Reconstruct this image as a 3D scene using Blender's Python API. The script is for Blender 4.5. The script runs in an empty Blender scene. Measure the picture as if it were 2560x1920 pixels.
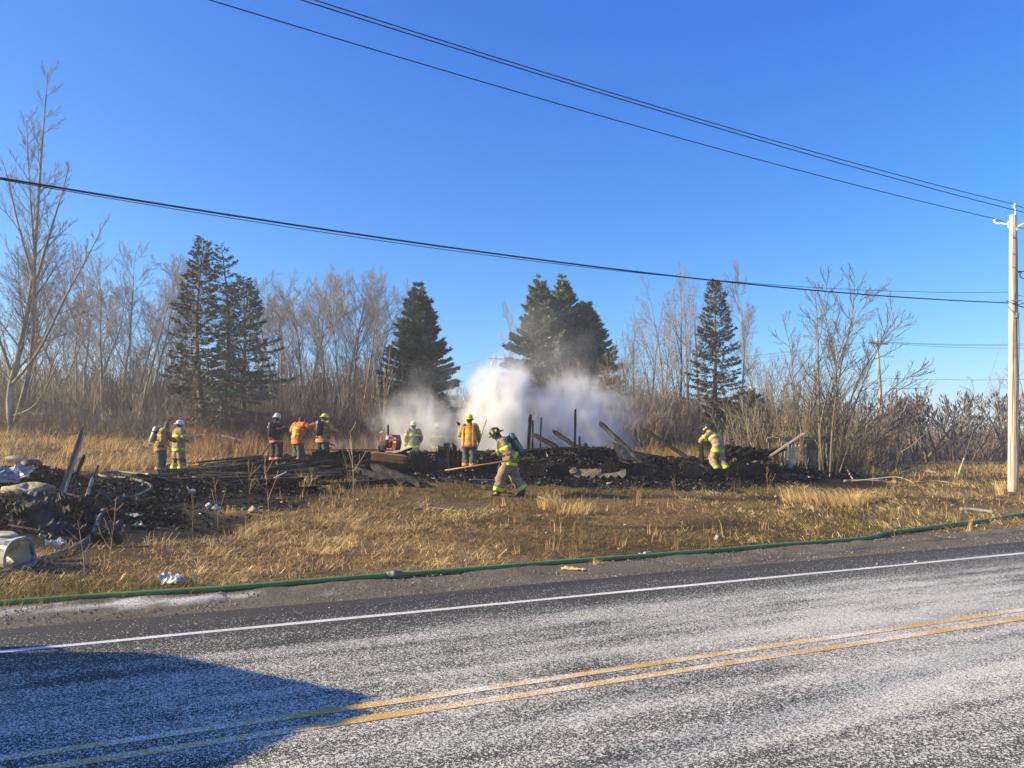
import bpy, bmesh, math, random
import numpy as np
from mathutils import Vector, Matrix

R = math.radians
rng = np.random.default_rng(7)
random.seed(7)
scene = bpy.context.scene
COL = scene.collection

# ------------------------------------------------------------------ camera, sky, sun, exposure
HC = 2.0                      # camera height above the road
F = 1923.0                    # focal length in photo pixels (photo 2560 wide)
HOR = 1105.0                  # row of the horizon in the photo
cam_d = bpy.data.cameras.new('camera')
cam = bpy.data.objects.new('camera', cam_d)
COL.objects.link(cam)
cam.location = (0, 0, HC)
cam.rotation_euler = (R(90), 0, 0)
cam_d.sensor_fit = 'HORIZONTAL'
cam_d.sensor_width = 36.0
cam_d.lens = 36.0 * F / 2560.0
cam_d.shift_y = (HOR - 960.0) / 2560.0
cam_d.clip_start = 0.1
cam_d.clip_end = 3000
scene.camera = cam

SUN_AZ = 84.0     # degrees from behind the camera towards the left
SUN_EL = 24.0
sx, sy, sz = (-math.sin(R(SUN_AZ)) * math.cos(R(SUN_EL)), -math.cos(R(SUN_AZ)) * math.cos(R(SUN_EL)), math.sin(R(SUN_EL)))
SUN_DIR = Vector((sx, sy, sz))

world = bpy.data.worlds.new('World')
scene.world = world
world.use_nodes = True
wn, wl = world.node_tree.nodes, world.node_tree.links
bg = wn['Background']
sky = wn.new('ShaderNodeTexSky')
sky.sky_type = 'NISHITA'
sky.sun_disc = False
sky.sun_elevation = R(SUN_EL)
sky.sun_rotation = math.atan2(sx, sy)
sky.altitude = 300
sky.air_density = 1.0
sky.dust_density = 0.3
sky.ozone_density = 2.5
sp = wn.new('ShaderNodeSeparateColor'); cb = wn.new('ShaderNodeCombineColor')   # the deep, clear blue of a phone camera's sky
wl.new(sky.outputs[0], sp.inputs[0])
for ch, (gain, power) in enumerate(((0.303, 1.67), (0.952, 1.13), (3.325, 0.58))):
    pw = wn.new('ShaderNodeMath'); pw.operation = 'POWER'; pw.inputs[1].default_value = power
    ml = wn.new('ShaderNodeMath'); ml.operation = 'MULTIPLY'; ml.inputs[1].default_value = gain
    wl.new(sp.outputs[ch], pw.inputs[0]); wl.new(pw.outputs[0], ml.inputs[0]); wl.new(ml.outputs[0], cb.inputs[ch])
wl.new(cb.outputs[0], bg.inputs[0])
bg.inputs[1].default_value = 0.0622

sun_d = bpy.data.lights.new('sun', 'SUN')
sun_d.energy = 5.0
sun_d.angle = R(0.53)
sun_d.color = (1.0, 0.82, 0.49)
sun = bpy.data.objects.new('sun', sun_d)
COL.objects.link(sun)
sun.rotation_euler = SUN_DIR.to_track_quat('Z', 'Y').to_euler()
sun.location = (-40, -20, 30)

scene.view_settings.view_transform = 'Standard'
scene.view_settings.look = 'None'
scene.view_settings.exposure = 1.05
scene.view_settings.gamma = 1.0
scene.view_settings.use_curve_mapping = False
scene.render.engine = 'CYCLES'
scene.cycles.use_denoising = True
scene.cycles.max_bounces = 8
scene.cycles.transparent_max_bounces = 16
scene.cycles.volume_bounces = 4
scene.cycles.volume_step_rate = 1.0
scene.cycles.volume_max_steps = 256

# ------------------------------------------------------------------ helpers: places
UX, UY = 0.9076, 0.4198       # along the road (to the right and away)
NX, NY = -0.4198, 0.9076      # across the road (away)
RANG = math.atan2(UY, UX)

def sstep(a, b, x):
    t = np.clip((np.asarray(x, float) - a) / (b - a), 0, 1)
    return t * t * (3 - 2 * t)

def vnoise(x, y, seed=0):
    """smooth value noise, -1..1"""
    x = np.asarray(x, float); y = np.asarray(y, float)
    xi = np.floor(x).astype(np.int64); yi = np.floor(y).astype(np.int64)
    fx = x - xi; fy = y - yi
    fx = fx * fx * (3 - 2 * fx); fy = fy * fy * (3 - 2 * fy)
    def h(a, b):
        n = (a * 374761393 + b * 668265263 + seed * 974634777) & 0xffffffff
        n = ((n ^ (n >> 13)) * 1274126177) & 0xffffffff
        return ((n ^ (n >> 16)) & 0xffff) / 32767.5 - 1
    return ((h(xi, yi) * (1 - fx) + h(xi + 1, yi) * fx) * (1 - fy)
            + (h(xi, yi + 1) * (1 - fx) + h(xi + 1, yi + 1) * fx) * fy)

def fbm(x, y, seed=0, oct=3):
    s = 0; a = 1
    for k in range(oct):
        s = s + a * vnoise(x * 2 ** k, y * 2 ** k, seed + k * 17)
        a *= 0.5
    return s / 1.75

_D = np.array([-500, 11.2, 14, 19, 24, 32, 38, 45, 60, 90, 140, 600])
_Z = np.array([-0.05, -0.02, 0.16, 0.55, 0.85, 1.05, 1.65, 2.45, 3.3, 3.9, 4.2, 5.0])

def bumps(x, y):
    d = NX * x + NY * y
    return sstep(11.3, 13.5, d) * (0.07 * fbm(x * 0.55, y * 0.55, 3) + 0.035 * fbm(x * 2.1, y * 2.1, 5, 2))

def terrain(x, y):
    x = np.asarray(x, float); y = np.asarray(y, float)
    d = NX * x + NY * y
    z = np.interp(d, _D, _Z)
    z = (z + np.interp(d - 1.2, _D, _Z) + np.interp(d + 1.2, _D, _Z)) / 3 * sstep(11.0, 12.5, d) + z * (1 - sstep(11.0, 12.5, d))
    w = sstep(8, 20, x - 0.12 * (y - 25)) * sstep(14, 24, d)
    z = z * (1 - w) + np.minimum(z, 0.55) * w
    return z + bumps(x, y)

# rubble heaps standing on the terrain: (x, y, rx, ry, height)
HEAPS = [(-6.2, 28.4, 4.2, 2.2, 0.38), (-1.2, 28.8, 4.2, 2.6, 0.55), (2.4, 28.3, 2.4, 2.0, 0.74), (6.2, 28.4, 4.2, 2.2, 0.42),
         (-9.6, 15.6, 2.4, 1.5, 0.22), (-12.4, 19.4, 1.6, 1.6, 0.45), (-10.2, 18.6, 2.4, 1.5, 0.28), (-8.1, 20.3, 2.7, 0.95, 0.26), (10.8, 29.2, 2.0, 1.2, 0.35)]

def heap(x, y):
    h = np.zeros_like(np.asarray(x, float) + np.asarray(y, float))
    for (a, b, rx, ry, hh) in HEAPS:
        q = np.sqrt(((x - a) / rx) ** 2 + ((y - b) / ry) ** 2)
        h = np.maximum(h, hh * sstep(1.25, 0.55, q))
    return h * (1 + 0.22 * fbm(x * 1.1, y * 1.1, 31))

def surf(x, y):
    return float(terrain(x, y) + heap(x, y))

def at(px, py, Y):
    """the point seen at photo pixel (px, py) at depth Y"""
    return Vector(((px - 1280.0) / F * Y, Y, HC - (py - HOR) / F * Y))

_YS = np.concatenate([np.arange(6, 40, 0.04), np.arange(40, 140, 0.2)])
def ground(px, py, s=None):
    """where the line of sight through a photo pixel meets the ground"""
    X = (px - 1280.0) / F * _YS; Z = HC - (py - HOR) / F * _YS
    S = terrain(X, _YS) + heap(X, _YS) if s is None else s(X, _YS)
    k = np.nonzero(Z <= S)[0]
    return at(px, py, float(_YS[k[0]] if len(k) else 140.0))

def on(px, Y, dz=0.0):
    x = (px - 1280.0) / F * Y
    return Vector((x, Y, surf(x, Y) + dz))

# ------------------------------------------------------------------ helpers: materials
MATS = {}
def mat(name, c1, c2=None, scale=8.0, rough=0.8, bump=0.0, bscale=None, metal=0.0, spec=0.4, detail=4.0, stretch=None,
        vary=0.0, attr=None, trans=None, contrast=(0.35, 0.65)):
    """principled material: two colours mixed by noise, optional bump, per-object variation, or colour from an attribute"""
    if name in MATS:
        return MATS[name]
    m = bpy.data.materials.new(name)
    m.use_nodes = True
    nt = m.node_tree; n = nt.nodes; l = nt.links
    b = n['Principled BSDF']
    b.inputs['Roughness'].default_value = rough
    b.inputs['Metallic'].default_value = metal
    b.inputs['Specular IOR Level'].default_value = spec
    tc = n.new('ShaderNodeTexCoord')
    vec = tc.outputs['Object']
    if stretch:
        mp = n.new('ShaderNodeMapping'); mp.inputs['Scale'].default_value = stretch
        l.new(vec, mp.inputs[0]); vec = mp.outputs[0]
    nz = n.new('ShaderNodeTexNoise'); nz.inputs['Scale'].default_value = scale; nz.inputs['Detail'].default_value = detail
    l.new(vec, nz.inputs['Vector'])
    rp = n.new('ShaderNodeValToRGB')
    rp.color_ramp.elements[0].position = contrast[0]; rp.color_ramp.elements[1].position = contrast[1]
    rp.color_ramp.elements[0].color = (*c1, 1); rp.color_ramp.elements[1].color = (*(c2 or c1), 1)
    l.new(nz.outputs['Fac'], rp.inputs[0])
    out = rp.outputs[0]
    if attr:
        at_ = n.new('ShaderNodeAttribute'); at_.attribute_name = attr
        mx = n.new('ShaderNodeMix'); mx.data_type = 'RGBA'; mx.blend_type = 'MULTIPLY'; mx.inputs[0].default_value = 1.0
        l.new(at_.outputs['Color'], mx.inputs[6]); l.new(out, mx.inputs[7]); out = mx.outputs[2]
    if vary:
        oi = n.new('ShaderNodeObjectInfo')
        mr = n.new('ShaderNodeMapRange'); mr.inputs[3].default_value = 1 - vary; mr.inputs[4].default_value = 1 + vary
        l.new(oi.outputs['Random'], mr.inputs[0])
        hv = n.new('ShaderNodeHueSaturation'); l.new(mr.outputs[0], hv.inputs['Value']); l.new(out, hv.inputs['Color']); out = hv.outputs[0]
    l.new(out, b.inputs['Base Color'])
    if bump:
        nb = n.new('ShaderNodeTexNoise'); nb.inputs['Scale'].default_value = bscale or scale * 3; nb.inputs['Detail'].default_value = 6
        l.new(vec, nb.inputs['Vector'])
        bp = n.new('ShaderNodeBump'); bp.inputs['Strength'].default_value = bump; bp.inputs['Distance'].default_value = 0.02
        l.new(nb.outputs['Fac'], bp.inputs['Height']); l.new(bp.outputs[0], b.inputs['Normal'])
    if trans:
        tr = n.new('ShaderNodeBsdfTranslucent'); l.new(out, tr.inputs[0])
        ms = n.new('ShaderNodeMixShader'); ms.inputs[0].default_value = trans
        l.new(b.outputs[0], ms.inputs[1]); l.new(tr.outputs[0], ms.inputs[2])
        l.new(ms.outputs[0], n['Material Output'].inputs[0])
    MATS[name] = m
    return m

# ------------------------------------------------------------------ helpers: meshes and objects
def mesh_np(name, V, Fc, mats, col=None, smooth=False, midx=None):
    """mesh from numpy arrays; Fc is (m,3) or (m,4); col is one colour per vertex"""
    me = bpy.data.meshes.new(name)
    V = np.asarray(V, np.float32); Fc = np.asarray(Fc, np.int32)
    m, k = Fc.shape
    me.vertices.add(len(V)); me.vertices.foreach_set('co', V.ravel())
    me.loops.add(m * k); me.loops.foreach_set('vertex_index', Fc.ravel())
    me.polygons.add(m)
    me.polygons.foreach_set('loop_start', np.arange(0, m * k, k, dtype=np.int32))
    me.polygons.foreach_set('loop_total', np.full(m, k, np.int32))
    me.polygons.foreach_set('use_smooth', np.full(m, bool(smooth)))
    for x in (mats if isinstance(mats, (list, tuple)) else [mats]):
        me.materials.append(x)
    if midx is not None:
        me.polygons.foreach_set('material_index', np.asarray(midx, np.int32))
    me.update(calc_edges=True)
    if col is not None:
        a = me.color_attributes.new('col', 'FLOAT_COLOR', 'POINT')
        c = np.ones((len(V), 4), np.float32); c[:, :3] = col
        a.data.foreach_set('color', c.ravel())
    return me

def link(name, me, parent=None, loc=None, rot=None, scale=None):
    o = bpy.data.objects.new(name, me)
    COL.objects.link(o)
    if parent is not None:
        o.parent = parent
    if loc is not None: o.location = loc
    if rot is not None: o.rotation_euler = rot
    if scale is not None: o.scale = scale if hasattr(scale, '__len__') else (scale,) * 3
    return o

def tag(o, label, cat, group=None):
    o['label'] = label; o['category'] = cat
    if group: o['group'] = group
    return o

def kind(o, k, label=None):
    o['kind'] = k
    if label: o['label'] = label
    return o

def thing(name, label, cat, loc=(0, 0, 0), rz=0.0, group=None, rot=None, scale=None):
    o = bpy.data.objects.new(name, None)
    COL.objects.link(o)
    o.empty_display_size = 0.2
    o.location = loc
    o.rotation_euler = rot if rot is not None else (0, 0, rz)
    if scale: o.scale = (scale,) * 3
    return tag(o, label, cat, group)

def copy_tree(root, loc, rz=0.0, scale=1.0, label=None, group=None):
    r = root.copy(); COL.objects.link(r)
    r.location = loc; r.rotation_euler = (root.rotation_euler.x, root.rotation_euler.y, rz); r.scale = (scale,) * 3
    if label: r['label'] = label
    if group: r['group'] = group
    for ch in list(root.children):
        c = ch.copy(); COL.objects.link(c); c.parent = r
        for g in list(ch.children):
            d = g.copy(); COL.objects.link(d); d.parent = c
    return r

class MB:
    """collects shapes into one mesh"""
    def __init__(s):
        s.v = []; s.f = []; s.m = []
    def add(s, verts, faces, m=0):
        k = len(s.v)
        s.v.extend([tuple(p) for p in verts])
        s.f.extend([tuple(i + k for i in f) for f in faces])
        s.m.extend([m] * len(faces))
        return s
    def box(s, c, size, rot=None, m=0, taper=None):
        hx, hy, hz = size[0] / 2, size[1] / 2, size[2] / 2
        vs = []
        for z in (-1, 1):
            k = (taper if taper and z > 0 else 1.0)
            for (x, y) in ((-1, -1), (1, -1), (1, 1), (-1, 1)):
                vs.append(Vector((x * hx * k, y * hy * k, z * hz)))
        if rot is not None:
            M_ = rot if isinstance(rot, Matrix) else Matrix.Rotation(rot, 3, 'Z')
            vs = [M_ @ v for v in vs]
        c = Vector(c)
        return s.add([v + c for v in vs], [(3, 2, 1, 0), (4, 5, 6, 7), (0, 1, 5, 4), (1, 2, 6, 5), (2, 3, 7, 6), (3, 0, 4, 7)], m)
    def tube(s, pts, rad, n=8, m=0, cap=True, sq=None, up=None, phase=0.0):
        """swept tube; rad is a number or one per point; sq=(a,b) squashes the section"""
        pts = [Vector(p) for p in pts]
        if not hasattr(rad, '__len__'): rad = [rad] * len(pts)
        t0 = (pts[1] - pts[0]).normalized()
        a = Vector(up) if up is not None else (Vector((0, 0, 1)) if abs(t0.z) < 0.9 else Vector((0, 1, 0)))
        rings = []
        side = t0.cross(a).normalized()
        for i, p in enumerate(pts):
            t = (pts[min(i + 1, len(pts) - 1)] - pts[max(i - 1, 0)])
            t = t.normalized() if t.length > 1e-9 else t0
            side = (side - t * side.dot(t))
            side = side.normalized() if side.length > 1e-6 else t.orthogonal().normalized()
            b = t.cross(side)
            r = rad[i]
            rr = (r, r) if not hasattr(r, '__len__') else r
            if sq: rr = (rr[0] * sq[0], rr[1] * sq[1])
            rings.append([p + side * (math.cos(2 * math.pi * k / n + phase) * rr[0]) + b * (math.sin(2 * math.pi * k / n + phase) * rr[1]) for k in range(n)])
        vs = [v for r_ in rings for v in r_]
        fs = []
        for i in range(len(pts) - 1):
            for k in range(n):
                k2 = (k + 1) % n
                fs.append((i * n + k, i * n + k2, (i + 1) * n + k2, (i + 1) * n + k))
        if cap:
            fs.append(tuple(range(n - 1, -1, -1)))
            fs.append(tuple((len(pts) - 1) * n + k for k in range(n)))
        return s.add(vs, fs, m)
    def lathe(s, prof, n=16, c=(0, 0, 0), rot=None, m=0, sx=1.0, sy=1.0):
        """profile of (r, z) turned about z"""
        vs = []
        for (r, z) in prof:
            for k in range(n):
                a = 2 * math.pi * k / n
                vs.append(Vector((r * math.cos(a) * sx, r * math.sin(a) * sy, z)))
        if rot is not None: vs = [rot @ v for v in vs]
        c = Vector(c)
        fs = []
        for i in range(len(prof) - 1):
            for k in range(n):
                k2 = (k + 1) % n
                fs.append((i * n + k, i * n + k2, (i + 1) * n + k2, (i + 1) * n + k))
        fs.append(tuple(range(n - 1, -1, -1)))
        fs.append(tuple((len(prof) - 1) * n + k for k in range(n)))
        return s.add([v + c for v in vs], fs, m)
    def mesh(s, name, mats, smooth=False):
        me = bpy.data.meshes.new(name)
        me.from_pydata(s.v, [], s.f)
        for x in (mats if isinstance(mats, (list, tuple)) else [mats]):
            me.materials.append(x)
        me.polygons.foreach_set('material_index', np.array(s.m, np.int32))
        me.polygons.foreach_set('use_smooth', np.full(len(s.f), bool(smooth)))
        me.update()
        return me
    def build(s, name, mats, parent=None, smooth=False, loc=None, rot=None):
        return link(name, s.mesh(name, mats, smooth), parent, loc, rot)

def grid_mesh(xs, ys, zf):
    X, Y = np.meshgrid(xs, ys)
    Z = zf(X, Y)
    V = np.stack([X.ravel(), Y.ravel(), Z.ravel()], 1)
    nx, ny = len(xs), len(ys)
    i = np.arange(nx - 1)[None, :] + np.arange(ny - 1)[:, None] * nx
    i = i.ravel()
    return V, np.stack([i, i + 1, i + 1 + nx, i + nx], 1)

# ------------------------------------------------------------------ the ground
def axis(lo, a, b, hi, step):
    mid = np.arange(a, b + step / 2, step)
    def out(start, end, sgn):
        r = []; s_ = step; x = start
        while sgn * (end - x) > 0:
            s_ *= 1.22; x += sgn * s_; r.append(x)
        return r
    return np.array(sorted(out(a, lo, -1)) + list(mid) + out(b, hi, 1))

def ground_colour(x, y):
    d = NX * x + NY * y
    n1 = fbm(x * 0.35, y * 0.35, 11); n2 = fbm(x * 1.3, y * 1.3, 12)
    straw = np.array([0.24, 0.155, 0.065]); earth = np.array([0.075, 0.047, 0.024]); green = np.array([0.10, 0.088, 0.028])
    t = sstep(-0.5, 0.6, n1 + 0.4 * n2)[..., None]
    g = (sstep(-0.1, 0.6, fbm(x * 0.22 + 9, y * 0.22, 13)) * sstep(-7, 4, x) * sstep(30, 22, d))[..., None]
    c = earth * (1 - t) + straw * t
    c = c * (1 - 0.6 * g) + green * 0.6 * g
    lane = (sstep(10.3, 12.0, d))[..., None]
    c = np.array([0.13, 0.115, 0.1]) * (1 - lane) + c * lane
    dk = (sstep(15.5, 18, y) * sstep(26, 23, y) * sstep(-6, -2, x) * sstep(12, 7, x) * (0.55 + 0.45 * fbm(x * 0.6, y * 0.9, 15)))[..., None]
    c = c * (1 - 0.55 * np.clip(dk, 0, 1))
    shd = shade_streak(x, y)[..., None]
    c = c * (1 - shd) + np.array([0.035, 0.024, 0.015]) * shd  # long cast shadows painted into the ground colour as dark streaks
    # soot and ash trodden into the soil round the burnt places
    s = soot(x, y)[..., None]
    c = c * (1 - s) + np.array([0.014, 0.012, 0.011]) * s
    return c

def shade_streak(x, y):
    """two long shadows across the turf, painted as dark streaks in the ground colour"""
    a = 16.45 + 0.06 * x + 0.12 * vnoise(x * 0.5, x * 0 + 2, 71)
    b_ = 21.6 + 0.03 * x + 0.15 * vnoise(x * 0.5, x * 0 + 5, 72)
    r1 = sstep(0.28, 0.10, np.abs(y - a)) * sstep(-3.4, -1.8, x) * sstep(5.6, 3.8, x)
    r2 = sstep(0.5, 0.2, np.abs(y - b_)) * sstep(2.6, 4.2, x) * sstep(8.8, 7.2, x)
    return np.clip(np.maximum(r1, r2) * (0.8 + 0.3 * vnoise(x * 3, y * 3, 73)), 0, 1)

SOOT = [(-9.3, 15.4, 3.9, 2.9), (-7.9, 13.8, 1.6, 1.1), (-9.8, 13.2, 2.4, 1.3), (-7.2, 18.2, 2.6, 1.6), (-6, 26.3, 5.4, 2.8), (0, 26.6, 5.6, 3.6), (5, 27.2, 5.4, 3.8), (9.5, 27.4, 4.2, 2.6), (-11.6, 18.6, 4.0, 3.1), (-8.0, 19.9, 3.4, 1.7), (-12.5, 23.2, 4.6, 1.5), (-11.5, 15.6, 1.8, 1.1)]
def soot(x, y):
    s = np.zeros_like(np.asarray(x, float))
    for (a, b, rx, ry) in SOOT:
        q = np.sqrt(((x - a) / rx) ** 2 + ((y - b) / ry) ** 2) + 0.28 * fbm(x * 0.9, y * 0.9, 21)
        s = np.maximum(s, sstep(1.2, 0.7, q))
    return np.clip(s * (1.15 + 0.3 * fbm(x * 2.2, y * 2.2, 22)), 0, 0.985)

xs = axis(-420, -26, 26, 420, 0.22)
ys = axis(-140, 8, 36, 520, 0.22)
gV, gF = grid_mesh(xs, ys, lambda x, y: terrain(x, y) + heap(x, y))
m_ground = mat('soil_and_thatch', (0.55, 0.55, 0.55), (1.35, 1.3, 1.2), scale=7, rough=0.95, bump=0.9, bscale=22, attr='col', spec=0.15, contrast=(0.3, 0.7))
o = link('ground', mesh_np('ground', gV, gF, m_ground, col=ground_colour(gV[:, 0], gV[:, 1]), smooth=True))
kind(o, 'structure', 'rough field of dry grass and sooty soil beside the road')

# ------------------------------------------------------------------ the road, in its own frame: x along, y across
def road_material():
    m = bpy.data.materials.new('asphalt_with_salt'); m.use_nodes = True
    nt = m.node_tree; n = nt.nodes; l = nt.links; b = n['Principled BSDF']
    b.inputs['Roughness'].default_value = 0.85; b.inputs['Specular IOR Level'].default_value = 0.25
    tc = n.new('ShaderNodeTexCoord'); ob = tc.outputs['Object']
    sep = n.new('ShaderNodeSeparateXYZ'); l.new(ob, sep.inputs[0])
    def math_(op, a, c=None, clamp=False):
        q = n.new('ShaderNodeMath'); q.operation = op; q.use_clamp = clamp
        for i, v in enumerate((a, c)):
            if v is None: continue
            if isinstance(v, (int, float)): q.inputs[i].default_value = v
            else: l.new(v, q.inputs[i])
        return q.outputs[0]
    def noise(scale, det=3, stretch=None, out='Fac'):
        v = ob
        if stretch:
            mp = n.new('ShaderNodeMapping'); mp.inputs['Scale'].default_value = stretch; l.new(ob, mp.inputs[0]); v = mp.outputs[0]
        q = n.new('ShaderNodeTexNoise'); q.inputs['Scale'].default_value = scale; q.inputs['Detail'].default_value = det; l.new(v, q.inputs['Vector'])
        return q.outputs[out]
    def curve(v, pts):
        q = n.new('ShaderNodeFloatCurve'); c = q.mapping.curves[0]
        for i, p in enumerate(pts):
            if i < 2: c.points[i].location = p
            else: c.points.new(*p)
        q.mapping.update(); l.new(v, q.inputs['Value']); return q.outputs[0]
    # how thickly the salt lies: little at the edge line, more in the lane, tyre tracks swept thinner
    yn = math_('DIVIDE', sep.outputs['Y'], 10.0)
    across = curve(yn, [(0, 0.5), (1, 0.0), (0.30, 0.55), (0.45, 0.55), (0.56, 0.46), (0.62, 0.66), (0.68, 0.50), (0.74, 0.52), (0.80, 0.26), (0.845, 0.10), (0.875, 0.075), (0.915, 0.05), (0.96, 0.015)])
    xr = n.new('ShaderNodeMapRange'); xr.inputs[1].default_value = -3; xr.inputs[2].default_value = 11; xr.inputs[3].default_value = 0.62; xr.inputs[4].default_value = 1.35
    l.new(sep.outputs['X'], xr.inputs[0])
    big = noise(0.55, 3, (0.35, 1.0, 1.0)); mid = noise(2.6, 4, (0.4, 1.0, 1.0))
    streak = noise(1.0, 4, (0.10, 3.2, 1.0))
    patch = math_('ADD', math_('ADD', math_('MULTIPLY', big, 2.4), math_('MULTIPLY', mid, 1.2)), math_('MULTIPLY', math_('SUBTRACT', streak, 0.3), 2.0))       # about 1.2 mean
    dens = math_('MULTIPLY', math_('MULTIPLY', across, xr.outputs[0]), math_('MULTIPLY', math_('SUBTRACT', patch, 1.46), 1.32))
    # grains: one random value per cell, shown where it falls under the density
    def grains(scale, size):
        v = n.new('ShaderNodeTexVoronoi'); v.voronoi_dimensions = '2D'; v.inputs['Scale'].default_value = scale; v.inputs['Randomness'].default_value = 1.0
        wob = n.new('ShaderNodeVectorMath'); wob.operation = 'ADD'
        ws = n.new('ShaderNodeVectorMath'); ws.operation = 'SCALE'; ws.inputs['Scale'].default_value = 0.35 / scale
        l.new(noise(scale * 2.2, 2, None, 'Color'), ws.inputs[0]); l.new(ob, wob.inputs[0]); l.new(ws.outputs[0], wob.inputs[1])
        l.new(wob.outputs[0], v.inputs['Vector'])
        c = n.new('ShaderNodeSeparateColor'); l.new(v.outputs['Color'], c.inputs[0])
        pres = math_('LESS_THAN', c.outputs[0], dens)
        rad = math_('MULTIPLY', math_('ADD', c.outputs[1], 0.35), size)
        inside = math_('LESS_THAN', v.outputs['Distance'], rad)
        return math_('MULTIPLY', pres, inside)
    g = math_('MAXIMUM', grains(62, 0.50), grains(115, 0.46))
    dust = math_('MULTIPLY', math_('MULTIPLY', dens, noise(9, 6)), 0.20)
    salt = math_('MAXIMUM', math_('MULTIPLY', g, 0.92), dust, True)
    # bare asphalt: bluish grey, wheel paths, fine aggregate
    ra = n.new('ShaderNodeValToRGB'); ra.color_ramp.elements[0].position = 0.35; ra.color_ramp.elements[1].position = 0.7
    ra.color_ramp.elements[0].color = (0.033, 0.0315, 0.029, 1); ra.color_ramp.elements[1].color = (0.060, 0.057, 0.053, 1)
    l.new(noise(95, 3), ra.inputs[0])
    # worn yellow and white paint
    def band(centre, half):
        return math_('LESS_THAN', math_('ABSOLUTE', math_('SUBTRACT', sep.outputs['Y'], centre)), half)
    wear = math_('GREATER_THAN', noise(70, 4), 0.36)
    mixa = n.new('ShaderNodeMix'); mixa.data_type = 'RGBA'
    l.new(salt, mixa.inputs[0]); l.new(ra.outputs[0], mixa.inputs[6]); mixa.inputs[7].default_value = (0.75, 0.71, 0.595, 1)
    l.new(mixa.outputs[2], b.inputs['Base Color'])
    bp = n.new('ShaderNodeBump'); bp.inputs['Strength'].default_value = 0.5; bp.inputs['Distance'].default_value = 0.006
    h = math_('ADD', math_('MULTIPLY', noise(120, 3), 0.5), math_('MULTIPLY', g, 0.8))
    l.new(h, bp.inputs['Height']); l.new(bp.outputs[0], b.inputs['Normal'])
    return m, (nt, n, l, b, mixa, ra)

m_road, _ = road_material()
rx = np.concatenate([np.linspace(-260, -20, 25), np.linspace(-19, 60, 80), np.linspace(62, 300, 25)])
ry_ = np.array([1.4, 1.5, 3, 5.6, 7, 8.6, 9.3, 9.60, 9.68, 9.73, 9.76])
X, Y = np.meshgrid(rx, ry_)
Z = 0.012 * np.sin((Y - 1.5) / 8.2 * np.pi) * 0 + np.where(Y > 9.70, np.where(Y > 9.74, -0.04, -0.006), 0.0)
Y = Y + np.where(Y > 9.55, 0.05 * vnoise(X * 1.6, X * 0 + 3.3, 4) + 0.03 * vnoise(X * 6.0, X * 0 + 1.3, 6), 0)
V = np.stack([X.ravel(), Y.ravel(), Z.ravel()], 1)
i = (np.arange(len(rx) - 1)[None, :] + np.arange(len(ry_) - 1)[:, None] * len(rx)).ravel()
road = link('road', mesh_np('road', V, np.stack([i, i + 1, i + 1 + len(rx), i + len(rx)], 1), m_road), rot=(0, 0, RANG))
kind(road, 'structure', 'two lane asphalt road strewn with white salt')

def paint_material(name, c1, c2, cover):
    m = bpy.data.materials.new(name); m.use_nodes = True
    nt = m.node_tree; n = nt.nodes; l = nt.links; b = n['Principled BSDF']; b.inputs['Roughness'].default_value = 0.7
    tc = n.new('ShaderNodeTexCoord')
    a = n.new('ShaderNodeTexNoise'); a.inputs['Scale'].default_value = 75; a.inputs['Detail'].default_value = 3; l.new(tc.outputs['Object'], a.inputs[0])
    w = n.new('ShaderNodeTexNoise'); w.inputs['Scale'].default_value = 1.1; w.inputs['Detail'].default_value = 3; l.new(tc.outputs['Object'], w.inputs[0])
    s = n.new('ShaderNodeMath'); s.operation = 'MULTIPLY_ADD'; s.inputs[1].default_value = 0.55; l.new(w.outputs[0], s.inputs[0]); l.new(a.outputs[0], s.inputs[2])
    r = n.new('ShaderNodeValToRGB'); r.color_ramp.elements[0].position = cover - 0.03; r.color_ramp.elements[1].position = cover + 0.03
    r.color_ramp.elements[0].color = (*c1, 1); r.color_ramp.elements[1].color = (0.83, 0.82, 0.79, 1)
    l.new(s.outputs[0], r.inputs[0])
    q = n.new('ShaderNodeTexNoise'); q.inputs['Scale'].default_value = 38; q.inputs['Detail'].default_value = 5; l.new(tc.outputs['Object'], q.inputs[0])
    r2 = n.new('ShaderNodeValToRGB'); r2.color_ramp.elements[0].position = 0.3; r2.color_ramp.elements[1].position = 0.45
    r2.color_ramp.elements[0].color = (*c2, 1); r2.color_ramp.elements[1].color = (1, 1, 1, 1); l.new(q.outputs[0], r2.inputs[0])
    mx = n.new('ShaderNodeMix'); mx.data_type = 'RGBA'; mx.blend_type = 'MULTIPLY'; mx.inputs[0].default_value = 1; l.new(r.outputs[0], mx.inputs[6]); l.new(r2.outputs[0], mx.inputs[7])
    l.new(mx.outputs[2], b.inputs['Base Color'])
    return m

def road_line(name, d, w, m, label):
    k = 240
    x = np.linspace(-60, 140, k)
    e = 0.008
    y0 = d - w / 2 + e * vnoise(x * 9, x * 0, 5); y1 = d + w / 2 + e * vnoise(x * 9, x * 0 + 4, 7)
    V = np.concatenate([np.stack([x, y0, x * 0 + 0.004], 1), np.stack([x, y1, x * 0 + 0.004], 1)])
    i = np.arange(k - 1)
    o = link(name, mesh_np(name, V, np.stack([i, i + 1, i + 1 + k, i + k], 1), m), rot=(0, 0, RANG))
    return kind(o, 'structure', label)
m_yel = paint_material('worn_yellow_paint', (0.55, 0.32, 0.055), (0.66, 0.62, 0.60), 0.83)
m_whi = paint_material('worn_white_paint', (0.60, 0.60, 0.57), (0.55, 0.55, 0.56), 0.86)
road_line('road_edge_line', 8.69, 0.105, m_whi, 'white painted line along the edge of the road')
road_line('road_centre_line', 5.755, 0.105, m_yel, 'far stripe of the double yellow centre line')
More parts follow.
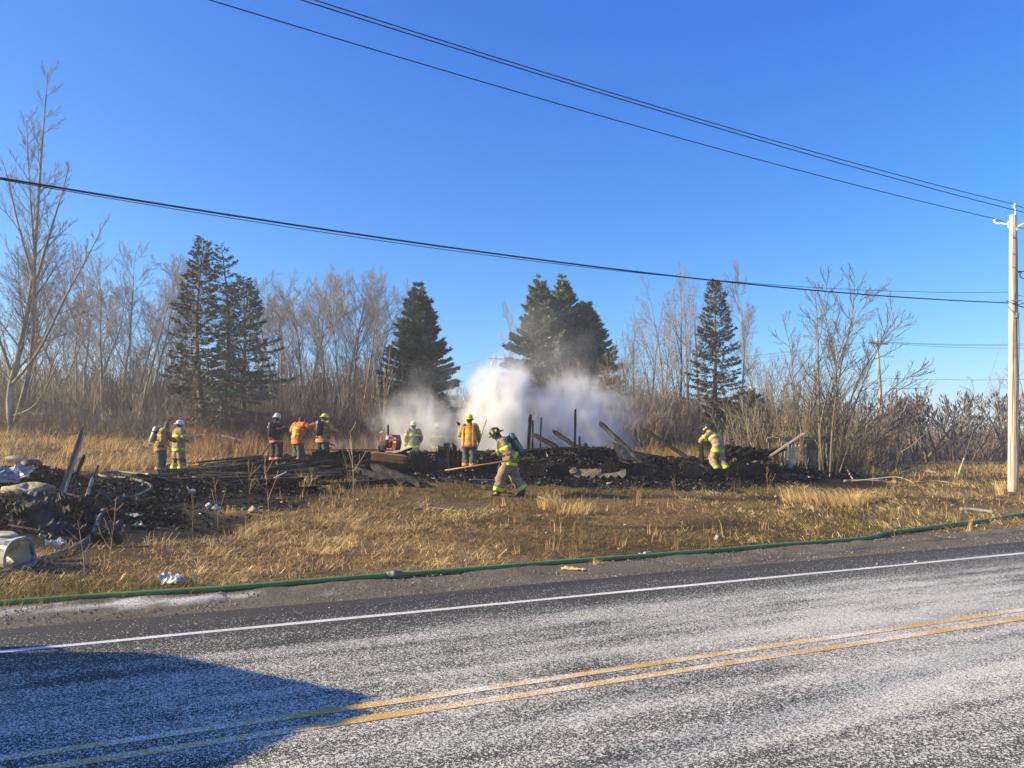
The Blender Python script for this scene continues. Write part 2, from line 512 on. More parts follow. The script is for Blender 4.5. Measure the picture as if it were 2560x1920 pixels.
road_line('road_centre_line', 5.485, 0.115, m_yel, 'near stripe of the double yellow centre line')

# gravel shoulder, with dried foam and frost lying on it
gx = np.concatenate([np.linspace(-200, -16, 20), np.arange(-15, 32, 0.12), np.linspace(33, 250, 20)])
gy = np.array([9.62, 9.7, 9.78, 9.9, 10.05, 10.2, 10.4, 10.6, 10.8, 11.0, 11.2, 11.4, 11.6, 11.8])
X, Y = np.meshgrid(gx, gy)
Z = -0.012 + 0.03 * sstep(9.75, 11.3, Y) + sstep(9.75, 10.3, Y) * (0.020 * vnoise(X * 2.2, Y * 2.2, 41) + 0.012 * vnoise(X * 6, Y * 6, 42))
Z = Z - 0.16 * sstep(11.25, 11.8, Y + 0.15 * vnoise(X * 1.2, Y, 43))
V = np.stack([X.ravel(), Y.ravel(), Z.ravel()], 1)
i = (np.arange(len(gx) - 1)[None, :] + np.arange(len(gy) - 1)[:, None] * len(gx)).ravel()
xx, yy = V[:, 0], V[:, 1]
c = np.array([0.135, 0.112, 0.085]) * (1 + 0.35 * fbm(xx * 1.5, yy * 3, 44))[:, None]
fo = (sstep(0.0, 0.5, fbm(xx * 1.4, yy * 4.5, 45, 4) + 0.55 * sstep(1.35, 0.2, np.sqrt(((xx + 0.6) / 2.7) ** 2 + ((yy - 10.62) / 0.36) ** 2)) * 1.5 - 0.45))[:, None] * sstep(-4.2, -2.8, xx)[:, None] * sstep(2.9, 1.4, xx)[:, None]
c = c * (1 - fo) + np.array([0.56, 0.54, 0.52]) * fo
m_grav = mat('roadside_gravel', (0.5, 0.5, 0.5), (1.5, 1.48, 1.42), scale=45, rough=0.95, bump=1.0, bscale=60, attr='col', spec=0.2)
o = link('gravel_shoulder', mesh_np('gravel_shoulder', V, np.stack([i, i + 1, i + 1 + len(gx), i + len(gx)], 1), m_grav, col=c), rot=(0, 0, RANG))
kind(o, 'structure', 'narrow gravel shoulder between the asphalt and the grass')

def rd(u, d, z=0.0):
    """road frame to world"""
    return Vector((UX * u + NX * d, UY * u + NY * d, z))

# loose grains of salt and stones as real pieces
def grains(name, P, S, m, label, flat=0.6):
    n = len(P)
    base = np.array([[1, 0, 0], [-0.5, 0.87, 0], [-0.5, -0.87, 0], [0, 0, 1.0]])
    a = rng.uniform(0, 6.28, n); ca, sa = np.cos(a), np.sin(a)
    B = np.repeat(base[None], n, 0) * (1 + rng.uniform(-0.35, 0.35, (n, 4, 3)))
    x = B[..., 0] * ca[:, None] - B[..., 1] * sa[:, None]; y = B[..., 0] * sa[:, None] + B[..., 1] * ca[:, None]
    V = np.stack([x, y, B[..., 2] * flat], 2) * S[:, None, None] + P[:, None, :]
    k = np.arange(n)[:, None, None] * 4
    Fc = (np.array([[0, 1, 3], [1, 2, 3], [2, 0, 3]])[None] + k).reshape(-1, 3)
    return kind(link(name, mesh_np(name, V.reshape(-1, 3), Fc, m)), 'stuff', label)

n = 26000
u = rng.uniform(-14, 34, n); d = rng.uniform(3.0, 9.65, n)
keep = rng.uniform(0, 1, n) < (0.22 + 0.6 * sstep(9.6, 7.0, d)) * (0.35 + 0.65 * sstep(-0.5, 0.5, fbm(u * 0.5, d * 1.4, 51)))
u, d = u[keep], d[keep]
P = np.stack([UX * u + NX * d, UY * u + NY * d, np.full(len(u), 0.002)], 1)
m_salt = mat('salt_grain', (0.62, 0.60, 0.53), (0.78, 0.75, 0.67), scale=30, rough=0.6)
grains('salt_grains', P, rng.uniform(0.003, 0.0085, len(u)) * (1 + (rng.uniform(0, 1, len(u)) > 0.96) * 0.9), m_salt, 'loose white salt grains scattered over the asphalt')
n = 9000
u = rng.uniform(-13, 34, n); d = rng.uniform(9.75, 11.3, n)
P = np.stack([UX * u + NX * d, UY * u + NY * d, -0.012 + 0.03 * sstep(9.75, 11.3, d)], 1)
grains('gravel', P, rng.uniform(0.006, 0.022, n), mat('stone_grey', (0.09, 0.082, 0.072), (0.26, 0.24, 0.21), scale=3, rough=0.9), 'small grey stones lying on the shoulder', 0.8)

# the side road in the distance at the right
k = 40
x = np.linspace(16, 110, k); yc = 52 + 0.02 * (x - 16)
V = []
for q in (-1.6, 1.6):
    V.append(np.stack([x, yc + q, np.array([float(terrain(a, b)) for a, b in zip(x, yc + q)]) + 0.07], 1))
V = np.concatenate(V); i = np.arange(k - 1)
o = link('side_road', mesh_np('side_road', V, np.stack([i, i + 1, i + 1 + k, i + k], 1), mat('old_asphalt', (0.11, 0.11, 0.112), (0.17, 0.168, 0.165), scale=3, rough=0.9)))
kind(o, 'structure', 'grey side road crossing the field in the distance')

TRUCK = (-9.96, 3.11)      # out of view, stands slantwise across the road
def _sm(px0, px1, py0, py1, Y, ry):
    a = at(px0, py0, Y); b_ = at(px1, py1, Y)
    return ((a.x + b_.x) / 2, Y, (a.z + b_.z) / 2), (abs(b_.x - a.x) / 2, ry, abs(a.z - b_.z) / 2)
SMOKE = []
for k, (lab, px0, px1, py0, py1, Y, ry, dens, lo, hi, sc) in enumerate((
    ('thick white smoke billowing up behind the orange-vested firefighter', 1090, 1420, 850, 1240, 31.6, 2.8, 9.5, 0.37, 0.72, 0.8),
    ('white smoke spreading round the two firefighters at the middle', 880, 1240, 930, 1240, 32.2, 2.4, 2.3, 0.36, 0.72, 0.7),
    ('bank of grey-white smoke behind the standing posts', 1240, 1640, 890, 1230, 31.7, 2.4, 5.2, 0.38, 0.72, 0.8),
    ('thin veil of smoke drifting up past the spruce clump', 1150, 1580, 700, 1080, 37.0, 2.6, 0.28, 0.40, 0.72, 0.5),
    ('faint smoke drifting in front of the cone-shaped spruce', 980, 1250, 850, 1080, 37.0, 2.0, 0.30, 0.42, 0.70, 0.5),
    ('wisp of smoke low among the hose crew', 740, 960, 1075, 1170, 29.6, 1.0, 0.8, 0.44, 0.66, 1.0))):
    c_, s_ = _sm(px0, px1, py0, py1, Y, ry)
    SMOKE.append(('smoke', lab, c_, s_, dens, k + 1, sc, (0.95, 0.95, 0.955), lo, hi))

HAZE = 0.0013

# ------------------------------------------------------------------ growing woody plants
class Wood:
    """thin tubes collected level by level: level 0 is the trunk, the rest the crown"""
    def __init__(s, seed):
        s.r = random.Random(seed); s.v = ([], []); s.f = ([], []); s.tips = []
    def tube(s, pts, rad, n, part):
        v, f = s.v[part], s.f[part]
        k0 = len(v); m = len(pts)
        side = None
        for i in range(m):
            t = pts[min(i + 1, m - 1)] - pts[max(i - 1, 0)]
            if t.length < 1e-9: t = Vector((0, 0, 1))
            t.normalize()
            if side is None: side = t.orthogonal().normalized()
            else:
                side = side - t * side.dot(t)
                side = side.normalized() if side.length > 1e-6 else t.orthogonal().normalized()
            b = t.cross(side)
            for k in range(n):
                a = 2 * math.pi * k / n
                v.append(pts[i] + side * (math.cos(a) * rad[i]) + b * (math.sin(a) * rad[i]))
        for i in range(m - 1):
            for k in range(n):
                k2 = (k + 1) % n
                f.append((k0 + i * n + k, k0 + i * n + k2, k0 + (i + 1) * n + k2, k0 + (i + 1) * n + k))
    def limb(s, p, d, L, r, lev, P):
        """one limb and its children; P is a list of per-level settings"""
        q = P[lev]; rr = s.r
        n = q['seg']
        pts = [Vector(p)]; rad = [r]
        d = Vector(d).normalized()
        for i in range(n):
            j = Vector((rr.gauss(0, 1), rr.gauss(0, 1), rr.gauss(0, 1))) * q['wob']
            d = (d + j + Vector((0, 0, q['up']))).normalized()
            pts.append(pts[-1] + d * (L / n))
            rad.append(max(r * (1 - (i + 1) / n * q.get('taper', 0.85)), q['rmin']))
        s.tube(pts, rad, q['sides'], 0 if lev == 0 else 1)
        if lev + 1 >= len(P):
            s.tips.append((pts[-1], d)); return
        c = P[lev + 1]
        k = c['num'] if isinstance(c['num'], int) else max(1, int(c['num'] * L + rr.random()))
        for i in range(k):
            t = c['from'] + (1 - c['from']) * ((i + rr.random()) / k)
            x = t * n; i0 = min(int(x), n - 1)
            pp = pts[i0].lerp(pts[i0 + 1], x - i0)
            tang = (pts[i0 + 1] - pts[i0]).normalized()
            a = rr.uniform(0, 2 * math.pi); o = tang.orthogonal().normalized()
            o = Matrix.Rotation(a, 3, tang) @ o
            ang = R(rr.uniform(*c['ang']))
            dd = tang * math.cos(ang) + o * math.sin(ang)
            prof = c['prof'](t) if 'prof' in c else (1.15 - 0.75 * t)
            LL = L * c['len'] * prof * rr.uniform(0.7, 1.25)
            r_ = min(rad[i0] * 0.75, max(c['rmin'], c['rad'] * LL))
            if LL > 0.12: s.limb(pp, dd, LL, r_, lev + 1, P)
    def path(s, pts, r0, r1, n, part):
        """a limb along given points, smoothed"""
        P_ = smooth_path(pts, 4)
        m = len(P_)
        s.tube(P_, [r0 + (r1 - r0) * (i / (m - 1)) ** 0.9 for i in range(m)], n, part)
        return P_
    def meshes(s, name, mt, mc):
        out = []
        for part, m in ((0, mt), (1, mc)):
            if not s.f[part]: out.append(None); continue
            out.append(mesh_np(name + ('_trunk', '_crown')[part], np.array([tuple(v) for v in s.v[part]]), np.array(s.f[part]), m, smooth=True))
        return out

def smooth_path(pts, k=4):
    pts = [Vector(p) for p in pts]
    out = []
    for i in range(len(pts) - 1):
        p0 = pts[max(i - 1, 0)]; p1 = pts[i]; p2 = pts[i + 1]; p3 = pts[min(i + 2, len(pts) - 1)]
        for j in range(k):
            t = j / k
            out.append(0.5 * ((2 * p1) + (p2 - p0) * t + (2 * p0 - 5 * p1 + 4 * p2 - p3) * t * t + (3 * p1 - p0 - 3 * p2 + p3) * t ** 3))
    out.append(pts[-1])
    return out

m_pale = mat('pale_poplar_bark', (0.10, 0.085, 0.068), (0.40, 0.355, 0.29), scale=2.2, rough=0.9, bump=0.4, stretch=(1, 1, 0.45), vary=0.15, detail=6)
m_birch = mat('white_birch_bark', (0.14, 0.12, 0.10), (0.50, 0.46, 0.40), scale=3, rough=0.85, stretch=(0.6, 0.6, 1.6), contrast=(0.30, 0.44), vary=0.06)
m_grey = mat('grey_brown_bark', (0.08, 0.064, 0.048), (0.20, 0.165, 0.125), scale=3, rough=0.9, bump=0.4, stretch=(1, 1, 0.4), vary=0.12)
m_twig = mat('bare_twigs', (0.19, 0.165, 0.138), (0.34, 0.30, 0.255), scale=0.8, rough=0.85, vary=0.14)
m_twigr = mat('reddish_twigs', (0.20, 0.162, 0.130), (0.34, 0.285, 0.235), scale=0.9, rough=0.85, vary=0.14)
m_dark = mat('dark_twigs', (0.085, 0.068, 0.055), (0.20, 0.16, 0.125), scale=1.0, rough=0.9, vary=0.14)

def poplar(seed, H, spread=1.0, lean=0.03, low=0.28, dens=1.0):
    w = Wood(seed)
    P = [dict(seg=12, wob=0.07, up=0.03, sides=7, rmin=0.012, taper=0.93),
         dict(seg=6, wob=0.10, up=0.085, sides=5, rmin=0.008, num=int(21 * dens), ang=(25, 52), len=0.27 * spread, rad=0.0085, **{'from': low}, prof=lambda t: 0.45 + 1.0 * math.sin(math.pi * min(1, (t - low) / (1 - low) * 0.85 + 0.15)) ** 0.8 * 0.75),
         dict(seg=4, wob=0.11, up=0.07, sides=4, rmin=0.0075, num=11, ang=(22, 50), len=0.42, rad=0.0065, **{'from': 0.12}),
         dict(seg=3, wob=0.13, up=0.05, sides=3, rmin=0.0038, num=9, ang=(20, 55), len=0.55, rad=0.006, **{'from': 0.12})]
    d = Vector((w.r.gauss(0, lean), w.r.gauss(0, lean), 1))
    w.limb((0, 0, -0.3), d, H, 0.0098 * H, 0, P)
    return w

def tall(meshes):
    h = 0
    for m in meshes[:2]:
        if m:
            c = np.empty(len(m.vertices) * 3, np.float32); m.vertices.foreach_get('co', c); h = max(h, c[2::3].max())
    return float(h)

def put_tree(name, label, cat, meshes, loc, rz=0.0, scale=1.0, group=None, stretch=None):
    t = thing(name, label, cat, loc, rz, group)
    t.scale = (scale * (stretch or 1), scale * (stretch or 1), scale)
    if meshes[0]: link('trunk', meshes[0], t)
    if meshes[1]: link('crown', meshes[1], t)
    return t

POP = []
for k in range(7):
    w = poplar(100 + k, 10.0, spread=0.75 + 0.12 * (k % 3), lean=0.09, low=0.16 + 0.11 * (k % 4), dens=1.0)
    POP.append(w.meshes('poplar', m_pale, m_twig if k % 2 else m_twigr))
BIR = []
for k in range(2):
    BIR.append(poplar(200 + k, 10.0, spread=0.7, lean=0.03, low=0.3, dens=0.9).meshes('birch', m_birch, m_twigr))

ORD = ['first', 'second', 'third', 'fourth', 'fifth', 'sixth', 'seventh', 'eighth', 'ninth', 'tenth', 'eleventh', 'twelfth', 'thirteenth', 'fourteenth', 'fifteenth',
       'sixteenth', 'seventeenth', 'eighteenth', 'nineteenth', 'twentieth', 'twenty-first', 'twenty-second', 'twenty-third', 'twenty-fourth', 'twenty-fifth', 'twenty-sixth', 'twenty-seventh', 'twenty-eighth', 'twenty-ninth', 'thirtieth', 'thirty-first', 'thirty-second', 'thirty-third', 'thirty-fourth', 'thirty-fifth', 'thirty-sixth', 'thirty-seventh', 'thirty-eighth']

def grove(spots, meshes, name, cat, where, group, seed):
    """spots: (px of the foot, row of the top, depth)"""
    r_ = random.Random(seed)
    spots = sorted(spots)
    for k, (px, top, Y) in enumerate(spots):
        p = on(px, Y, 0)
        h = HC + (HOR - top) / F * Y - p.z
        ms = meshes[r_.randrange(len(meshes))]
        put_tree(name, f'bare pale-barked {cat}, {ORD[k]} from the left {where}', cat, ms, p, r_.uniform(0, 6.28), h / tall(ms), group, stretch=r_.uniform(0.9, 1.2))

gl = [(95, 640, 55), (128, 700, 52), (160, 630, 60), (192, 690, 50), (215, 610, 58), (238, 700, 54), (262, 640, 49), (285, 620, 61), (305, 600, 53), (328, 690, 57), (346, 620, 50),
      (372, 612, 56), (395, 640, 62), (418, 720, 52), (60, 690, 63), (440, 760, 58), (180, 720, 66), (352, 730, 68)]
grove(gl, POP, 'poplar_tree', 'poplar', 'in the grove beyond the two pairs of firefighters', 'poplars in the grove at the left', 5)
gm = [(655, 720, 60), (690, 670, 57), (706, 690, 50), (728, 705, 62), (752, 664, 54), (775, 690, 50), (800, 660, 58), (822, 670, 52), (846, 655, 60), (866, 680, 49), (888, 680, 56), (908, 690, 52), (935, 705, 61),
      (960, 735, 55), (985, 745, 63), (640, 690, 65), (620, 735, 60), (870, 740, 68), (780, 735, 70)]
grove(gm, POP, 'poplar_tree', 'poplar', 'in the grove between the two spruce stands', 'poplars in the grove at the middle', 6)

# birches and single bare trees with a place of their own
def lone(name, label, cat, meshes, px, top, Y, rz, st=1.0):
    p = on(px, Y)
    h = HC + (HOR - top) / F * Y - p.z
    return put_tree(name, label, cat, meshes, p, rz, h / tall(meshes), None, st)
lone('birch_tree', 'thin white birch standing beside the broad triple-topped spruce', 'birch', BIR[0], 1277, 742, 62, 0.3, 0.55)
lone('birch_tree', 'tall white birch rising behind the dark sparse spruce', 'birch', BIR[1], 1850, 655, 55, 1.0, 0.8)
lone('birch_tree', 'white birch leaning to the right past the dark spruce', 'birch', BIR[0], 1905, 735, 56, 2.0, 0.8).rotation_euler = (0, R(9), 2.0)
MAP = []
def maple(seed, low=0.12, ang=(18, 40), L=0.5, up=0.06):
    w = Wood(seed)
    P = [dict(seg=8, wob=0.05, up=0.02, sides=7, rmin=0.012, taper=0.93),
         dict(seg=6, wob=0.09, up=up, sides=5, rmin=0.009, num=13, ang=ang, len=L, rad=0.010, **{'from': low}, prof=lambda t: 1.15 - 0.8 * t),
         dict(seg=4, wob=0.12, up=0.05, sides=4, rmin=0.0075, num=9, ang=(25, 55), len=0.42, rad=0.009, **{'from': 0.15}),
         dict(seg=3, wob=0.14, up=0.03, sides=3, rmin=0.006, num=6, ang=(25, 60), len=0.5, rad=0.008, **{'from': 0.1})]
    w.limb((0, 0, -0.3), (w.r.gauss(0, 0.04), w.r.gauss(0, 0.04), 1), 10, 0.11, 0, P)
    return w.meshes('maple', m_grey, m_twig if seed % 2 else m_twigr)
for k in range(4): MAP.append(maple(300 + k))
gr = [(1585, 790, 47), (1625, 720, 50), (1660, 690, 46), (1695, 655, 54), (1722, 700, 48), (1745, 680, 58), (1960, 830, 50), (1560, 850, 55), (1650, 760, 58)]
r_ = random.Random(9)
for k, (px, top, Y) in enumerate(sorted(gr)):
    lone('bare_tree', f'bare spreading grey-brown tree, {ORD[k]} from the left in the stand right of the smoke', 'tree', MAP[k % 4], px, top, Y, r_.uniform(0, 6.28), 0.8)['group'] = 'bare trees in the stand right of the smoke'
# rounded bare shrubs in front of them
SHR = []
def shrub(seed, mt, mc, stems=9, fan=(4, 38), H=5.0, twig=6):
    w = Wood(seed)
    P = [dict(seg=6, wob=0.07, up=0.02, sides=5, rmin=0.008, taper=0.9),
         dict(seg=4, wob=0.12, up=0.05, sides=4, rmin=0.007, num=9, ang=(18, 45), len=0.42, rad=0.008, **{'from': 0.25}),
         dict(seg=3, wob=0.15, up=0.03, sides=3, rmin=0.0055, num=twig, ang=(20, 60), len=0.45, rad=0.008, **{'from': 0.1})]
    for i in range(stems):
        a = w.r.uniform(0, 6.28); f = R(w.r.uniform(*fan))
        d = Vector((math.cos(a) * math.sin(f), math.sin(a) * math.sin(f), math.cos(f)))
        w.limb((math.cos(a) * 0.15, math.sin(a) * 0.15, -0.1), d, H * w.r.uniform(0.7, 1.05), 0.028, 0, P)
    return w.meshes('shrub', mt, mc)
for k in range(5): SHR.append(shrub(400 + k, m_grey, (m_twig, m_twigr, m_dark)[k % 3], H=5.0))
sh = [(1392, 905, 45), (1455, 860, 44), (1505, 835, 46), (1545, 800, 48), (1590, 880, 43), (1630, 905, 42), (1700, 930, 41), (1905, 900, 44), (1945, 870, 42), (1990, 850, 46), (2045, 880, 44), (1880, 950, 40), (1560, 960, 40), (2090, 930, 47), (2010, 940, 40)]
for k, (px, top, Y) in enumerate(sorted(sh)):
    p = on(px, Y); h = HC + (HOR - top) / F * Y - p.z
    put_tree('bare_shrub', f'rounded leafless thicket shrub, {ORD[k]} from the left behind the burnt house', 'shrub', SHR[k % 5], p, r_.uniform(0, 6.28), h / tall(SHR[k % 5]), 'leafless shrubs behind the burnt house')

# the tall bare tree at the left edge: two stems and rising limbs laid out along their own lines
Yb = 38.0
w = Wood(77)
base = on(45, Yb)
def rel(px, py, Y): return at(px, py, Y) - base
LP = [dict(seg=6, wob=0.07, up=0.11, sides=5, rmin=0.010, taper=0.9),
      dict(seg=4, wob=0.10, up=0.09, sides=4, rmin=0.0075, num=10, ang=(20, 45), len=0.36, rad=0.008, **{'from': 0.15}),
      dict(seg=3, wob=0.13, up=0.06, sides=3, rmin=0.0055, num=7, ang=(20, 50), len=0.42, rad=0.008, **{'from': 0.1})]
def stem(pts, r0, r1, limbs, lo, Lmax, part=0, seed=0):
    P_ = w.path(pts, r0, r1, 9 if part == 0 else 6, part)
    n_ = len(P_) - 1
    for i in range(limbs):
        t = lo + (1 - lo) * (i + w.r.random()) / limbs
        x = t * n_; i0 = min(int(x), n_ - 1)
        pp = P_[i0].lerp(P_[i0 + 1], x - i0); tg = (P_[i0 + 1] - P_[i0]).normalized()
        o_ = Matrix.Rotation(w.r.uniform(0, 6.28), 3, tg) @ tg.orthogonal().normalized()
        a = R(w.r.uniform(28, 58)); dd = tg * math.cos(a) + o_ * math.sin(a)
        LL = Lmax * (1.05 - 0.8 * t) * w.r.uniform(0.6, 1.2)
        w.limb(pp, dd, LL, min(0.05, max(0.012, 0.013 * LL)), 0 if False else 0, LPX)
LPX = LP
_tube = w.tube
def tube_crown(pts, rad, n, part): _tube(pts, rad, n, 1)
# main stem drawn as trunk, everything that follows as crown
pts1 = [rel(40, 1135, Yb), rel(24, 1000, Yb), rel(48, 880, Yb), rel(78, 720, Yb + .2), rel(92, 560, Yb + .3), rel(104, 380, Yb + .3), rel(120, 180, Yb)]
pts2 = [rel(38, 1060, Yb), rel(70, 940, Yb - .5), rel(84, 820, Yb - .8), rel(86, 640, Yb - .9), rel(74, 470, Yb - .8), rel(66, 300, Yb - .6)]
w.path(pts1, 0.20, 0.018, 10, 0); w.path(pts2, 0.14, 0.012, 8, 0)
w.tube = tube_crown
stem(pts1, 0.03, 0.015, 46, 0.20, 4.4)
stem(pts2, 0.03, 0.012, 30, 0.25, 3.6)
stem([rel(30, 960, Yb), rel(95, 880, Yb - 1.5), rel(165, 740, Yb - 2.2), rel(215, 650, Yb - 2.5), rel(262, 555, Yb - 2.6)], 0.08, 0.010, 18, 0.3, 2.4)
stem([rel(28, 930, Yb), rel(-10, 820, Yb - .8), rel(-40, 690, Yb - 1.2), rel(-60, 500, Yb - 1.2)], 0.08, 0.010, 16, 0.2, 2.6)
stem([rel(80, 740, Yb), rel(120, 600, Yb - .6), rel(150, 500, Yb - .8), rel(172, 420, Yb - .8)], 0.08, 0.01, 10, 0.2, 2.0)
stem([rel(84, 700, Yb), rel(45, 560, Yb + .5), rel(20, 450, Yb + .7), rel(-2, 380, Yb + .8)], 0.07, 0.01, 10, 0.2, 2.2)
stem([rel(30, 1040, Yb), rel(90, 1010, Yb - 1), rel(150, 900, Yb - 1.8), rel(200, 830, Yb - 2)], 0.05, 0.008, 10, 0.2, 1.6)
mm = w.meshes('tall_tree', m_pale, m_twig)
put_tree('tall_bare_tree', 'tallest bare tree with double stem at the edge of the grove', 'tree', mm, base)

# the many-stemmed shrub tree in front of the cage on the right
w = Wood(88)
Yk = 28.5
base = on(2075, Yk)
LPX = [dict(seg=6, wob=0.06, up=0.08, sides=4, rmin=0.009, taper=0.9),
       dict(seg=4, wob=0.10, up=0.06, sides=3, rmin=0.0065, num=7, ang=(20, 45), len=0.42, rad=0.008, **{'from': 0.15}),
       dict(seg=3, wob=0.13, up=0.05, sides=3, rmin=0.0045, num=6, ang=(20, 50), len=0.45, rad=0.008, **{'from': 0.15})]
stems = [([(2045, 1190), (2048, 1050), (2045, 900), (2043, 800), (2036, 715)], 0.085, 8), ([(2075, 1190), (2082, 1060), (2100, 930), (2130, 790), (2137, 690)], 0.06, 12),
         ([(2070, 1190), (2068, 1050), (2100, 900), (2150, 780), (2205, 720)], 0.05, 10), ([(2085, 1190), (2120, 1060), (2170, 930), (2210, 850), (2260, 800)], 0.05, 10),
         ([(2090, 1190), (2110, 1080), (2140, 960), (2200, 860), (2230, 770)], 0.05, 9), ([(2095, 1190), (2130, 1100), (2200, 1000), (2260, 950), (2300, 925)], 0.04, 8),
         ([(2060, 1190), (2050, 1080), (2075, 960), (2110, 850), (2160, 730)], 0.045, 9), ([(2040, 1190), (2025, 1060), (2040, 940), (2075, 820), (2090, 740)], 0.04, 8),
         ([(2030, 1190), (2005, 1080), (1985, 960), (1975, 870), (1960, 800)], 0.04, 7), ([(2080, 1190), (2095, 1000), (2080, 860), (2060, 770), (2070, 700)], 0.04, 8),
         ([(2025, 1190), (1990, 1110), (1950, 1010), (1930, 930)], 0.03, 6), ([(2100, 1190), (2150, 1130), (2220, 1080), (2280, 1050)], 0.03, 6)]
for k, (pl, r0, nl) in enumerate(stems):
    dy = w.r.uniform(-0.5, 0.5)
    pts = [rel(x, y, Yk + dy * (1 + i * 0.5) - (0.15 if i == 0 else 0)) for i, (x, y) in enumerate(pl)]
    pts[0] = pts[0] * 0.8 + Vector((0, 0, -0.25))
    w.path(pts, r0 * 0.72, 0.007, 7, 0)
    keep = w.tube
    w.tube = (lambda tb: (lambda a, b, c, d: tb(a, b, c, 1)))(keep)
    stem(pts, 0.01, 0.006, nl + 9, 0.15, 2.2)
    w.tube = keep
mm = w.meshes('shrub_tree', mat('olive_brown_bark', (0.11, 0.085, 0.05), (0.27, 0.215, 0.13), scale=3, rough=0.9, bump=0.3, stretch=(1, 1, .4)), m_dark)
put_tree('many_stemmed_tree', 'many-stemmed bare tree fanning out in front of the old cage', 'tree', mm, base)

# leafless trees at the far right, beyond the side road
for k, (px, top, Y, lab) in enumerate(((2455, 940, 75, 'slim bare tree above the sumac thicket beside the guy wire'), (2500, 930, 78, 'bare tree with paired stems just behind the roadside pole'), (2575, 900, 74, 'bare tree half cut off by the edge right of the roadside pole'))):
    lone('bare_tree', lab, 'tree', MAP[k], px, top, Y, k * 1.7, 1.1)
# sumac: crooked stems with dark seed heads on the tips
m_seed = mat('sumac_seed_head', (0.05, 0.034, 0.03), (0.10, 0.07, 0.06), scale=10, rough=0.95)
SUM = []
for k in range(4):
    w = Wood(500 + k)
    P = [dict(seg=6, wob=0.14, up=0.03, sides=6, rmin=0.02, taper=0.75),
         dict(seg=5, wob=0.17, up=0.09, sides=5, rmin=0.015, num=4, ang=(25, 55), len=0.58, rad=0.014, **{'from': 0.3}),
         dict(seg=4, wob=0.17, up=0.12, sides=4, rmin=0.012, num=4, ang=(25, 55), len=0.5, rad=0.012, **{'from': 0.3}),
         dict(seg=3, wob=0.17, up=0.15, sides=3, rmin=0.008, num=4, ang=(25, 55), len=0.5, rad=0.011, **{'from': 0.35})]
    for i in range(4):
        a = w.r.uniform(0, 6.28); f = R(w.r.uniform(5, 35))
        w.limb((math.cos(a) * .2, math.sin(a) * .2, -0.1), (math.cos(a) * math.sin(f), math.sin(a) * math.sin(f), math.cos(f)), 3.0, 0.06, 0, P)
    ms = w.meshes('sumac', m_dark, mat('sumac_bark', (0.15, 0.125, 0.11), (0.31, 0.265, 0.235), scale=2, rough=0.9, vary=0.1))
    b = MB()
    for (p, d) in w.tips:
        if w.r.random() < 0.7:
            d = (d + Vector((0, 0, 0.8))).normalized()
            b.tube([p, p + d * 0.07, p + d * 0.15, p + d * 0.22], [0.012, 0.030, 0.024, 0.006], 5, cap=False)
    ms.append(b.mesh('sumac_seed_heads', m_seed)); SUM.append(ms)
su = [(2110, 1010, 50), (2155, 985, 54), (2205, 975, 52), (2250, 985, 57), (2290, 968, 55), (2330, 980, 53), (2372, 975, 58), (2415, 990, 55), (2465, 985, 60), (2515, 975, 56), (2565, 985, 58), (2610, 980, 60), (2440, 1010, 62), (2230, 1005, 63), (2340, 1005, 64)]
for k, (px, top, Y) in enumerate(sorted(su)):
    p = on(px, Y); h = HC + (HOR - top) / F * Y - p.z
    ms = SUM[k % 4]
    t = put_tree('sumac_shrub', f'dark crooked sumac with seed heads, {ORD[k]} from the left in the thicket by the poles', 'sumac', ms[:2], p, r_.uniform(0, 6.28), h / tall(ms), 'sumacs in the thicket by the poles')
    link('seed_heads', ms[2], t)['kind'] = 'stuff'

# ------------------------------------------------------------------ conifers
m_needle = mat('spruce_needles', (0.075, 0.108, 0.080), (0.185, 0.215, 0.140), scale=1.3, rough=0.7, attr=None, spec=0.3, vary=0.1, trans=0.08)
m_needleo = mat('olive_spruce_needles', (0.125, 0.170, 0.108), (0.285, 0.315, 0.180), scale=1.1, rough=0.7, spec=0.3, trans=0.1)
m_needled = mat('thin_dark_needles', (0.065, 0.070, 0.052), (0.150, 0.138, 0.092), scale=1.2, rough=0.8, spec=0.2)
m_cone_bark = mat('spruce_bark', (0.09, 0.07, 0.05), (0.26, 0.21, 0.15), scale=4, rough=0.95, bump=0.4)

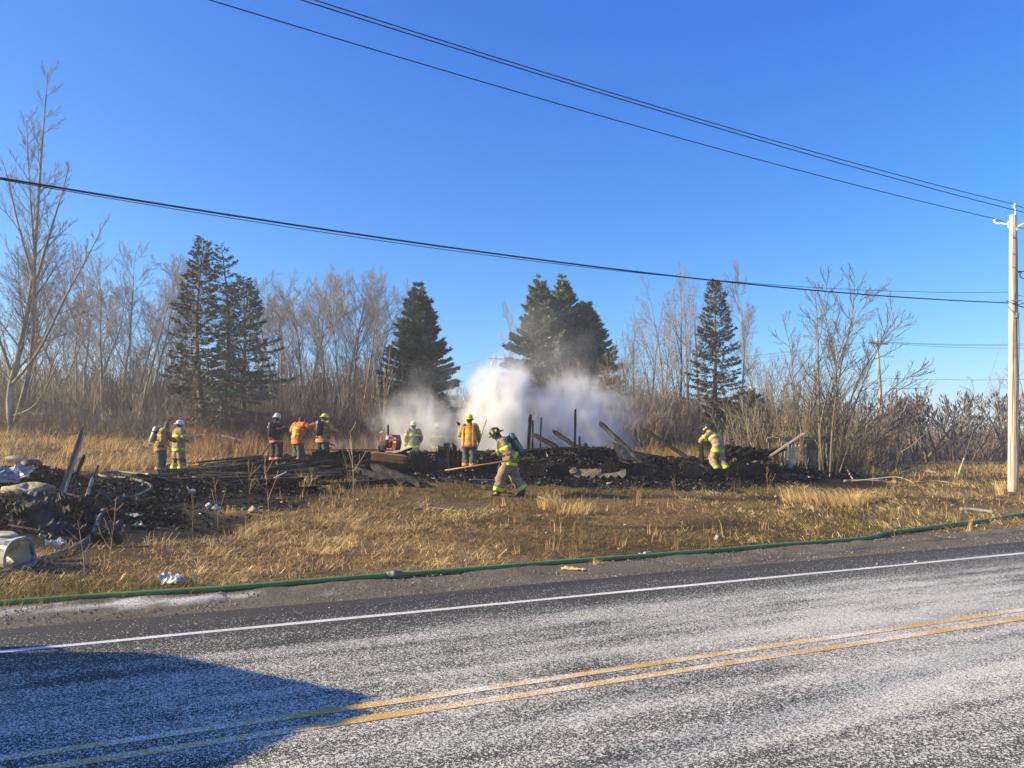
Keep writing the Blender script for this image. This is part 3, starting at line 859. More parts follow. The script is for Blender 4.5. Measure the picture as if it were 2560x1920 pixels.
def conifer(seed, H, Rad, z0=0.1, density=1.0, droop=0.25, power=0.85, bend=(0, 0), rise=0.25, tuft=(0.10, 0.26), whorl=0.30, gap=0.0, per=95, shape=None, rnd=0.08):
    """trunk + whorled boughs (one mesh) and needle sprays (another): many small narrow triangles"""
    g = np.random.default_rng(seed)
    w = Wood(seed)
    def axis_(t): return Vector((bend[0] * math.sin(t * 3.0) * H * 0.05, bend[1] * math.sin(t * 2.2) * H * 0.05, t * H))
    tr = [axis_(i / 14) for i in range(15)]
    tr[0].z = -0.3
    w.tube(tr, [0.018 * H * (1 - i / 14 * 0.97) + 0.008 for i in range(15)], 8, 0)
    TV = []
    z = z0 * H
    while z < H * 0.99:
        t = z / H
        nb = int(g.integers(4, 7))
        a0 = g.uniform(0, 6.28)
        for b in range(nb):
            if g.random() < gap: continue
            a = a0 + b * 6.283 / nb + g.normal(0, 0.25)
            prof = shape(t) if shape else max(0.0, (1 - t)) ** power
            L = Rad * prof * g.uniform(0.68, 1.12) + 0.12
            p = axis_(t) + Vector((0, 0, g.normal(0, rnd)))
            n = 6
            pts = [p]
            for i in range(n):
                s_ = (i + 1) / n
                el = rise * t * 1.8 - droop * (1 - t) * 1.2 + 0.25 * s_ * s_
                pts.append(pts[-1] + Vector((math.cos(a + 0.1 * math.sin(i)) * math.cos(el), math.sin(a) * math.cos(el), math.sin(el))) * (L / n))
            w.tube(pts, [max(0.012 * L, 0.006) * (1 - i / n * 0.8) for i in range(n + 1)], 4, 1)
            # sprays
            k = int(per * L * density * g.uniform(0.7, 1.2))
            if k < 4: k = 4
            s_ = np.clip(g.beta(1.7, 1.1, k), 0.06, 1)
            A = np.array([tuple(q) for q in pts])
            x = s_ * n; i0 = np.minimum(x.astype(int), n - 1); fr = (x - i0)[:, None]
            pos = A[i0] * (1 - fr) + A[i0 + 1] * fr
            tan = A[i0 + 1] - A[i0]; tan /= np.linalg.norm(tan, axis=1)[:, None]
            lat = np.stack([-np.sin(a) * np.ones(k), np.cos(a) * np.ones(k), np.zeros(k)], 1)
            sw = (g.uniform(-1, 1, k) * (0.26 * L * (1.05 - s_) + 0.06))[:, None]
            pos = pos + lat * sw + tan * np.abs(sw) * 0.5
            pos[:, 2] += g.normal(0, 0.04, k) - np.abs(sw[:, 0]) * 0.25
            dr = tan * 0.8 + lat * np.sign(sw) * g.uniform(0.2, 0.9, (k, 1)) + g.normal(0, 0.28, (k, 3))
            dr[:, 2] += g.uniform(-0.45, 0.25, k)
            dr /= np.linalg.norm(dr, axis=1)[:, None]
            ln = g.uniform(tuft[0], tuft[1], k)[:, None]
            wd = np.cross(dr, g.normal(0, 1, (k, 3))); wd /= np.linalg.norm(wd, axis=1)[:, None]
            hw = ln * g.uniform(0.16, 0.30, (k, 1))
            TV.append(np.stack([pos - wd * hw, pos + wd * hw, pos + dr * ln], 1))
        z += whorl * g.uniform(0.75, 1.25) * (0.6 + 0.5 * (1 - t))
    T = np.concatenate(TV).reshape(-1, 3)
    return w, T

def put_conifer(label, px, Y, top, args, mn, mb=m_cone_bark, extra=()):
    p = on(px, Y)
    H = HC + (HOR - top) / F * Y - p.z
    w, T = conifer(H=H, **args)
    t = thing('spruce_tree', label, 'spruce', p)
    ms = w.meshes('spruce', mb, mb)
    link('trunk', ms[0], t); link('boughs', ms[1], t)
    link('crown', mesh_np('needles', T, np.arange(len(T)).reshape(-1, 3), mn), t)
    for (dx, dh, a2) in extra:      # further leaders of the same tree
        w2, T2 = conifer(H=dh, **a2)
        m2 = w2.meshes('spruce', mb, mb)
        link('trunk', m2[0], t, (dx, 0, 0)); link('boughs', m2[1], t, (dx, 0, 0))
        link('crown', mesh_np('needles', T2, np.arange(len(T2)).reshape(-1, 3), mn), t, (dx, 0, 0))
    return t

def crownish(lo, mid=0.45, tip=0.75):
    return lambda t: (0.5 + 0.5 * min(1, t / max(lo, .01))) * (1 - t) ** tip
def column(t): return min(1.0, (1 - t) / 0.50) ** 0.85 * (0.85 + 0.15 * (1 - t))
put_conifer('spindly twin-topped spruce with bare lower trunk behind the hose crew', 548, 42, 612,
            dict(seed=1, Rad=2.7, z0=0.12, density=0.5, droop=0.32, power=0.55, bend=(0.9, 0.3), gap=0.25, per=75, whorl=0.42, shape=lambda t: (1 - t) ** 0.55 * (1.0 if t < 0.55 else 0.72)), m_needled,
            extra=((-0.75, 10.6, dict(seed=2, Rad=2.0, z0=0.25, density=0.55, droop=0.28, power=0.55, bend=(-0.9, 0), gap=0.1, per=85, whorl=0.32)),))
put_conifer('ragged spreading spruce right next to the twin-topped one', 606, 41.5, 690,
            dict(seed=3, Rad=3.1, z0=0.13, density=0.8, droop=0.28, power=0.7, gap=0.2, per=80, bend=(0.2, 0.3), whorl=0.36), m_needle)
put_conifer('full dark cone-shaped spruce at the left of the smoke', 1046, 50, 724,
            dict(seed=4, Rad=3.2, z0=0.06, density=1.35, droop=0.18, power=0.72, per=130, whorl=0.2, tuft=(0.14, 0.32), rnd=0.3), m_needle)
put_conifer('tall middle leader of the broad spruce clump behind the smoke', 1408, 53, 708,
            dict(seed=5, Rad=2.9, z0=0.03, density=1.1, droop=0.34, shape=column, per=130, whorl=0.19, tuft=(0.13, 0.30), rnd=0.25), m_needleo)
put_conifer('front-left leader of the broad spruce clump behind the smoke', 1352, 51, 712,
            dict(seed=6, Rad=2.6, z0=0.03, density=1.2, droop=0.34, shape=column, per=130, whorl=0.19, tuft=(0.13, 0.30), rnd=0.25), m_needleo)
put_conifer('lower right leader of the broad spruce clump behind the smoke', 1466, 52, 762,
            dict(seed=7, Rad=2.4, z0=0.03, density=1.2, droop=0.34, shape=column, per=130, whorl=0.19, tuft=(0.13, 0.30), rnd=0.25), m_needleo)
put_conifer('narrow dying spruce with thin dark needles right of the smoke', 1788, 48, 700,
            dict(seed=8, Rad=2.2, z0=0.05, density=0.62, droop=0.22, power=0.6, gap=0.12, per=80, whorl=0.28), m_needled)
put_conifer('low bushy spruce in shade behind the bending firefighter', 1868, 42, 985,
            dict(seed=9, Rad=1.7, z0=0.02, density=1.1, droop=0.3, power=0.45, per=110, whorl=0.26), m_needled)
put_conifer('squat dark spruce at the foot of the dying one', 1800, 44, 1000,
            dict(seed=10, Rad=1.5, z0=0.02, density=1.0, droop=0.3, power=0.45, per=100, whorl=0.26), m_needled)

# ------------------------------------------------------------------ grass, weeds and underbrush
def blades(name, P, H, lean, width, C, label, m, flop=0.0, wind=None, dirs=None):
    """grass: P (n,3) feet, H heights, lean how far tips bend over, C colours (n,3)"""
    n = len(P)
    if dirs is not None: a = dirs + rng.normal(0, 0.55, n)
    elif wind is None: a = rng.uniform(0, 6.283, n)
    else: a = rng.normal(wind[0], wind[1], n)
    dx, dy = np.cos(a), np.sin(a)
    b = rng.uniform(0, 6.283, n); wx, wy = np.cos(b), np.sin(b)
    L = H * lean
    hz = np.sqrt(np.maximum(H * H - L * L * 0.8, (0.18 * H) ** 2))
    mid = P + np.stack([dx * L * 0.32, dy * L * 0.32, hz * 0.62], 1)
    tip = P + np.stack([dx * L, dy * L, hz * (1 - flop)], 1)
    W = np.stack([wx, wy, wx * 0], 1) * (width / 2)[:, None]
    V = np.stack([P - W, P + W, mid - W * 0.75, mid + W * 0.75, tip], 1).reshape(-1, 3)
    k = (np.arange(n) * 5)[:, None, None]
    Fc = (np.array([[0, 1, 3], [0, 3, 2], [2, 3, 4]])[None] + k).reshape(-1, 3)
    col = np.repeat(C, 5, 0)
    o = link(name, mesh_np(name, V, Fc, m, col=col))
    return kind(o, 'stuff', label)

m_blade = mat('dry_grass_blade', (0.8, 0.8, 0.8), (1.2, 1.2, 1.2), scale=2, rough=0.75, attr='col', spec=0.2, trans=0.25)

def pick(n, px0, px1, y0, y1):
    """feet spread evenly over the strip of ground between two depths, within the columns px0..px1"""
    Y = np.sqrt(rng.uniform(y0 * y0, y1 * y1, n))
    X = (rng.uniform(px0, px1, n) - 1280) / F * Y
    return X, Y

def tones(n, palette, jitter=0.18):
    pal = np.array([p[:3] for p in palette]); wt = np.array([p[3] for p in palette]); wt = wt / wt.sum()
    c = pal[rng.choice(len(pal), n, p=wt)]
    return np.clip(c * (1 + rng.normal(0, jitter, (n, 1))), 0.005, 1) * np.array([0.98, 0.955, 0.90])

STRAW = [(0.60, 0.42, 0.18, 4), (0.44, 0.28, 0.11, 3), (0.74, 0.59, 0.33, 2.5), (0.24, 0.14, 0.055, 2.5), (0.22, 0.22, 0.06, 0.6)]
BROWN = [(0.22, 0.14, 0.06, 3), (0.14, 0.085, 0.036, 3), (0.38, 0.26, 0.11, 1.6), (0.14, 0.13, 0.04, 3), (0.065, 0.043, 0.022, 3)]
GREEN = [(0.19, 0.19, 0.045, 4), (0.26, 0.235, 0.065, 3), (0.36, 0.27, 0.10, 2), (0.12, 0.125, 0.032, 3), (0.20, 0.125, 0.05, 2)]

def sward(name, n, px0, px1, y0, y1, palette, h, lean, width, label, clump=0.0, dmin=11.25, sootmax=0.45, cseed=61, wind=None, flop=0.0, mask=None):
    tk = 14
    X, Y = pick(n // tk, px0, px1, y0, y1)
    ta = np.repeat(rng.uniform(0, 6.283, len(X)) if wind is None else rng.normal(wind[0], wind[1], len(X)), tk)   # every tuft lies its own way
    th = np.repeat(rng.uniform(0.65, 1.35, len(X)), tk); tc_ = np.repeat(rng.normal(0, 0.22, len(X)), tk)
    sp_ = np.repeat(rng.uniform(0.02, 0.10, len(X)), tk) * (1 + 2.0 * max(0.0, h[1] - 0.3))
    X = np.repeat(X, tk) + rng.normal(0, 1, len(ta)) * sp_; Y = np.repeat(Y, tk) + rng.normal(0, 1, len(ta)) * sp_
    n = len(X)
    d = NX * X + NY * Y
    dn = fbm(X * 0.8, Y * 0.8, cseed) + 0.5 * fbm(X * 2.6, Y * 2.6, cseed + 1)
    keep = (shade_streak(X, Y) < 0.4) & (d > dmin + 0.22 * vnoise(X * 1.4, Y * 1.4, 9)) & (soot(X, Y) < sootmax + 0.2 * rng.uniform(-1, 1, n)) & (dn + rng.uniform(-0.6, 0.6, n) > clump)  # no blades where the shadow streaks are painted
    if mask is not None: keep &= mask(X, Y, d)
    X, Y, dn, ta, th, tc_ = X[keep], Y[keep], dn[keep], ta[keep], th[keep], tc_[keep]
    k = len(X)
    Z = terrain(X, Y) + heap(X, Y) - 0.015
    H = rng.uniform(h[0], h[1], k) * (0.8 + 0.35 * np.clip(dn, -1, 1)) * th
    return blades(name, np.stack([X, Y, Z], 1), H, rng.uniform(lean[0], lean[1], k), rng.uniform(width[0], width[1], k), tones(k, palette) * np.clip(1 + tc_, 0.4, 1.7)[:, None], label, m_blade, flop, None, ta)

# matted straw along the road, left half
sward('grass', 84000, -40, 1150, 9.5, 17.5, STRAW, (0.10, 0.34), (0.86, 1.12), (0.004, 0.009), 'matted straw-coloured grass along the road in front of the debris', clump=0.02, wind=(0.4, 1.5), flop=0.6)
sward('grass', 34000, 620, 2000, 12.0, 17.5, BROWN, (0.06, 0.2), (0.7, 1.1), (0.004, 0.009), 'short brown grass along the hose in front of the burnt house', clump=-0.1, flop=0.5)
sward('grass', 130000, 620, 2150, 14.5, 25.5, BROWN, (0.04, 0.13), (0.6, 1.1), (0.006, 0.012), 'trampled brown turf before the burnt house', clump=-0.3, flop=0.5, sootmax=0.6)
sward('grass', 40000, 1050, 2300, 14.5, 25, GREEN, (0.05, 0.16), (0.3, 0.9), (0.007, 0.013), 'greenish tufts in the turf before the burnt house', clump=0.2, cseed=71)
sward('grass', 44000, 1850, 2640, 15.5, 30, STRAW + GREEN + GREEN, (0.05, 0.18), (0.6, 1.08), (0.007, 0.014), 'straw and green grass around the roadside pole', clump=-0.25, flop=0.3)
sward('grass', 8000, -40, 520, 9.5, 12.5, GREEN, (0.06, 0.22), (0.3, 0.9), (0.004, 0.009), 'green grass tufts beside the green hose', clump=0.1, cseed=81, dmin=10.75, mask=lambda x, y, d: d < 12.2)
sward('grass', 14000, 250, 1000, 17.0, 24, STRAW + BROWN, (0.10, 0.32), (0.3, 0.9), (0.006, 0.011), 'tangled dry grass around the scattered rubbish', clump=-0.05, cseed=91, sootmax=0.75)
# taller dead grass behind
sward('tall_grass', 22000, -60, 560, 25.5, 44, [(0.62, 0.44, 0.20, 4), (0.52, 0.34, 0.14, 3), (0.72, 0.56, 0.30, 2), (0.36, 0.22, 0.09, 2)], (0.30, 0.85), (0.5, 1.0), (0.012, 0.022), 'tall pale straw grass behind the firefighters on the left', clump=-0.12, wind=(0.3, 0.9), flop=0.2, sootmax=0.3)
sward('tall_grass', 17000, 420, 1010, 31.5, 46, [(0.40, 0.23, 0.10, 4), (0.30, 0.16, 0.07, 3), (0.50, 0.33, 0.15, 2), (0.22, 0.12, 0.06, 2)], (0.35, 1.05), (0.12, 0.5), (0.012, 0.022), 'rusty dead weeds behind the hose crew', clump=-0.1, sootmax=0.3)
sward('tall_grass', 15000, 1480, 2000, 32, 48, [(0.45, 0.30, 0.13, 4), (0.34, 0.20, 0.08, 3), (0.55, 0.40, 0.18, 2)], (0.3, 0.9), (0.15, 0.6), (0.012, 0.022), 'dead brown grass behind the burnt house on the right', clump=-0.15)
sward('tall_grass', 18000, 1960, 2680, 28, 50, [(0.47, 0.33, 0.14, 4), (0.36, 0.24, 0.09, 3), (0.55, 0.42, 0.2, 2), (0.28, 0.26, 0.09, 2)], (0.15, 0.55), (0.3, 0.9), (0.012, 0.022), 'rough grass between the poles on the right', clump=-0.15, flop=0.2)
sward('tall_grass', 14000, -200, 2800, 50, 95, STRAW + BROWN, (0.3, 0.8), (0.2, 0.7), (0.02, 0.04), 'dead grass on the ground under the trees', clump=-0.4)

# brighter swathes of long straw combed flat over the shorter grass
sward('straw_mat', 34000, -40, 1250, 9.8, 19, [(0.74, 0.56, 0.28, 4), (0.62, 0.44, 0.19, 3), (0.84, 0.70, 0.42, 2), (0.40, 0.25, 0.10, 1)], (0.22, 0.5), (0.95, 1.12), (0.005, 0.011), 'long straw combed flat along the road', clump=0.22, cseed=101, wind=(0.5, 1.2), flop=0.45)
sward('straw_mat', 22000, 1700, 2640, 15, 29, [(0.74, 0.56, 0.28, 4), (0.62, 0.44, 0.19, 3), (0.84, 0.70, 0.42, 2), (0.40, 0.25, 0.10, 1)], (0.22, 0.5), (0.9, 1.12), (0.007, 0.014), 'long straw lying around the roadside pole', clump=0.25, cseed=111, wind=(2.6, 1.0), flop=0.45)
sward('straw_mat', 7000, 800, 1900, 13, 19, [(0.60, 0.42, 0.18, 3), (0.46, 0.29, 0.12, 3), (0.30, 0.18, 0.07, 2)], (0.15, 0.36), (0.9, 1.12), (0.005, 0.011), 'brown straw lying in the turf behind the green hose', clump=0.2, cseed=121, flop=0.45)
# stubble and seed stalks standing up out of the mat
sward('grass_stalks', 2600, -40, 1500, 10.5, 21, [(0.62, 0.45, 0.22, 3), (0.42, 0.27, 0.12, 2), (0.3, 0.17, 0.09, 1)], (0.12, 0.42), (0.05, 0.45), (0.005, 0.009), 'thin dry stalks standing in the grass by the road', clump=-0.3)
sward('grass_stalks', 1600, 1500, 2620, 14, 30, [(0.62, 0.45, 0.22, 3), (0.42, 0.27, 0.12, 2), (0.3, 0.17, 0.09, 1)], (0.15, 0.5), (0.05, 0.45), (0.006, 0.012), 'thin dry stalks standing in the grass near the pole', clump=-0.3)
# swept-over straw tussocks
def tussock(label, px, py, n, rad, h, wind, spread=0.5, pal=None, squash=0.6, wid=(0.006, 0.011)):
    c = ground(px, py)
    a = rng.uniform(0, 6.283, n); q = rad * np.sqrt(rng.uniform(0, 1, n))
    X = c.x + np.cos(a) * q; Y = c.y + np.sin(a) * q * squash
    Z = np.array([surf(x, y) for x, y in zip(X, Y)]) - 0.02
    H = rng.uniform(h * 0.5, h, n)
    L = rng.uniform(0.35, 1.0, n)
    o = blades('grass_tussock', np.stack([X, Y, Z], 1), H, L, rng.uniform(wid[0], wid[1], n), tones(n, pal or [(0.66, 0.47, 0.22, 3), (0.54, 0.36, 0.15, 2), (0.75, 0.6, 0.33, 1)]), None, m_blade, 0.15, (wind, spread))
    for k_ in ('kind', 'label'):
        if k_ in o: del o[k_]
    return tag(o, label, 'grass tuft')
tussock('large combed-over tussock of pale straw left of the roadside pole', 2060, 1262, 900, 1.15, 0.75, 2.7, 0.35)
tussock('straw tussock lying flat beside the larger combed-over one', 2150, 1255, 350, 0.5, 0.6, -0.4, 0.6)
tussock('spiky straw tuft in the turf below the walking firefighter', 1375, 1275, 220, 0.28, 0.75, 1.9, 0.9)
tussock('flattened straw tuft right of the spiky one in the turf', 1440, 1285, 240, 0.5, 0.5, 0.2, 0.7)
tussock('small straw tuft growing in the gravel next to the hose', 1490, 1417, 70, 0.09, 0.22, 1.5, 1.2)
tussock('upright tuft of tall straw at the foot of the roadside pole', 2505, 1238, 60, 0.22, 0.85, 1.57, 0.4, wid=(0.01, 0.018))
tussock('green grass tuft sticking out of the gravel at the end of the hose', 100, 1520, 260, 0.5, 0.26, 1.0, 1.4, GREEN)
tussock('thin upright straw tuft before the charred beams', 765, 1225, 60, 0.2, 0.75, 1.4, 0.5, wid=(0.008, 0.014))

# single dead weed stalks that stand out
m_stalk = mat('dead_weed_stalk', (0.30, 0.19, 0.10), (0.52, 0.36, 0.19), scale=3, rough=0.85, vary=0.15)
def weed(seed, H=1.0, br=6, fan=0.5, r0=0.006):
    w = Wood(seed)
    P = [dict(seg=6, wob=0.06, up=0.03, sides=4, rmin=0.004, taper=0.6),
         dict(seg=4, wob=0.10, up=0.10, sides=3, rmin=0.0035, num=br, ang=(25, 60), len=fan, rad=0.009, **{'from': 0.25}),
         dict(seg=2, wob=0.12, up=0.05, sides=3, rmin=0.0028, num=4, ang=(25, 60), len=0.4, rad=0.008, **{'from': 0.3})]
    w.limb((0, 0, -0.03), (w.r.gauss(0, .08), w.r.gauss(0, .08), 1), H, r0, 0, P)
    V = w.v[0]; k = len(V)
    return mesh_np('weed', np.array([tuple(v) for v in V + w.v[1]]), np.array(w.f[0] + [tuple(i + k for i in f) for f in w.f[1]]), m_stalk)
WEED = [weed(600 + k, 1.0, 5 + k % 3, 0.45 + 0.05 * (k % 3)) for k in range(5)]
wl_ = [(882, 1235, 1.75, 'tall branching dead weed before the charred beams, left of the yellow-helmeted crew member'), (672, 1290, 1.35, 'branching dead weed standing over the rubbish near the plastic jug'), (625, 1265, 1.0, 'low dead weed beside the foam lump'),
       (545, 1320, 1.05, 'thin dead weed in front of the plastic jug'), (268, 1420, 1.0, 'leaning branched weed beside the grey hose bend'), (210, 1440, 0.85, 'pair of stiff dead stalks over the grey hose end'), (480, 1330, 0.8, 'single dry stem in the black litter'),
       (985, 1275, 0.55, 'lone twig in the turf below the red pump'), (1690, 1250, 0.7, 'small weed before the bending firefighter'), (1920, 1235, 0.85, 'tall pair of weeds in front of the cage'), (2180, 1215, 0.8, 'dry stem below the many-stemmed tree'),
       (870, 1205, 1.1, 'second stem of the branching weed before the beams'), (2230, 1265, 0.7, 'weed beside the combed-over straw tussock'), (330, 1395, 0.6, 'short reddish weed by the black pile edge'), (60, 1200, 0.6, 'bent stalk next to the dark drum'), (735, 1330, 0.6, 'straggly weed below the foam lump'),
       (1145, 1330, 0.35, 'short stubble stem in the middle of the turf'), (2390, 1245, 0.6, 'weed by the guard of the guy wire')]
for k, (px, py, h, lab) in enumerate(wl_):
    p = ground(px, py)
    o = link('dead_weed', WEED[k % 5], None, p, (random.gauss(0, .08), random.gauss(0, .08), random.uniform(0, 6.28)), h)
    tag(o, lab, 'weed', 'single dead weeds in the field')

# ------------------------------------------------------------------ underbrush: stems and twigs, one mass nobody could count
def brush_clump(seed, H, stems, twigs, wob=0.1, r=0.012):
    w = Wood(seed)
    P = [dict(seg=4, wob=wob, up=0.05, sides=3, rmin=r * 0.5, taper=0.7),
         dict(seg=3, wob=0.14, up=0.08, sides=3, rmin=r * 0.45, num=twigs, ang=(18, 48), len=0.4, rad=0.007, **{'from': 0.2})]
    for i in range(stems):
        a = w.r.uniform(0, 6.28); f = R(w.r.uniform(0, 26)); q = w.r.uniform(0, 0.6)
        w.limb((math.cos(a) * q, math.sin(a) * q, -0.1), (math.cos(a) * math.sin(f), math.sin(a) * math.sin(f), math.cos(f)), H * w.r.uniform(0.5, 1.1), r, 0, P)
    V = w.v[0] + w.v[1]; k = len(w.v[0])
    Fq = np.array(w.f[0] + [tuple(i + k for i in f) for f in w.f[1]])
    return np.array([tuple(v) for v in V]), Fq
BR = [brush_clump(700 + k, 1.0, 8, 9, r=0.0085) for k in range(6)]

def mass(name, spots, palette, label, m):
    """spots: (x, y, height)"""
    VV, FF, CC = [], [], []
    off = 0
    for (x, y, h, sc) in spots:
        V, Fq = BR[random.randrange(len(BR))]
        a = random.uniform(0, 6.28); c, s_ = math.cos(a), math.sin(a)
        k = h
        W = np.stack([(V[:, 0] * c - V[:, 1] * s_) * k * sc, (V[:, 0] * s_ + V[:, 1] * c) * k * sc, V[:, 2] * k], 1) + np.array([x, y, surf(x, y) - 0.05])
        VV.append(W); FF.append(Fq + off); off += len(V)
        t = np.array(random.choices([p[:3] for p in palette], [p[3] for p in palette])[0]) * random.uniform(0.8, 1.25)
        CC.append(np.repeat(t[None], len(V), 0))
    o = link(name, mesh_np(name, np.concatenate(VV), np.concatenate(FF), m, col=np.concatenate(CC)))
    return kind(o, 'stuff', label)
m_brush = mat('underbrush', (0.75, 0.75, 0.75), (1.25, 1.25, 1.25), scale=1.0, rough=0.9, attr='col', spec=0.1)

def spots(n, px0, px1, y0, y1, h0, h1, sc=1.0):
    out = []
    for i in range(n):
        Y = random.uniform(y0, y1); px = random.uniform(px0, px1); X = (px - 1280) / F * Y
        if fbm(X * 0.25, Y * 0.25, 33) < -0.45: continue
        out.append((X, Y, random.uniform(h0, h1), sc * random.uniform(0.8, 1.3)))
    return out
REDB = [(0.19, 0.148, 0.105, 3), (0.26, 0.205, 0.148, 3), (0.13, 0.098, 0.066, 2), (0.35, 0.275, 0.185, 1.5)]
GREYB = [(0.19, 0.155, 0.115, 3), (0.25, 0.205, 0.155, 3), (0.13, 0.105, 0.08, 2), (0.30, 0.24, 0.175, 1)]
mass('underbrush', spots(430, -260, 1040, 48, 64, 0.8, 4.0, 0.8) + spots(26, -60, 1000, 46, 60, 4.0, 6.5, 0.5) + spots(420, -300, 1040, 62, 84, 3.0, 7.5, 0.6), REDB, 'brown undergrowth among the poplar trunks', m_brush)
mass('brambles', spots(300, 560, 1010, 36.5, 47, 0.7, 1.7, 1.4), [(0.12, 0.068, 0.052, 3), (0.16, 0.10, 0.075, 2), (0.085, 0.052, 0.044, 2)], 'low reddish brambles behind the hose crew', m_brush)
mass('brambles', spots(150, -100, 420, 37, 46, 0.6, 1.6, 1.3), REDB, 'low brambles at the foot of the left grove', m_brush)
mass('underbrush', spots(420, 1290, 2120, 44, 62, 1.4, 3.8, 0.9) + spots(260, 1200, 2200, 60, 84, 2.2, 4.6, 0.9), GREYB + REDB, 'leafless undergrowth behind the burnt house', m_brush)
mass('underbrush', spots(260, 2080, 2760, 60, 74, 1.6, 3.4, 1.0), GREYB, 'grey undergrowth behind the sumac thicket', m_brush)
mass('underbrush', spots(90, 1870, 2170, 34, 43, 1.6, 3.9, 0.8), [(0.14, 0.115, 0.08, 3), (0.20, 0.165, 0.115, 2), (0.09, 0.075, 0.055, 2)], 'dense leafless brush behind the cage', m_brush)
mass('brambles', spots(70, 1920, 2160, 28.5, 33, 0.6, 1.7, 0.8), [(0.22, 0.18, 0.105, 3), (0.15, 0.115, 0.07, 2)], 'suckers and brambles at the foot of the many-stemmed tree', m_brush)
far = []
for i in range(1000):
    Y = random.uniform(110, 210); X = random.uniform(-0.95, 0.95) * Y
    far.append((X, Y, random.uniform(5, 9.5) * (0.55 if X / Y > 0.35 else 0.9), 0.9))
mass('distant_woods', far, [(0.14, 0.125, 0.125, 3), (0.18, 0.16, 0.155, 2), (0.12, 0.115, 0.12, 2)], 'far-off leafless woods along the horizon', m_brush)

# ------------------------------------------------------------------ poles, wires and the street sign
m_pole = mat('weathered_pole_wood', (0.17, 0.13, 0.105), (0.54, 0.48, 0.42), scale=6, rough=0.88, bump=0.7, stretch=(2.2, 2.2, 0.07), detail=8, contrast=(0.28, 0.52))
m_polef = mat('grey_pole_wood', (0.25, 0.21, 0.17), (0.42, 0.36, 0.29), scale=5, rough=0.9, stretch=(1.6, 1.6, 0.15))
m_wire = mat('black_cable', (0.012, 0.013, 0.018), (0.02, 0.021, 0.026), rough=0.5)
m_galv = mat('galvanised_steel', (0.45, 0.46, 0.47), (0.62, 0.63, 0.64), scale=12, rough=0.45, metal=0.7)
m_porc = mat('grey_porcelain', (0.50, 0.50, 0.52), (0.62, 0.62, 0.63), rough=0.25)
m_fibre = mat('fibreglass_arm', (0.62, 0.62, 0.60), (0.74, 0.74, 0.72), rough=0.5)

PB = ground(2533, 1229)
PX, PY = PB.x, PB.y
VX, VY = -0.88, -0.475            # along the line towards the pole out of sight at the left
AX, AY = -0.475, 0.88             # the far side of the line
SPAN, SPAN2 = 62.0, 44.0
TOPZ = at(2532, 538, PY).z

def insulator(b, c, h=0.16):
    c = Vector(c)
    b.lathe([(0.015, 0), (0.055, 0.01), (0.06, 0.04), (0.03, 0.05), (0.03, 0.07), (0.075, 0.08), (0.07, 0.11), (0.035, 0.12), (0.04, h - 0.01), (0.02, h)], 10, c)

def line_pole(name, label, x, y, z0, ztop, lean=0.0, r0=0.165, r1=0.115, arms=None, m=m_pole):
    t = thing(name, label, 'utility pole', (x, y, z0))
    H = ztop - z0
    b = MB()
    n = 14
    b.tube([(lean * (i / n), 0, -0.4 + (H + 0.4) * i / n) for i in range(n + 1)], [r0 + (r1 - r0) * i / n for i in range(n + 1)], 18)
    b.build('shaft', m, t, smooth=True)
    return t, H

def wire_at(off, px):
    """distance along the left span where a wire with side offset off is seen in column px"""
    k = (px - 1280) / F
    x0, y0 = PX + AX * off, PY + AY * off
    return (x0 - k * y0) / (k * VY - VX)

def fit_wire(off, pts):
    A, B = [], []
    for (px, py) in pts:
        s_ = wire_at(off, px); Yw = PY + AY * off + VY * s_
        A.append([1, s_, s_ * s_]); B.append(HC + (HOR - py) / F * Yw)
    return np.linalg.lstsq(np.array(A), np.array(B), rcond=None)[0]

def wire(name, label, off, pts, rad, drop=0.0, wrap=None, cat='power line'):
    co = fit_wire(off, pts)
    P = []
    for i in range(61):
        s_ = SPAN - SPAN * i / 60
        P.append((PX + AX * off + VX * s_, PY + AY * off + VY * s_, co[0] + co[1] * s_ + co[2] * s_ * s_))
    z0 = co[0]
    for i in range(1, 31):
        s_ = SPAN2 * i / 30
        P.append((PX + AX * off - VX * s_, PY + AY * off - VY * s_, z0 + drop * s_ / SPAN2 - 0.0016 * s_ * (SPAN2 - s_)))
    b = MB(); b.tube(P, rad, 6)
    o = b.build(name, m_wire, None, smooth=True)
    return tag(o, label, cat), P

wires = []
W1, P1 = wire('power_line', 'lowest of the three power lines, on the left arm of the roadside pole', 0.58, [(2497, 549), (1280, 226), (525, 0)], 0.0115)
W2, P2 = wire('power_line', 'power line on top of the roadside pole', 0.0, [(2541, 512), (1280, 156), (787, 0)], 0.0115)
W3, P3 = wire('power_line', 'power line on the near arm of the roadside pole', -0.60, [(2560, 531), (1280, 165), (754, 0)], 0.0115)
W4, P4 = wire('cable_bundle', 'thick cable bundle sagging across below the power lines', 0.2, [(2522, 757), (1280, 640), (0, 445)], 0.0175, cat='cable')
W5, P5 = wire('telephone_wire', 'thin wire running just above the thick cable bundle', 0.18, [(2522, 730), (2205, 727), (1500, 672)], 0.007, cat='cable')
# a lashing wire and a few ties along the bundle
b = MB()
for i in range(4, 86):
    if i % 3 == 0:
        q = Vector(P4[i]); b.tube([q + Vector((0, 0, .03)), q - Vector((0, 0, .035))], 0.006, 4)
o = b.build('cable_ties', m_wire, W4); o['kind'] = 'stuff'

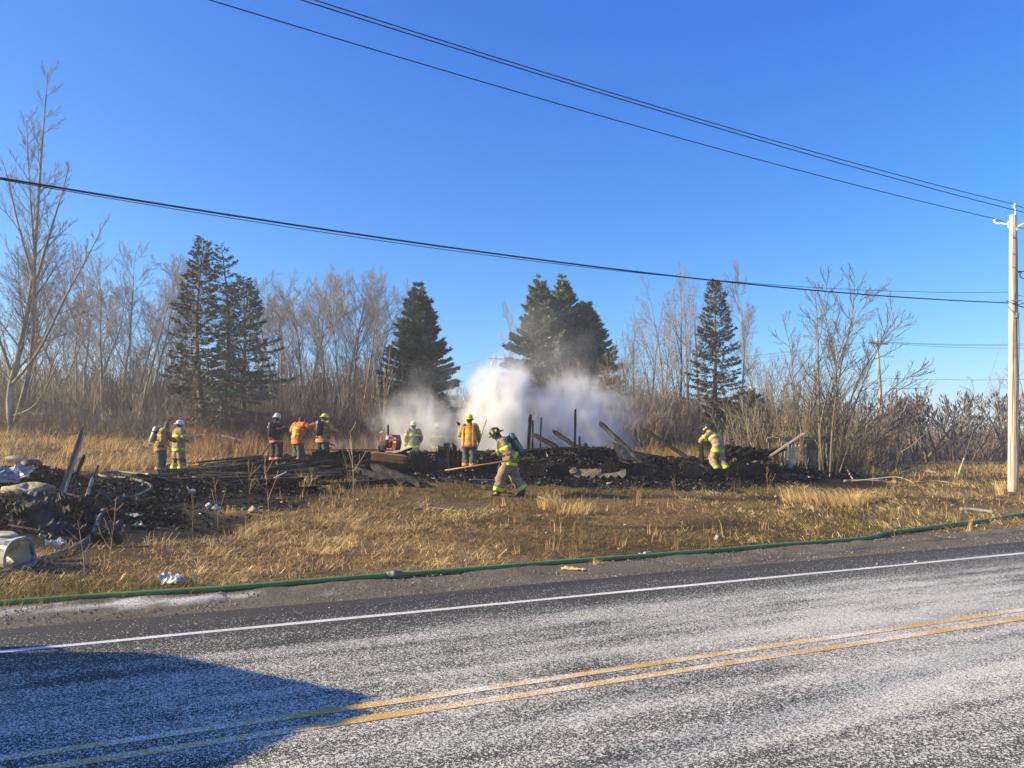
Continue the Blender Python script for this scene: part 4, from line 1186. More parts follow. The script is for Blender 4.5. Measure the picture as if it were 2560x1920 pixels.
t, H = line_pole('utility_pole', 'pale wooden utility pole standing at the edge of the field by the road', PX, PY, PB.z, TOPZ, 0.0)
b = MB()
for (off, P_) in ((0.58, P1), (-0.60, P3)):
    zz = P_[60][2] - PB.z
    a0 = Vector((0, 0, zz - 0.30)); a1 = Vector((AX * off, AY * off, zz - 0.15))
    b = MB(); b.tube([a0 + Vector((AX, AY, 0)) * math.copysign(0.10, off), a1], [0.035, 0.026], 8); b.box(a0 + Vector((AX, AY, 0)) * math.copysign(0.135, off), (0.05, 0.05, 0.22))
    arm = b.build('bracket_arm', m_fibre, t)
    b = MB(); insulator(b, a1); b.build('insulator', m_porc, arm, smooth=True)
zz = P2[60][2] - PB.z
b = MB(); b.box((-0.01, -0.14, TOPZ - PB.z - 0.22), (0.07, 0.03, 0.4)); b.tube([(0, -0.14, TOPZ - PB.z - 0.1), (0.02, -0.08, zz - 0.16)], 0.022, 8)
pin = b.build('top_pin', m_galv, t)
b = MB(); insulator(b, (0.02, -0.06, zz - 0.16)); b.build('insulator', m_porc, pin, smooth=True)
b = MB()
zc = P4[60][2] - PB.z
b.box((0.0, -0.17, zc + 0.01), (0.34, 0.05, 0.035)); b.build('cable_clamp', m_galv, t)
b = MB()
b.tube(smooth_path([(-0.32, -0.12, zc + 0.02), (-0.16, -0.2, zc - 0.08), (0.05, -0.22, zc - 0.13), (0.25, -0.16, zc - 0.06), (0.5, -0.1, zc - 0.02)]), 0.014, 6); b.build('drip_loop', m_wire, t, smooth=True)
b = MB()
zk = at(2550, 688, PY).z - PB.z
ring = [(0.32 + 0.13 * math.cos(a), -0.05, zk + 0.12 * math.sin(a)) for a in np.linspace(0.3, 6.9, 22)]
b.tube(ring, 0.015, 6); b.tube(smooth_path([ring[-1], (0.5, -0.05, zk + 0.05), (0.75, -0.1, zk + 0.02)]), 0.015, 6)
b.tube([(0.12, -0.05, zk + 0.1), (0.24, -0.05, zk + 0.1)], 0.03, 8)
b.build('cable_coil', m_wire, t, smooth=True)
b = MB()
for (ox, a0, top_) in ((0.03, -0.19, 795), (0.085, -0.175, 780), (-0.02, -0.188, 800)):
    zt = at(2533, top_, PY).z - PB.z
    pts = [(ox + 0.015 * math.sin(i * 1.3 + ox * 40), a0 - 0.004 + 0.035 * (i / 10), 0.0 + zt * i / 10) for i in range(11)]
    b.tube(smooth_path(pts, 3), 0.011, 5)
b.build('ground_wires', mat('weathered_conduit', (0.22, 0.17, 0.13), (0.34, 0.27, 0.21), rough=0.8), t, smooth=True)['kind'] = 'stuff'
b = MB(); b.box((0.02, -0.185, at(2530, 790, PY).z - PB.z), (0.10, 0.05, 0.16)); b.build('guy_plate', m_galv, t)
for k in range(9):      # drying checks in the wood
    a_ = R(-90 + (-62, -44, -30, -12, 2, 15, 28, 40, 55)[k]); z0_ = 0.3 + (k * 1.37) % 5.5; b = MB()
    rr_ = lambda z: 0.165 - 0.05 * z / H + 0.001
    b.tube([(math.cos(a_ + 0.06 * math.sin(z * 2 + k)) * rr_(z), math.sin(a_ + 0.06 * math.sin(z * 2 + k)) * rr_(z), z) for z in np.linspace(z0_, z0_ + 1.6 + (k * 0.7) % 1.5, 9)], [0.002, .006, .008, .007, .009, .007, .008, .005, .002], 4); b.build('crack', mat('dark_check', (.045, .035, .03), (.09, .07, .055), rough=.95), t)
for (px_, py_) in ((2527, 600), (2528, 640), (2525, 673)):
    b = MB(); zq = at(px_, py_, PY).z - PB.z
    b.tube([(-0.11, -0.14, zq + 0.05), (-0.04, -0.20, zq - 0.02)], 0.011, 5); b.build('nail_hook', m_wire, t)

# guy wire with its pale guard
g0 = at(2524, 790, PY); g1 = ground(2392, 1203)
t2 = thing('guy_wire', 'thin guy wire with a pale guard staked left of the roadside pole', 'guy wire', g1)
b = MB(); b.tube([(0, 0, 0), g0 - g1], 0.007, 5); b.build('strand', m_galv, t2)
dd = (g0 - g1).normalized()
b = MB(); b.tube([dd * 0.12, dd * 0.5, dd * 0.95], [0.055, 0.05, 0.035], 6, sq=(1, 0.6)); b.build('guard', mat('faded_guard', (0.62, 0.56, 0.36), (0.72, 0.68, 0.5), scale=5, rough=0.6), t2)
b = MB(); b.tube([(-0.1, 0.02, -0.1), (-0.02, 0, 0.35)], 0.03, 6, sq=(1, .5)); b.build('stake', mat('faded_guard', (0.6, 0.55, 0.4)), t2)

# street sign, half hidden behind the pole
sp_ = on(2527, PY + 2.0)
t = thing('street_sign', 'small green street name sign peeking out from behind the roadside pole', 'street sign', sp_)
b = MB(); b.tube([(0, 0, -0.2), (0, 0, at(2520, 1040, PY + 2).z - sp_.z)], 0.03, 8); b.build('post', mat('pale_sign_post', (0.60, 0.58, 0.5), (0.7, 0.68, 0.6), rough=0.6), t)
zs = at(2520, 1033.5, PY + 2.0).z - sp_.z
xs0 = at(2509.5, 1033, PY + 2.0).x - sp_.x; wS = 0.62; hS = 0.135
b = MB(); b.box((xs0 + wS / 2, -0.02, zs), (wS, 0.012, hS)); pan = b.build('sign_panel', mat('sign_green', (0.012, 0.24, 0.12), (0.02, 0.30, 0.15), scale=3, rough=0.4), t)
b = MB()
for (cx, cz, sx_, sz_) in ((wS / 2, hS / 2 - 0.01, wS - 0.01, 0.012), (wS / 2, -hS / 2 + 0.01, wS - 0.01, 0.012), (0.011, 0, 0.012, hS - 0.03), (wS - 0.011, 0, 0.012, hS - 0.03)):
    b.box((xs0 + cx, -0.03, zs + cz), (sx_, 0.004, sz_))
b.build('sign_border', mat('sign_white', (0.75, 0.78, 0.76), rough=0.4), pan)
cu = bpy.data.curves.new('lettering', 'FONT'); cu.body = 'Florw'; cu.size = 0.115; cu.extrude = 0.002; cu.materials.append(MATS['sign_white'])
tmp = bpy.data.objects.new('lettering_curve', cu); COL.objects.link(tmp)
me = bpy.data.meshes.new_from_object(tmp.evaluated_get(bpy.context.evaluated_depsgraph_get())); bpy.data.objects.remove(tmp)
link('lettering', me, pan, (xs0 + 0.035, -0.034, zs - 0.045), (R(90), 0, 0))

# the neighbouring poles of the same line (out of frame to either side) so that the wires have ends
def side_pole(label, s_, zoff, Ps, idx):
    x, y = PX + VX * s_, PY + VY * s_
    z0 = surf(x, y); top_ = Ps[1][idx][2] - 0.25
    t, H = line_pole('utility_pole', label, x, y, z0, top_)
    for (off, P_) in ((0.58, Ps[0]), (-0.60, Ps[2])):
        zz = P_[idx][2] - z0; a0 = Vector((0, 0, min(zz - 0.3, H - 0.1))); a1 = Vector((AX * off, AY * off, zz - 0.15))
        b = MB(); b.tube([a0, a1], [0.035, 0.026], 8); arm = b.build('bracket_arm', m_fibre, t)
        b = MB(); insulator(b, a1); b.build('insulator', m_porc, arm, smooth=True)
    zz = Ps[1][idx][2] - z0
    b = MB(); b.tube([(0, 0, zz - 0.3), (0, 0, zz - 0.15)], 0.03, 8); pin = b.build('top_pin', m_galv, t)
    b = MB(); insulator(b, (0, 0, zz - 0.16)); b.build('insulator', m_porc, pin, smooth=True)
side_pole('wooden utility pole of the same line out of view to the left', SPAN, 0, (P1, P2, P3), 0)
side_pole('wooden utility pole of the same line out of view to the right', -SPAN2, 0, (P1, P2, P3), 90)

# far poles with crossarms
def far_pole(label, px, base_py, top_py, Y, lean_px, arm_w, transformer=False, z0=None):
    p = at(px, base_py, Y); p.z = surf(p.x, p.y) if z0 is None else z0
    ztop = at(px, top_py, Y).z
    t = thing('utility_pole', label, 'utility pole', p)
    H = ztop - p.z; lx = lean_px / F * Y
    b = MB(); b.tube([(0, 0, -0.3), (lx / 2, 0, H / 2), (lx, 0, H)], [0.17, 0.145, 0.115], 10); b.build('shaft', m_polef, t, smooth=True)
    b = MB(); b.box((lx * 0.97, -0.16, H - 0.45), (arm_w, 0.10, 0.12), Matrix.Rotation(R(4), 3, 'Y')); arm = b.build('crossarm', m_polef, t)
    for k in (-1, -0.35, 0.9):
        b = MB(); insulator(b, (lx * 0.97 + k * arm_w * 0.46, -0.16, H - 0.39 - k * 0.05)); b.build('insulator', m_porc, arm)
    if transformer:
        b = MB(); b.lathe([(0.05, 0), (0.25, 0.02), (0.25, 0.85), (0.1, 0.95)], 12, (lx - 0.45, -0.25, H - 1.7)); b.build('transformer', mat('transformer_grey', (0.5, 0.52, 0.52), (0.6, 0.62, 0.62)), t, smooth=True)
    return p + Vector((lx, 0, H)), arm_w
fa, _ = far_pole('leaning old utility pole with crossarm behind the many-stemmed tree', 2212, 1112, 846, 66, -20, 1.7)
fb, _ = far_pole('distant utility pole with crossarm and transformer above the smoke', 1245, 1010, 890, 112, -6, 2.0, True)
def span(label, a, c, sag, rad=0.012):
    a = Vector(a); c = Vector(c)
    b = MB(); b.tube([a.lerp(c, i / 24) - Vector((0, 0, sag * 4 * (i / 24) * (1 - i / 24))) for i in range(25)], rad, 5)
    return tag(b.build('power_line', m_wire), label, 'power line', 'distant power lines')
for k, (dx, dz, nm) in enumerate(((-0.55, -0.25, 'upper'), (-0.2, -0.3, 'middle'), (0.55, -0.42, 'lower'))):
    a = fa + Vector((dx, -0.16, dz + 0.02))
    e = at(2900, (835, 840, 850)[k], 62.0)
    span(f'{nm} of the three distant lines running right from the leaning pole', a, e, 0.55)
    span(f'{nm} of the three distant lines running left from the leaning pole', a, fb + Vector((dx * 1.6, -0.16, dz + 0.02)), 1.4)
    span(f'{nm} of the three lines leaving the distant transformer pole to the left', fb + Vector((dx * 1.6, -0.16, dz + 0.02)), at(700, 985, 140) + Vector((dx * 3, 0, 0)), 1.0)
span('lone low telephone wire above the sumac thicket', fa + Vector((0.1, -0.15, -3.4)), at(2900, 932, 62.0), 0.35, 0.014)
# signs nailed up in the shade left of the leaning pole
sgp = at(2172, 1110, 46.0); sgp.z = surf(sgp.x, sgp.y)
t = thing('route_sign', 'stack of grey-blue sign plates seen from behind in the thicket shade', 'sign', sgp)
m_plate = mat('sign_back', (0.36, 0.38, 0.43), (0.46, 0.48, 0.53), scale=3, rough=0.45, metal=0.2)
b = MB(); b.box((0, 0.03, 0.9), (0.06, 0.04, 2.2)); b.build('post', m_galv, t)
for (py_, w_, h_) in ((1077, 0.27, 0.26), (1091, 0.40, 0.32), (1104, 0.25, 0.20), (1114, 0.27, 0.22)):
    b = MB(); b.box((0, -0.01, at(0, py_, 46).z - sgp.z), (w_, 0.012, h_)); b.build('plate', m_plate, t)

# ------------------------------------------------------------------ hoses
def hose(name, label, pts, rad, m, lift=0.0, couplings=()):
    P_ = smooth_path(pts, 6)
    t = thing(name, label, 'hose', P_[0])
    b = MB(); b.tube([p - P_[0] for p in P_], [(rad * (1 + 0.03 * math.sin(i * 1.7)), rad * 0.86) for i in range(len(P_))], 10)
    b.build('hose_line', m, t, smooth=True)
    for (px, py, *_) in couplings:
        q = min(range(1, len(P_) - 1), key=lambda i: abs(1280 + F * P_[i].x / P_[i].y - px))
        d = (P_[q + 1] - P_[q - 1]).normalized()
        c = P_[q] - P_[0]
        b = MB(); b.tube([c - d * 0.11, c - d * 0.1, c - d * 0.03, c - d * 0.03, c + d * 0.03, c + d * 0.03, c + d * 0.1, c + d * 0.11], [rad, rad * 1.25, rad * 1.25, rad * 1.5, rad * 1.5, rad * 1.25, rad * 1.25, rad], 12)
        b.build('coupling', mat('coupling_metal', (0.13, 0.125, 0.115), (0.22, 0.21, 0.19), scale=14, rough=0.6, metal=0.3), t, smooth=True)
    return t
m_hgreen = mat('green_hose', (0.095, 0.195, 0.050), (0.14, 0.25, 0.075), scale=9, rough=0.6, bump=0.25, bscale=120)
gp = [(-260, 1533), (-120, 1524), (0, 1514), (90, 1508), (200, 1499), (400, 1487), (600, 1473), (800, 1457), (985, 1441), (1200, 1425), (1400, 1409), (1600, 1394), (1800, 1378), (1960, 1364), (2120, 1352), (2180, 1345), (2215, 1334), (2280, 1326), (2400, 1310), (2480, 1299), (2560, 1286), (2650, 1276), (2760, 1268)]
pts = []
for (x, y) in gp:
    p = ground(x, y + 4, s=lambda a, b: np.maximum(terrain(a, b), 0.0)); p.z = max(float(terrain(p.x, p.y)), 0.0) + 0.046; pts.append(p)
hose('fire_hose', 'long green supply hose lying along the edge of the grass', pts, 0.045, m_hgreen, couplings=((985, 1441),))
m_hgrey = mat('grey_hose', (0.10, 0.105, 0.075), (0.18, 0.18, 0.135), scale=7, rough=0.7, bump=0.25, bscale=100)
gp = [(-90, 1470), (0, 1442), (50, 1424), (110, 1402), (160, 1384), (200, 1364), (226, 1346), (240, 1322), (250, 1297), (268, 1278), (305, 1260), (345, 1243), (370, 1231), (378, 1221), (366, 1211), (340, 1202), (300, 1196), (262, 1193), (248, 1188), (262, 1183), (300, 1181), (345, 1186), (400, 1189), (450, 1184), (500, 1173), (560, 1161), (620, 1153), (668, 1147)]
pts = []
for (x, y) in gp:
    p = ground(x, y + 2); p.z = surf(p.x, p.y) + 0.048; pts.append(p)
hose('fire_hose', 'grey attack hose snaking through the black debris to the hose crew', pts, 0.040, m_hgrey, couplings=((372, 1230),))

# ------------------------------------------------------------------ charred timber
def char_material(name, dark, light, ash, rough=0.6):
    m = bpy.data.materials.new(name); m.use_nodes = True
    nt = m.node_tree; n = nt.nodes; l = nt.links; b = n['Principled BSDF']
    b.inputs['Roughness'].default_value = rough; b.inputs['Specular IOR Level'].default_value = 0.2
    tc = n.new('ShaderNodeTexCoord'); geo = n.new('ShaderNodeNewGeometry')
    v = n.new('ShaderNodeTexVoronoi'); v.feature = 'DISTANCE_TO_EDGE'; v.inputs['Scale'].default_value = 13
    l.new(geo.outputs['Position'], v.inputs['Vector'])
    nz = n.new('ShaderNodeTexNoise'); nz.inputs['Scale'].default_value = 3.0; nz.inputs['Detail'].default_value = 6; l.new(geo.outputs['Position'], nz.inputs['Vector'])
    r = n.new('ShaderNodeValToRGB'); e = r.color_ramp.elements
    e[0].position = 0.38; e[0].color = (*dark, 1); e[1].position = 0.72; e[1].color = (*ash, 1)
    k = r.color_ramp.elements.new(0.56); k.color = (*light, 1)
    l.new(nz.outputs[0], r.inputs[0]); l.new(r.outputs[0], b.inputs['Base Color'])
    cr = n.new('ShaderNodeMapRange'); cr.inputs[2].default_value = 0.12; l.new(v.outputs['Distance'], cr.inputs[0])
    bp = n.new('ShaderNodeBump'); bp.inputs['Strength'].default_value = 0.9; bp.inputs['Distance'].default_value = 0.03; l.new(cr.outputs[0], bp.inputs['Height']); l.new(bp.outputs[0], b.inputs['Normal'])
    MATS[name] = m
    return m
m_char = char_material('charred_wood', (0.006, 0.0055, 0.0055), (0.016, 0.0145, 0.0135), (0.048, 0.044, 0.039), 0.75)
m_chargrey = char_material('ashy_charred_wood', (0.011, 0.010, 0.009), (0.042, 0.038, 0.032), (0.125, 0.112, 0.094), 0.8)
m_brownb = mat('scorched_board', (0.10, 0.045, 0.022), (0.26, 0.13, 0.065), scale=4, rough=0.8, stretch=(0.3, 3, 3))
m_paleb = mat('raw_board', (0.36, 0.27, 0.18), (0.62, 0.52, 0.38), scale=4, rough=0.8, stretch=(0.3, 3, 3))
m_black = mat('soot_black', (0.005, 0.005, 0.005), (0.016, 0.015, 0.014), scale=6, rough=0.9, bump=0.5, spec=0.15)

def beam_mesh(seed, m, rough=0.16, jag=0.5):
    """a timber of unit size along x, surface eaten by fire, ends broken"""
    g = random.Random(seed)
    nx = 12; vs = []; n = 8
    prof = [(-.5, -.5), (0, -.52), (.5, -.5), (.52, 0), (.5, .5), (0, .52), (-.5, .5), (-.52, 0)]
    for i in range(nx + 1):
        x = -0.5 + i / nx
        sc = 1 - (0.35 * g.random() if i in (0, nx) else 0) - rough * g.random()
        for k, (a, b) in enumerate(prof):
            jx = (g.uniform(-jag, jag) * 0.06) if i in (0, nx) else 0
            vs.append((x + jx, a * sc * (1 + g.uniform(-rough, rough)), b * sc * (1 + g.uniform(-rough, rough))))
    fs = []
    for i in range(nx):
        for k in range(n):
            k2 = (k + 1) % n
            fs.append((i * n + k, (i + 1) * n + k, (i + 1) * n + k2, i * n + k2))
    fs.append(tuple(range(n))); fs.append(tuple(nx * n + k for k in range(n - 1, -1, -1)))
    me = bpy.data.meshes.new('charred_timber'); me.from_pydata(vs, [], fs); me.materials.append(m); me.update()
    return me
BEAM = [beam_mesh(k, m_char) for k in range(4)] + [beam_mesh(10 + k, m_chargrey) for k in range(4)]
BOARD_B = beam_mesh(30, m_brownb, 0.06); BOARD_P = beam_mesh(31, m_paleb, 0.05)

def timber(a, c, w_, h_, me, name, label, cat, group=None, roll=0.0):
    a = Vector(a); c = Vector(c); d = c - a
    o = link(name, me, None, (a + c) / 2)
    q = d.to_track_quat('X', 'Z')
    o.rotation_mode = 'QUATERNION'
    from mathutils import Quaternion
    o.rotation_quaternion = q @ Quaternion((1, 0, 0), roll)
    o.scale = (d.length, w_, h_)
    return tag(o, label, cat, group)

def gz(px, py, dz=0.0):
    p = ground(px, py); return Vector((p.x, p.y, surf(p.x, p.y) + dz))
def pt(px, py, Y): return at(px, py, Y)

TB = 'charred timber'
timber(gz(425, 1210, .07), gz(655, 1203, .10), 0.22, 0.14, BEAM[4], 'charred_timber', 'long grey cracked beam lying left of the rubble below the pair of firefighters', TB)
timber(gz(470, 1192, .06), gz(700, 1180, .15), 0.2, 0.12, BEAM[5], 'charred_timber', 'grey burnt beam lying behind the long cracked one', TB)
timber(gz(560, 1228, .07), gz(770, 1216, .12), 0.2, 0.14, BEAM[0], 'charred_timber', 'black beam along the front edge of the left rubble', TB)
timber(gz(660, 1195, .25), gz(880, 1180, .40), 0.24, 0.14, BEAM[6], 'charred_timber', 'wide ashy plank on top of the left rubble by the hose crew', TB)
timber(gz(700, 1182, .45), pt(910, 1158, 26.4), 0.26, 0.10, BEAM[4], 'charred_timber', 'grey plank sloping up towards the deck edge', TB)
timber(gz(830, 1222, .08), gz(1000, 1212, .12), 0.2, 0.16, BEAM[1], 'charred_timber', 'black log-like beam in front of the sloping joists', TB)
timber(pt(868, 1168, 25.2), gz(1003, 1216, .10), 0.14, 0.20, BEAM[7], 'charred_timber', 'cracked joist sloping down to the turf, left one of two', TB)
timber(pt(932, 1166, 25.0), gz(1052, 1220, .10), 0.16, 0.22, BEAM[5], 'charred_timber', 'cracked joist sloping down to the turf, right one of two', TB)
timber(pt(745, 1163, 25.9), pt(860, 1124, 26.8), 0.05, 0.05, BEAM[0], 'burnt_pipe', 'thin bent rod rising from the rubble by the yellow-helmeted crew member', 'pipe')
timber(gz(675, 1212, .1), pt(716, 1180, 24.3), 0.05, 0.03, BOARD_P, 'pale_lath', 'pale lath sticking out of the left rubble', 'board')
timber(pt(928, 1139, 25.3), pt(1018, 1149, 25.0), 0.10, 0.30, BOARD_B, 'scorched_board', 'red-brown scorched board below the red pump', 'board', roll=0.5)
timber(pt(985, 1138, 25.5), pt(1030, 1121, 25.6), 0.10, 0.09, BEAM[2], 'charred_timber', 'short black board tilted up beside the red pump', TB)
timber(pt(1028, 1128, 25.3), pt(1022, 1156, 25.1), 0.08, 0.06, BEAM[6], 'charred_timber', 'short upright grey stick at the end of the deck edge', TB)
timber(pt(1500, 1057, 28.6), pt(1608, 1158, 26.2), 0.15, 0.14, BEAM[7], 'charred_timber', 'thick leaning beam pointing up left out of the smoke', TB)
timber(pt(1611, 1074, 29.5), pt(1722, 1147, 27.3), 0.12, 0.11, BEAM[1], 'charred_timber', 'thinner leaning beam between the thick one and the bending firefighter', TB)
timber(pt(1384, 1078, 28.8), pt(1452, 1126, 27.8), 0.14, 0.12, BEAM[1], 'charred_timber', 'stubby beam end leaning left of the tall thin post', TB)
timber(pt(1404, 1090, 28.3), pt(1462, 1130, 27.5), 0.12, 0.10, BEAM[2], 'charred_timber', 'second stubby beam end just right of the first', TB)
timber(pt(1333, 1086, 28.4), pt(1392, 1118, 27.7), 0.2, 0.14, BEAM[2], 'charred_timber', 'blunt beam end jutting from the smoke by the two posts', TB)
timber(pt(1326, 1036, 28.6), pt(1320.5, 1130, 28.6), 0.08, 0.13, BEAM[0], 'charred_post', 'jagged standing post right of the walking firefighter', TB)
timber(pt(1332, 1052, 28.7), pt(1331, 1130, 28.7), 0.05, 0.07, BEAM[5], 'charred_post', 'splinter standing against the jagged post', TB)
timber(pt(1353, 1045, 30.0), pt(1350.5, 1128, 30.0), 0.06, 0.06, BEAM[1], 'charred_post', 'thin post fading into the smoke', TB)
timber(pt(1438.5, 1023, 27.4), pt(1437, 1143, 27.4), 0.06, 0.08, BEAM[3], 'charred_post', 'tall thin black post standing alone in front of the smoke', TB)
timber(pt(1449, 1090, 27.2), pt(1449, 1146, 27.2), 0.06, 0.07, BEAM[0], 'charred_post', 'short black stake beside the tall thin post', TB)
timber(pt(1464, 1108, 27.1), pt(1464, 1146, 27.1), 0.12, 0.14, BEAM[2], 'charred_post', 'stump of a stake right of the short black stake', TB)
timber(pt(1340, 1152, 25.0), pt(1410, 1140, 24.8), 0.09, 0.04, BEAM[6], 'pale_board', 'grey splintered board on the rubble right of the walking firefighter', 'board')
timber(gz(1700, 1192, .06), gz(1840, 1184, .12), 0.3, 0.08, BEAM[6], 'charred_timber', 'flat grey board in front of the bending firefighter', TB)
timber(gz(1590, 1200, .06), gz(1730, 1198, .10), 0.2, 0.12, BEAM[3], 'charred_timber', 'low black beam on the front edge of the right rubble', TB)
timber(gz(1860, 1170, .2), pt(1980, 1110, 29.5), 0.14, 0.14, BEAM[1], 'charred_timber', 'black beam leaning up at the right end of the rubble', TB)
timber(pt(1895, 1160, 27.8), pt(2009, 1084, 27.6), 0.075, 0.075, BOARD_P, 'broken_branch', 'pale broken branch leaning across the old cage', 'branch')
timber(pt(1905, 1150, 27.85), pt(1964, 1122, 27.75), 0.11, 0.11, BEAM[1], 'charred_branch', 'burnt lower half of the branch leaning on the cage', 'branch')
timber(gz(1105, 1200, .05), gz(1260, 1235, .08), 0.14, 0.08, BEAM[6], 'charred_timber', 'grey board sloping down behind the walking firefighter legs', TB)
timber(gz(1175, 1205, .08), gz(1235, 1206, .08), 0.035, 0.03, mat and BOARD_P, 'white_conduit', 'white conduit bar lying left of the walking firefighter', 'pipe')
# boards in the left pile
timber(gz(140, 1262, -.05), pt(207, 1070, 18.6), 0.075, 0.045, BOARD_B, 'leaning_board', 'tallest brown board leaning out of the left debris pile', 'board', roll=0.3)
timber(gz(152, 1256, -.05), pt(209, 1083, 18.5), 0.05, 0.035, BOARD_P, 'leaning_board', 'pale strip leaning along the tallest brown board', 'board', roll=0.3)
timber(gz(165, 1250, -.05), pt(210, 1140, 18.9), 0.08, 0.04, BEAM[1], 'leaning_board', 'short black board leaning behind the tallest one', 'board', roll=0.3)
timber(gz(210, 1258, -.05), pt(232, 1195, 19.0), 0.07, 0.04, BOARD_P, 'leaning_board', 'pale lower length of the slender board right of the tallest', 'board', roll=0.4)
timber(pt(231, 1198, 19.0), pt(246, 1163, 19.05), 0.06, 0.035, BEAM[6], 'leaning_board', 'dark upper length of the slender board right of the tallest', 'board', roll=0.4)
for k, (a_, c_) in enumerate((((20, 1330), (185, 1362)), ((150, 1245), (215, 1262)), ((40, 1205), (120, 1190)))):
    timber(gz(*a_, .12), gz(*c_, .14), 0.05, 0.035, BEAM[4 + k], 'burnt_strip', ('long thin strip lying across the front of the left pile', 'bent frame strip at the foot of the leaning boards', 'black strip in front of the dark drum')[k], TB)

# long charred joists lying side by side left of the red pump
r_ = random.Random(44)
rows = sorted([(r_.uniform(430, 800), r_.uniform(1172, 1214)) for _ in range(22)])
for k, (px_, py_) in enumerate(rows):
    c_ = ground(px_ + 60, py_); L = r_.uniform(1.6, 3.4); th = r_.gauss(0.06, 0.16)
    dx, dy = math.cos(th) * L / 2, math.sin(th) * L / 2
    z1 = surf(c_.x - dx, c_.y - dy) + r_.uniform(.03, .16); z2 = surf(c_.x + dx, c_.y + dy) + r_.uniform(.05, .34)
    timber((c_.x - dx, c_.y - dy, z1), (c_.x + dx, c_.y + dy, z2), r_.uniform(.09, .2), r_.uniform(.06, .15), BEAM[r_.choice([0, 1, 2, 4, 5, 6, 7])], 'charred_timber', f'long charred joist, {ORD[k]} from the left in the row before the hose crew', TB, 'charred joists before the hose crew', roll=r_.uniform(-.3, .3))
# further timbers lying about in the heaps
r_ = random.Random(21)
k = 0
while k < 190:
    hx, hy, rx_, ry2, hh = HEAPS[r_.choice([0, 1, 1, 1, 2, 2, 2, 2, 3, 3, 3, 3, 8, 5, 7, 4])]
    a = r_.uniform(0, 6.28); q = math.sqrt(r_.random()) * 1.1
    x, y = hx + math.cos(a) * q * rx_, hy + math.sin(a) * q * ry2
    L = r_.uniform(0.4, 2.4) if hy > 24 else r_.uniform(0.25, 0.7); th = r_.gauss(0.0, 0.5) + (math.pi if r_.random() < 0.5 else 0)
    dx, dy = math.cos(th) * L / 2, math.sin(th) * L / 2
    z1 = surf(x - dx, y - dy) + r_.uniform(0.0, 0.16); z2 = surf(x + dx, y + dy) + r_.uniform(0.0, 0.22)
    bi = r_.choice([0, 1, 2, 3, 0, 1, 2, 3, 4, 5, 6, 7]); pxx = 1280 + F * x / y
    side = 'in the left-edge pile' if y < 24 else 'left of the red pump' if pxx < 930 else 'behind the plank wall' if pxx < 1250 else 'among the standing posts' if pxx < 1480 else 'below the leaning beams' if pxx < 1720 else 'at the cage end'
    lab = f"{'short' if L < 1.1 else 'middling' if L < 1.9 else 'long'} {'ash-grey' if bi > 3 else 'coal-black'} timber lying loose in the rubble {side}"
    timber((x - dx, y - dy, z1), (x + dx, y + dy, z2), r_.uniform(0.04, 0.17), r_.uniform(0.02, 0.07), BEAM[bi], 'charred_timber', lab, TB, 'loose timbers in the rubble ' + side, roll=r_.uniform(0, 3))
    k += 1

for lab in sorted({o['label'] for o in COL.objects if o.get('group', '').startswith('loose timbers')}):
    same = sorted((o for o in COL.objects if o.get('label') == lab), key=lambda o: o.location.x / o.location.y)
    if len(same) > 1:
        for k, o in enumerate(same):
            o['label'] = f"{ORD[k]} from left of the {lab.replace(' timber lying loose in the rubble', ' loose timbers')}"
# burnt edge of the floor: boards still standing on the foundation line
t = thing('burnt_floor_edge', 'blackened deck edge under the red pump', 'burnt wall', on(880, 25.9))
o0 = t.location
def plank_part(par, px0, px1, top, bot, Y, m, jag=0.25, thick=0.05, seed=0, name='board'):
    g = random.Random(seed + int(px0 * 7))
    x0, x1 = at(px0, 0, Y).x, at(px1, 0, Y).x
    zb, zt = at(0, bot, Y).z, at(0, top, Y).z
    n = max(3, int((x1 - x0) / 0.16) + 2)
    vs = []; fs = []
    for i in range(n):
        x = x0 + (x1 - x0) * i / (n - 1)
        z = zt - (zt - zb) * jag * g.random()
        for (zz, yy) in ((zb, -thick / 2), (z, -thick / 2 * g.uniform(.6, 1)), (z - 0.01, thick / 2), (zb, thick / 2)):
            vs.append((x - par.location.x, Y + yy + g.uniform(-.008, .008) - par.location.y, zz - par.location.z))
    for i in range(n - 1):
        a = i * 4
        for k in range(4):
            fs.append((a + k, a + (k + 1) % 4, a + 4 + (k + 1) % 4, a + 4 + k))
    fs += [(0, 1, 2, 3), ((n - 1) * 4 + 3, (n - 1) * 4 + 2, (n - 1) * 4 + 1, (n - 1) * 4)]
    b = MB(); b.add(vs, fs); return b.build(name, m, par)
for k, (a_, c_, tp, bt) in enumerate(((780, 838, 1127, 1163), (839, 905, 1126, 1164), (906, 962, 1127, 1166), (963, 1018, 1129, 1168), (1019, 1056, 1136, 1170))):
    plank_part(t, a_, c_, tp, bt, 25.9, m_black, 0.10, 0.06, k)
for k, (a_, c_) in enumerate(((775, 880), (881, 985))):
    b = MB(); x0, x1 = at(a_, 0, 26.4).x, at(c_, 0, 26.4).x; z = at(0, 1126.5, 26.0).z
    b.box(((x0 + x1) / 2 - o0.x, 26.3 - o0.y, z - o0.z + 0.02), (x1 - x0 - 0.02, 0.95, 0.035), Matrix.Rotation(R(1.0 * (k - .5)), 3, 'Y')); b.build('deck_board', m_char, t)
t = thing('burnt_wall', 'low remains of a burnt plank wall beside the orange-vested firefighter', 'burnt wall', on(1130, 25.2))
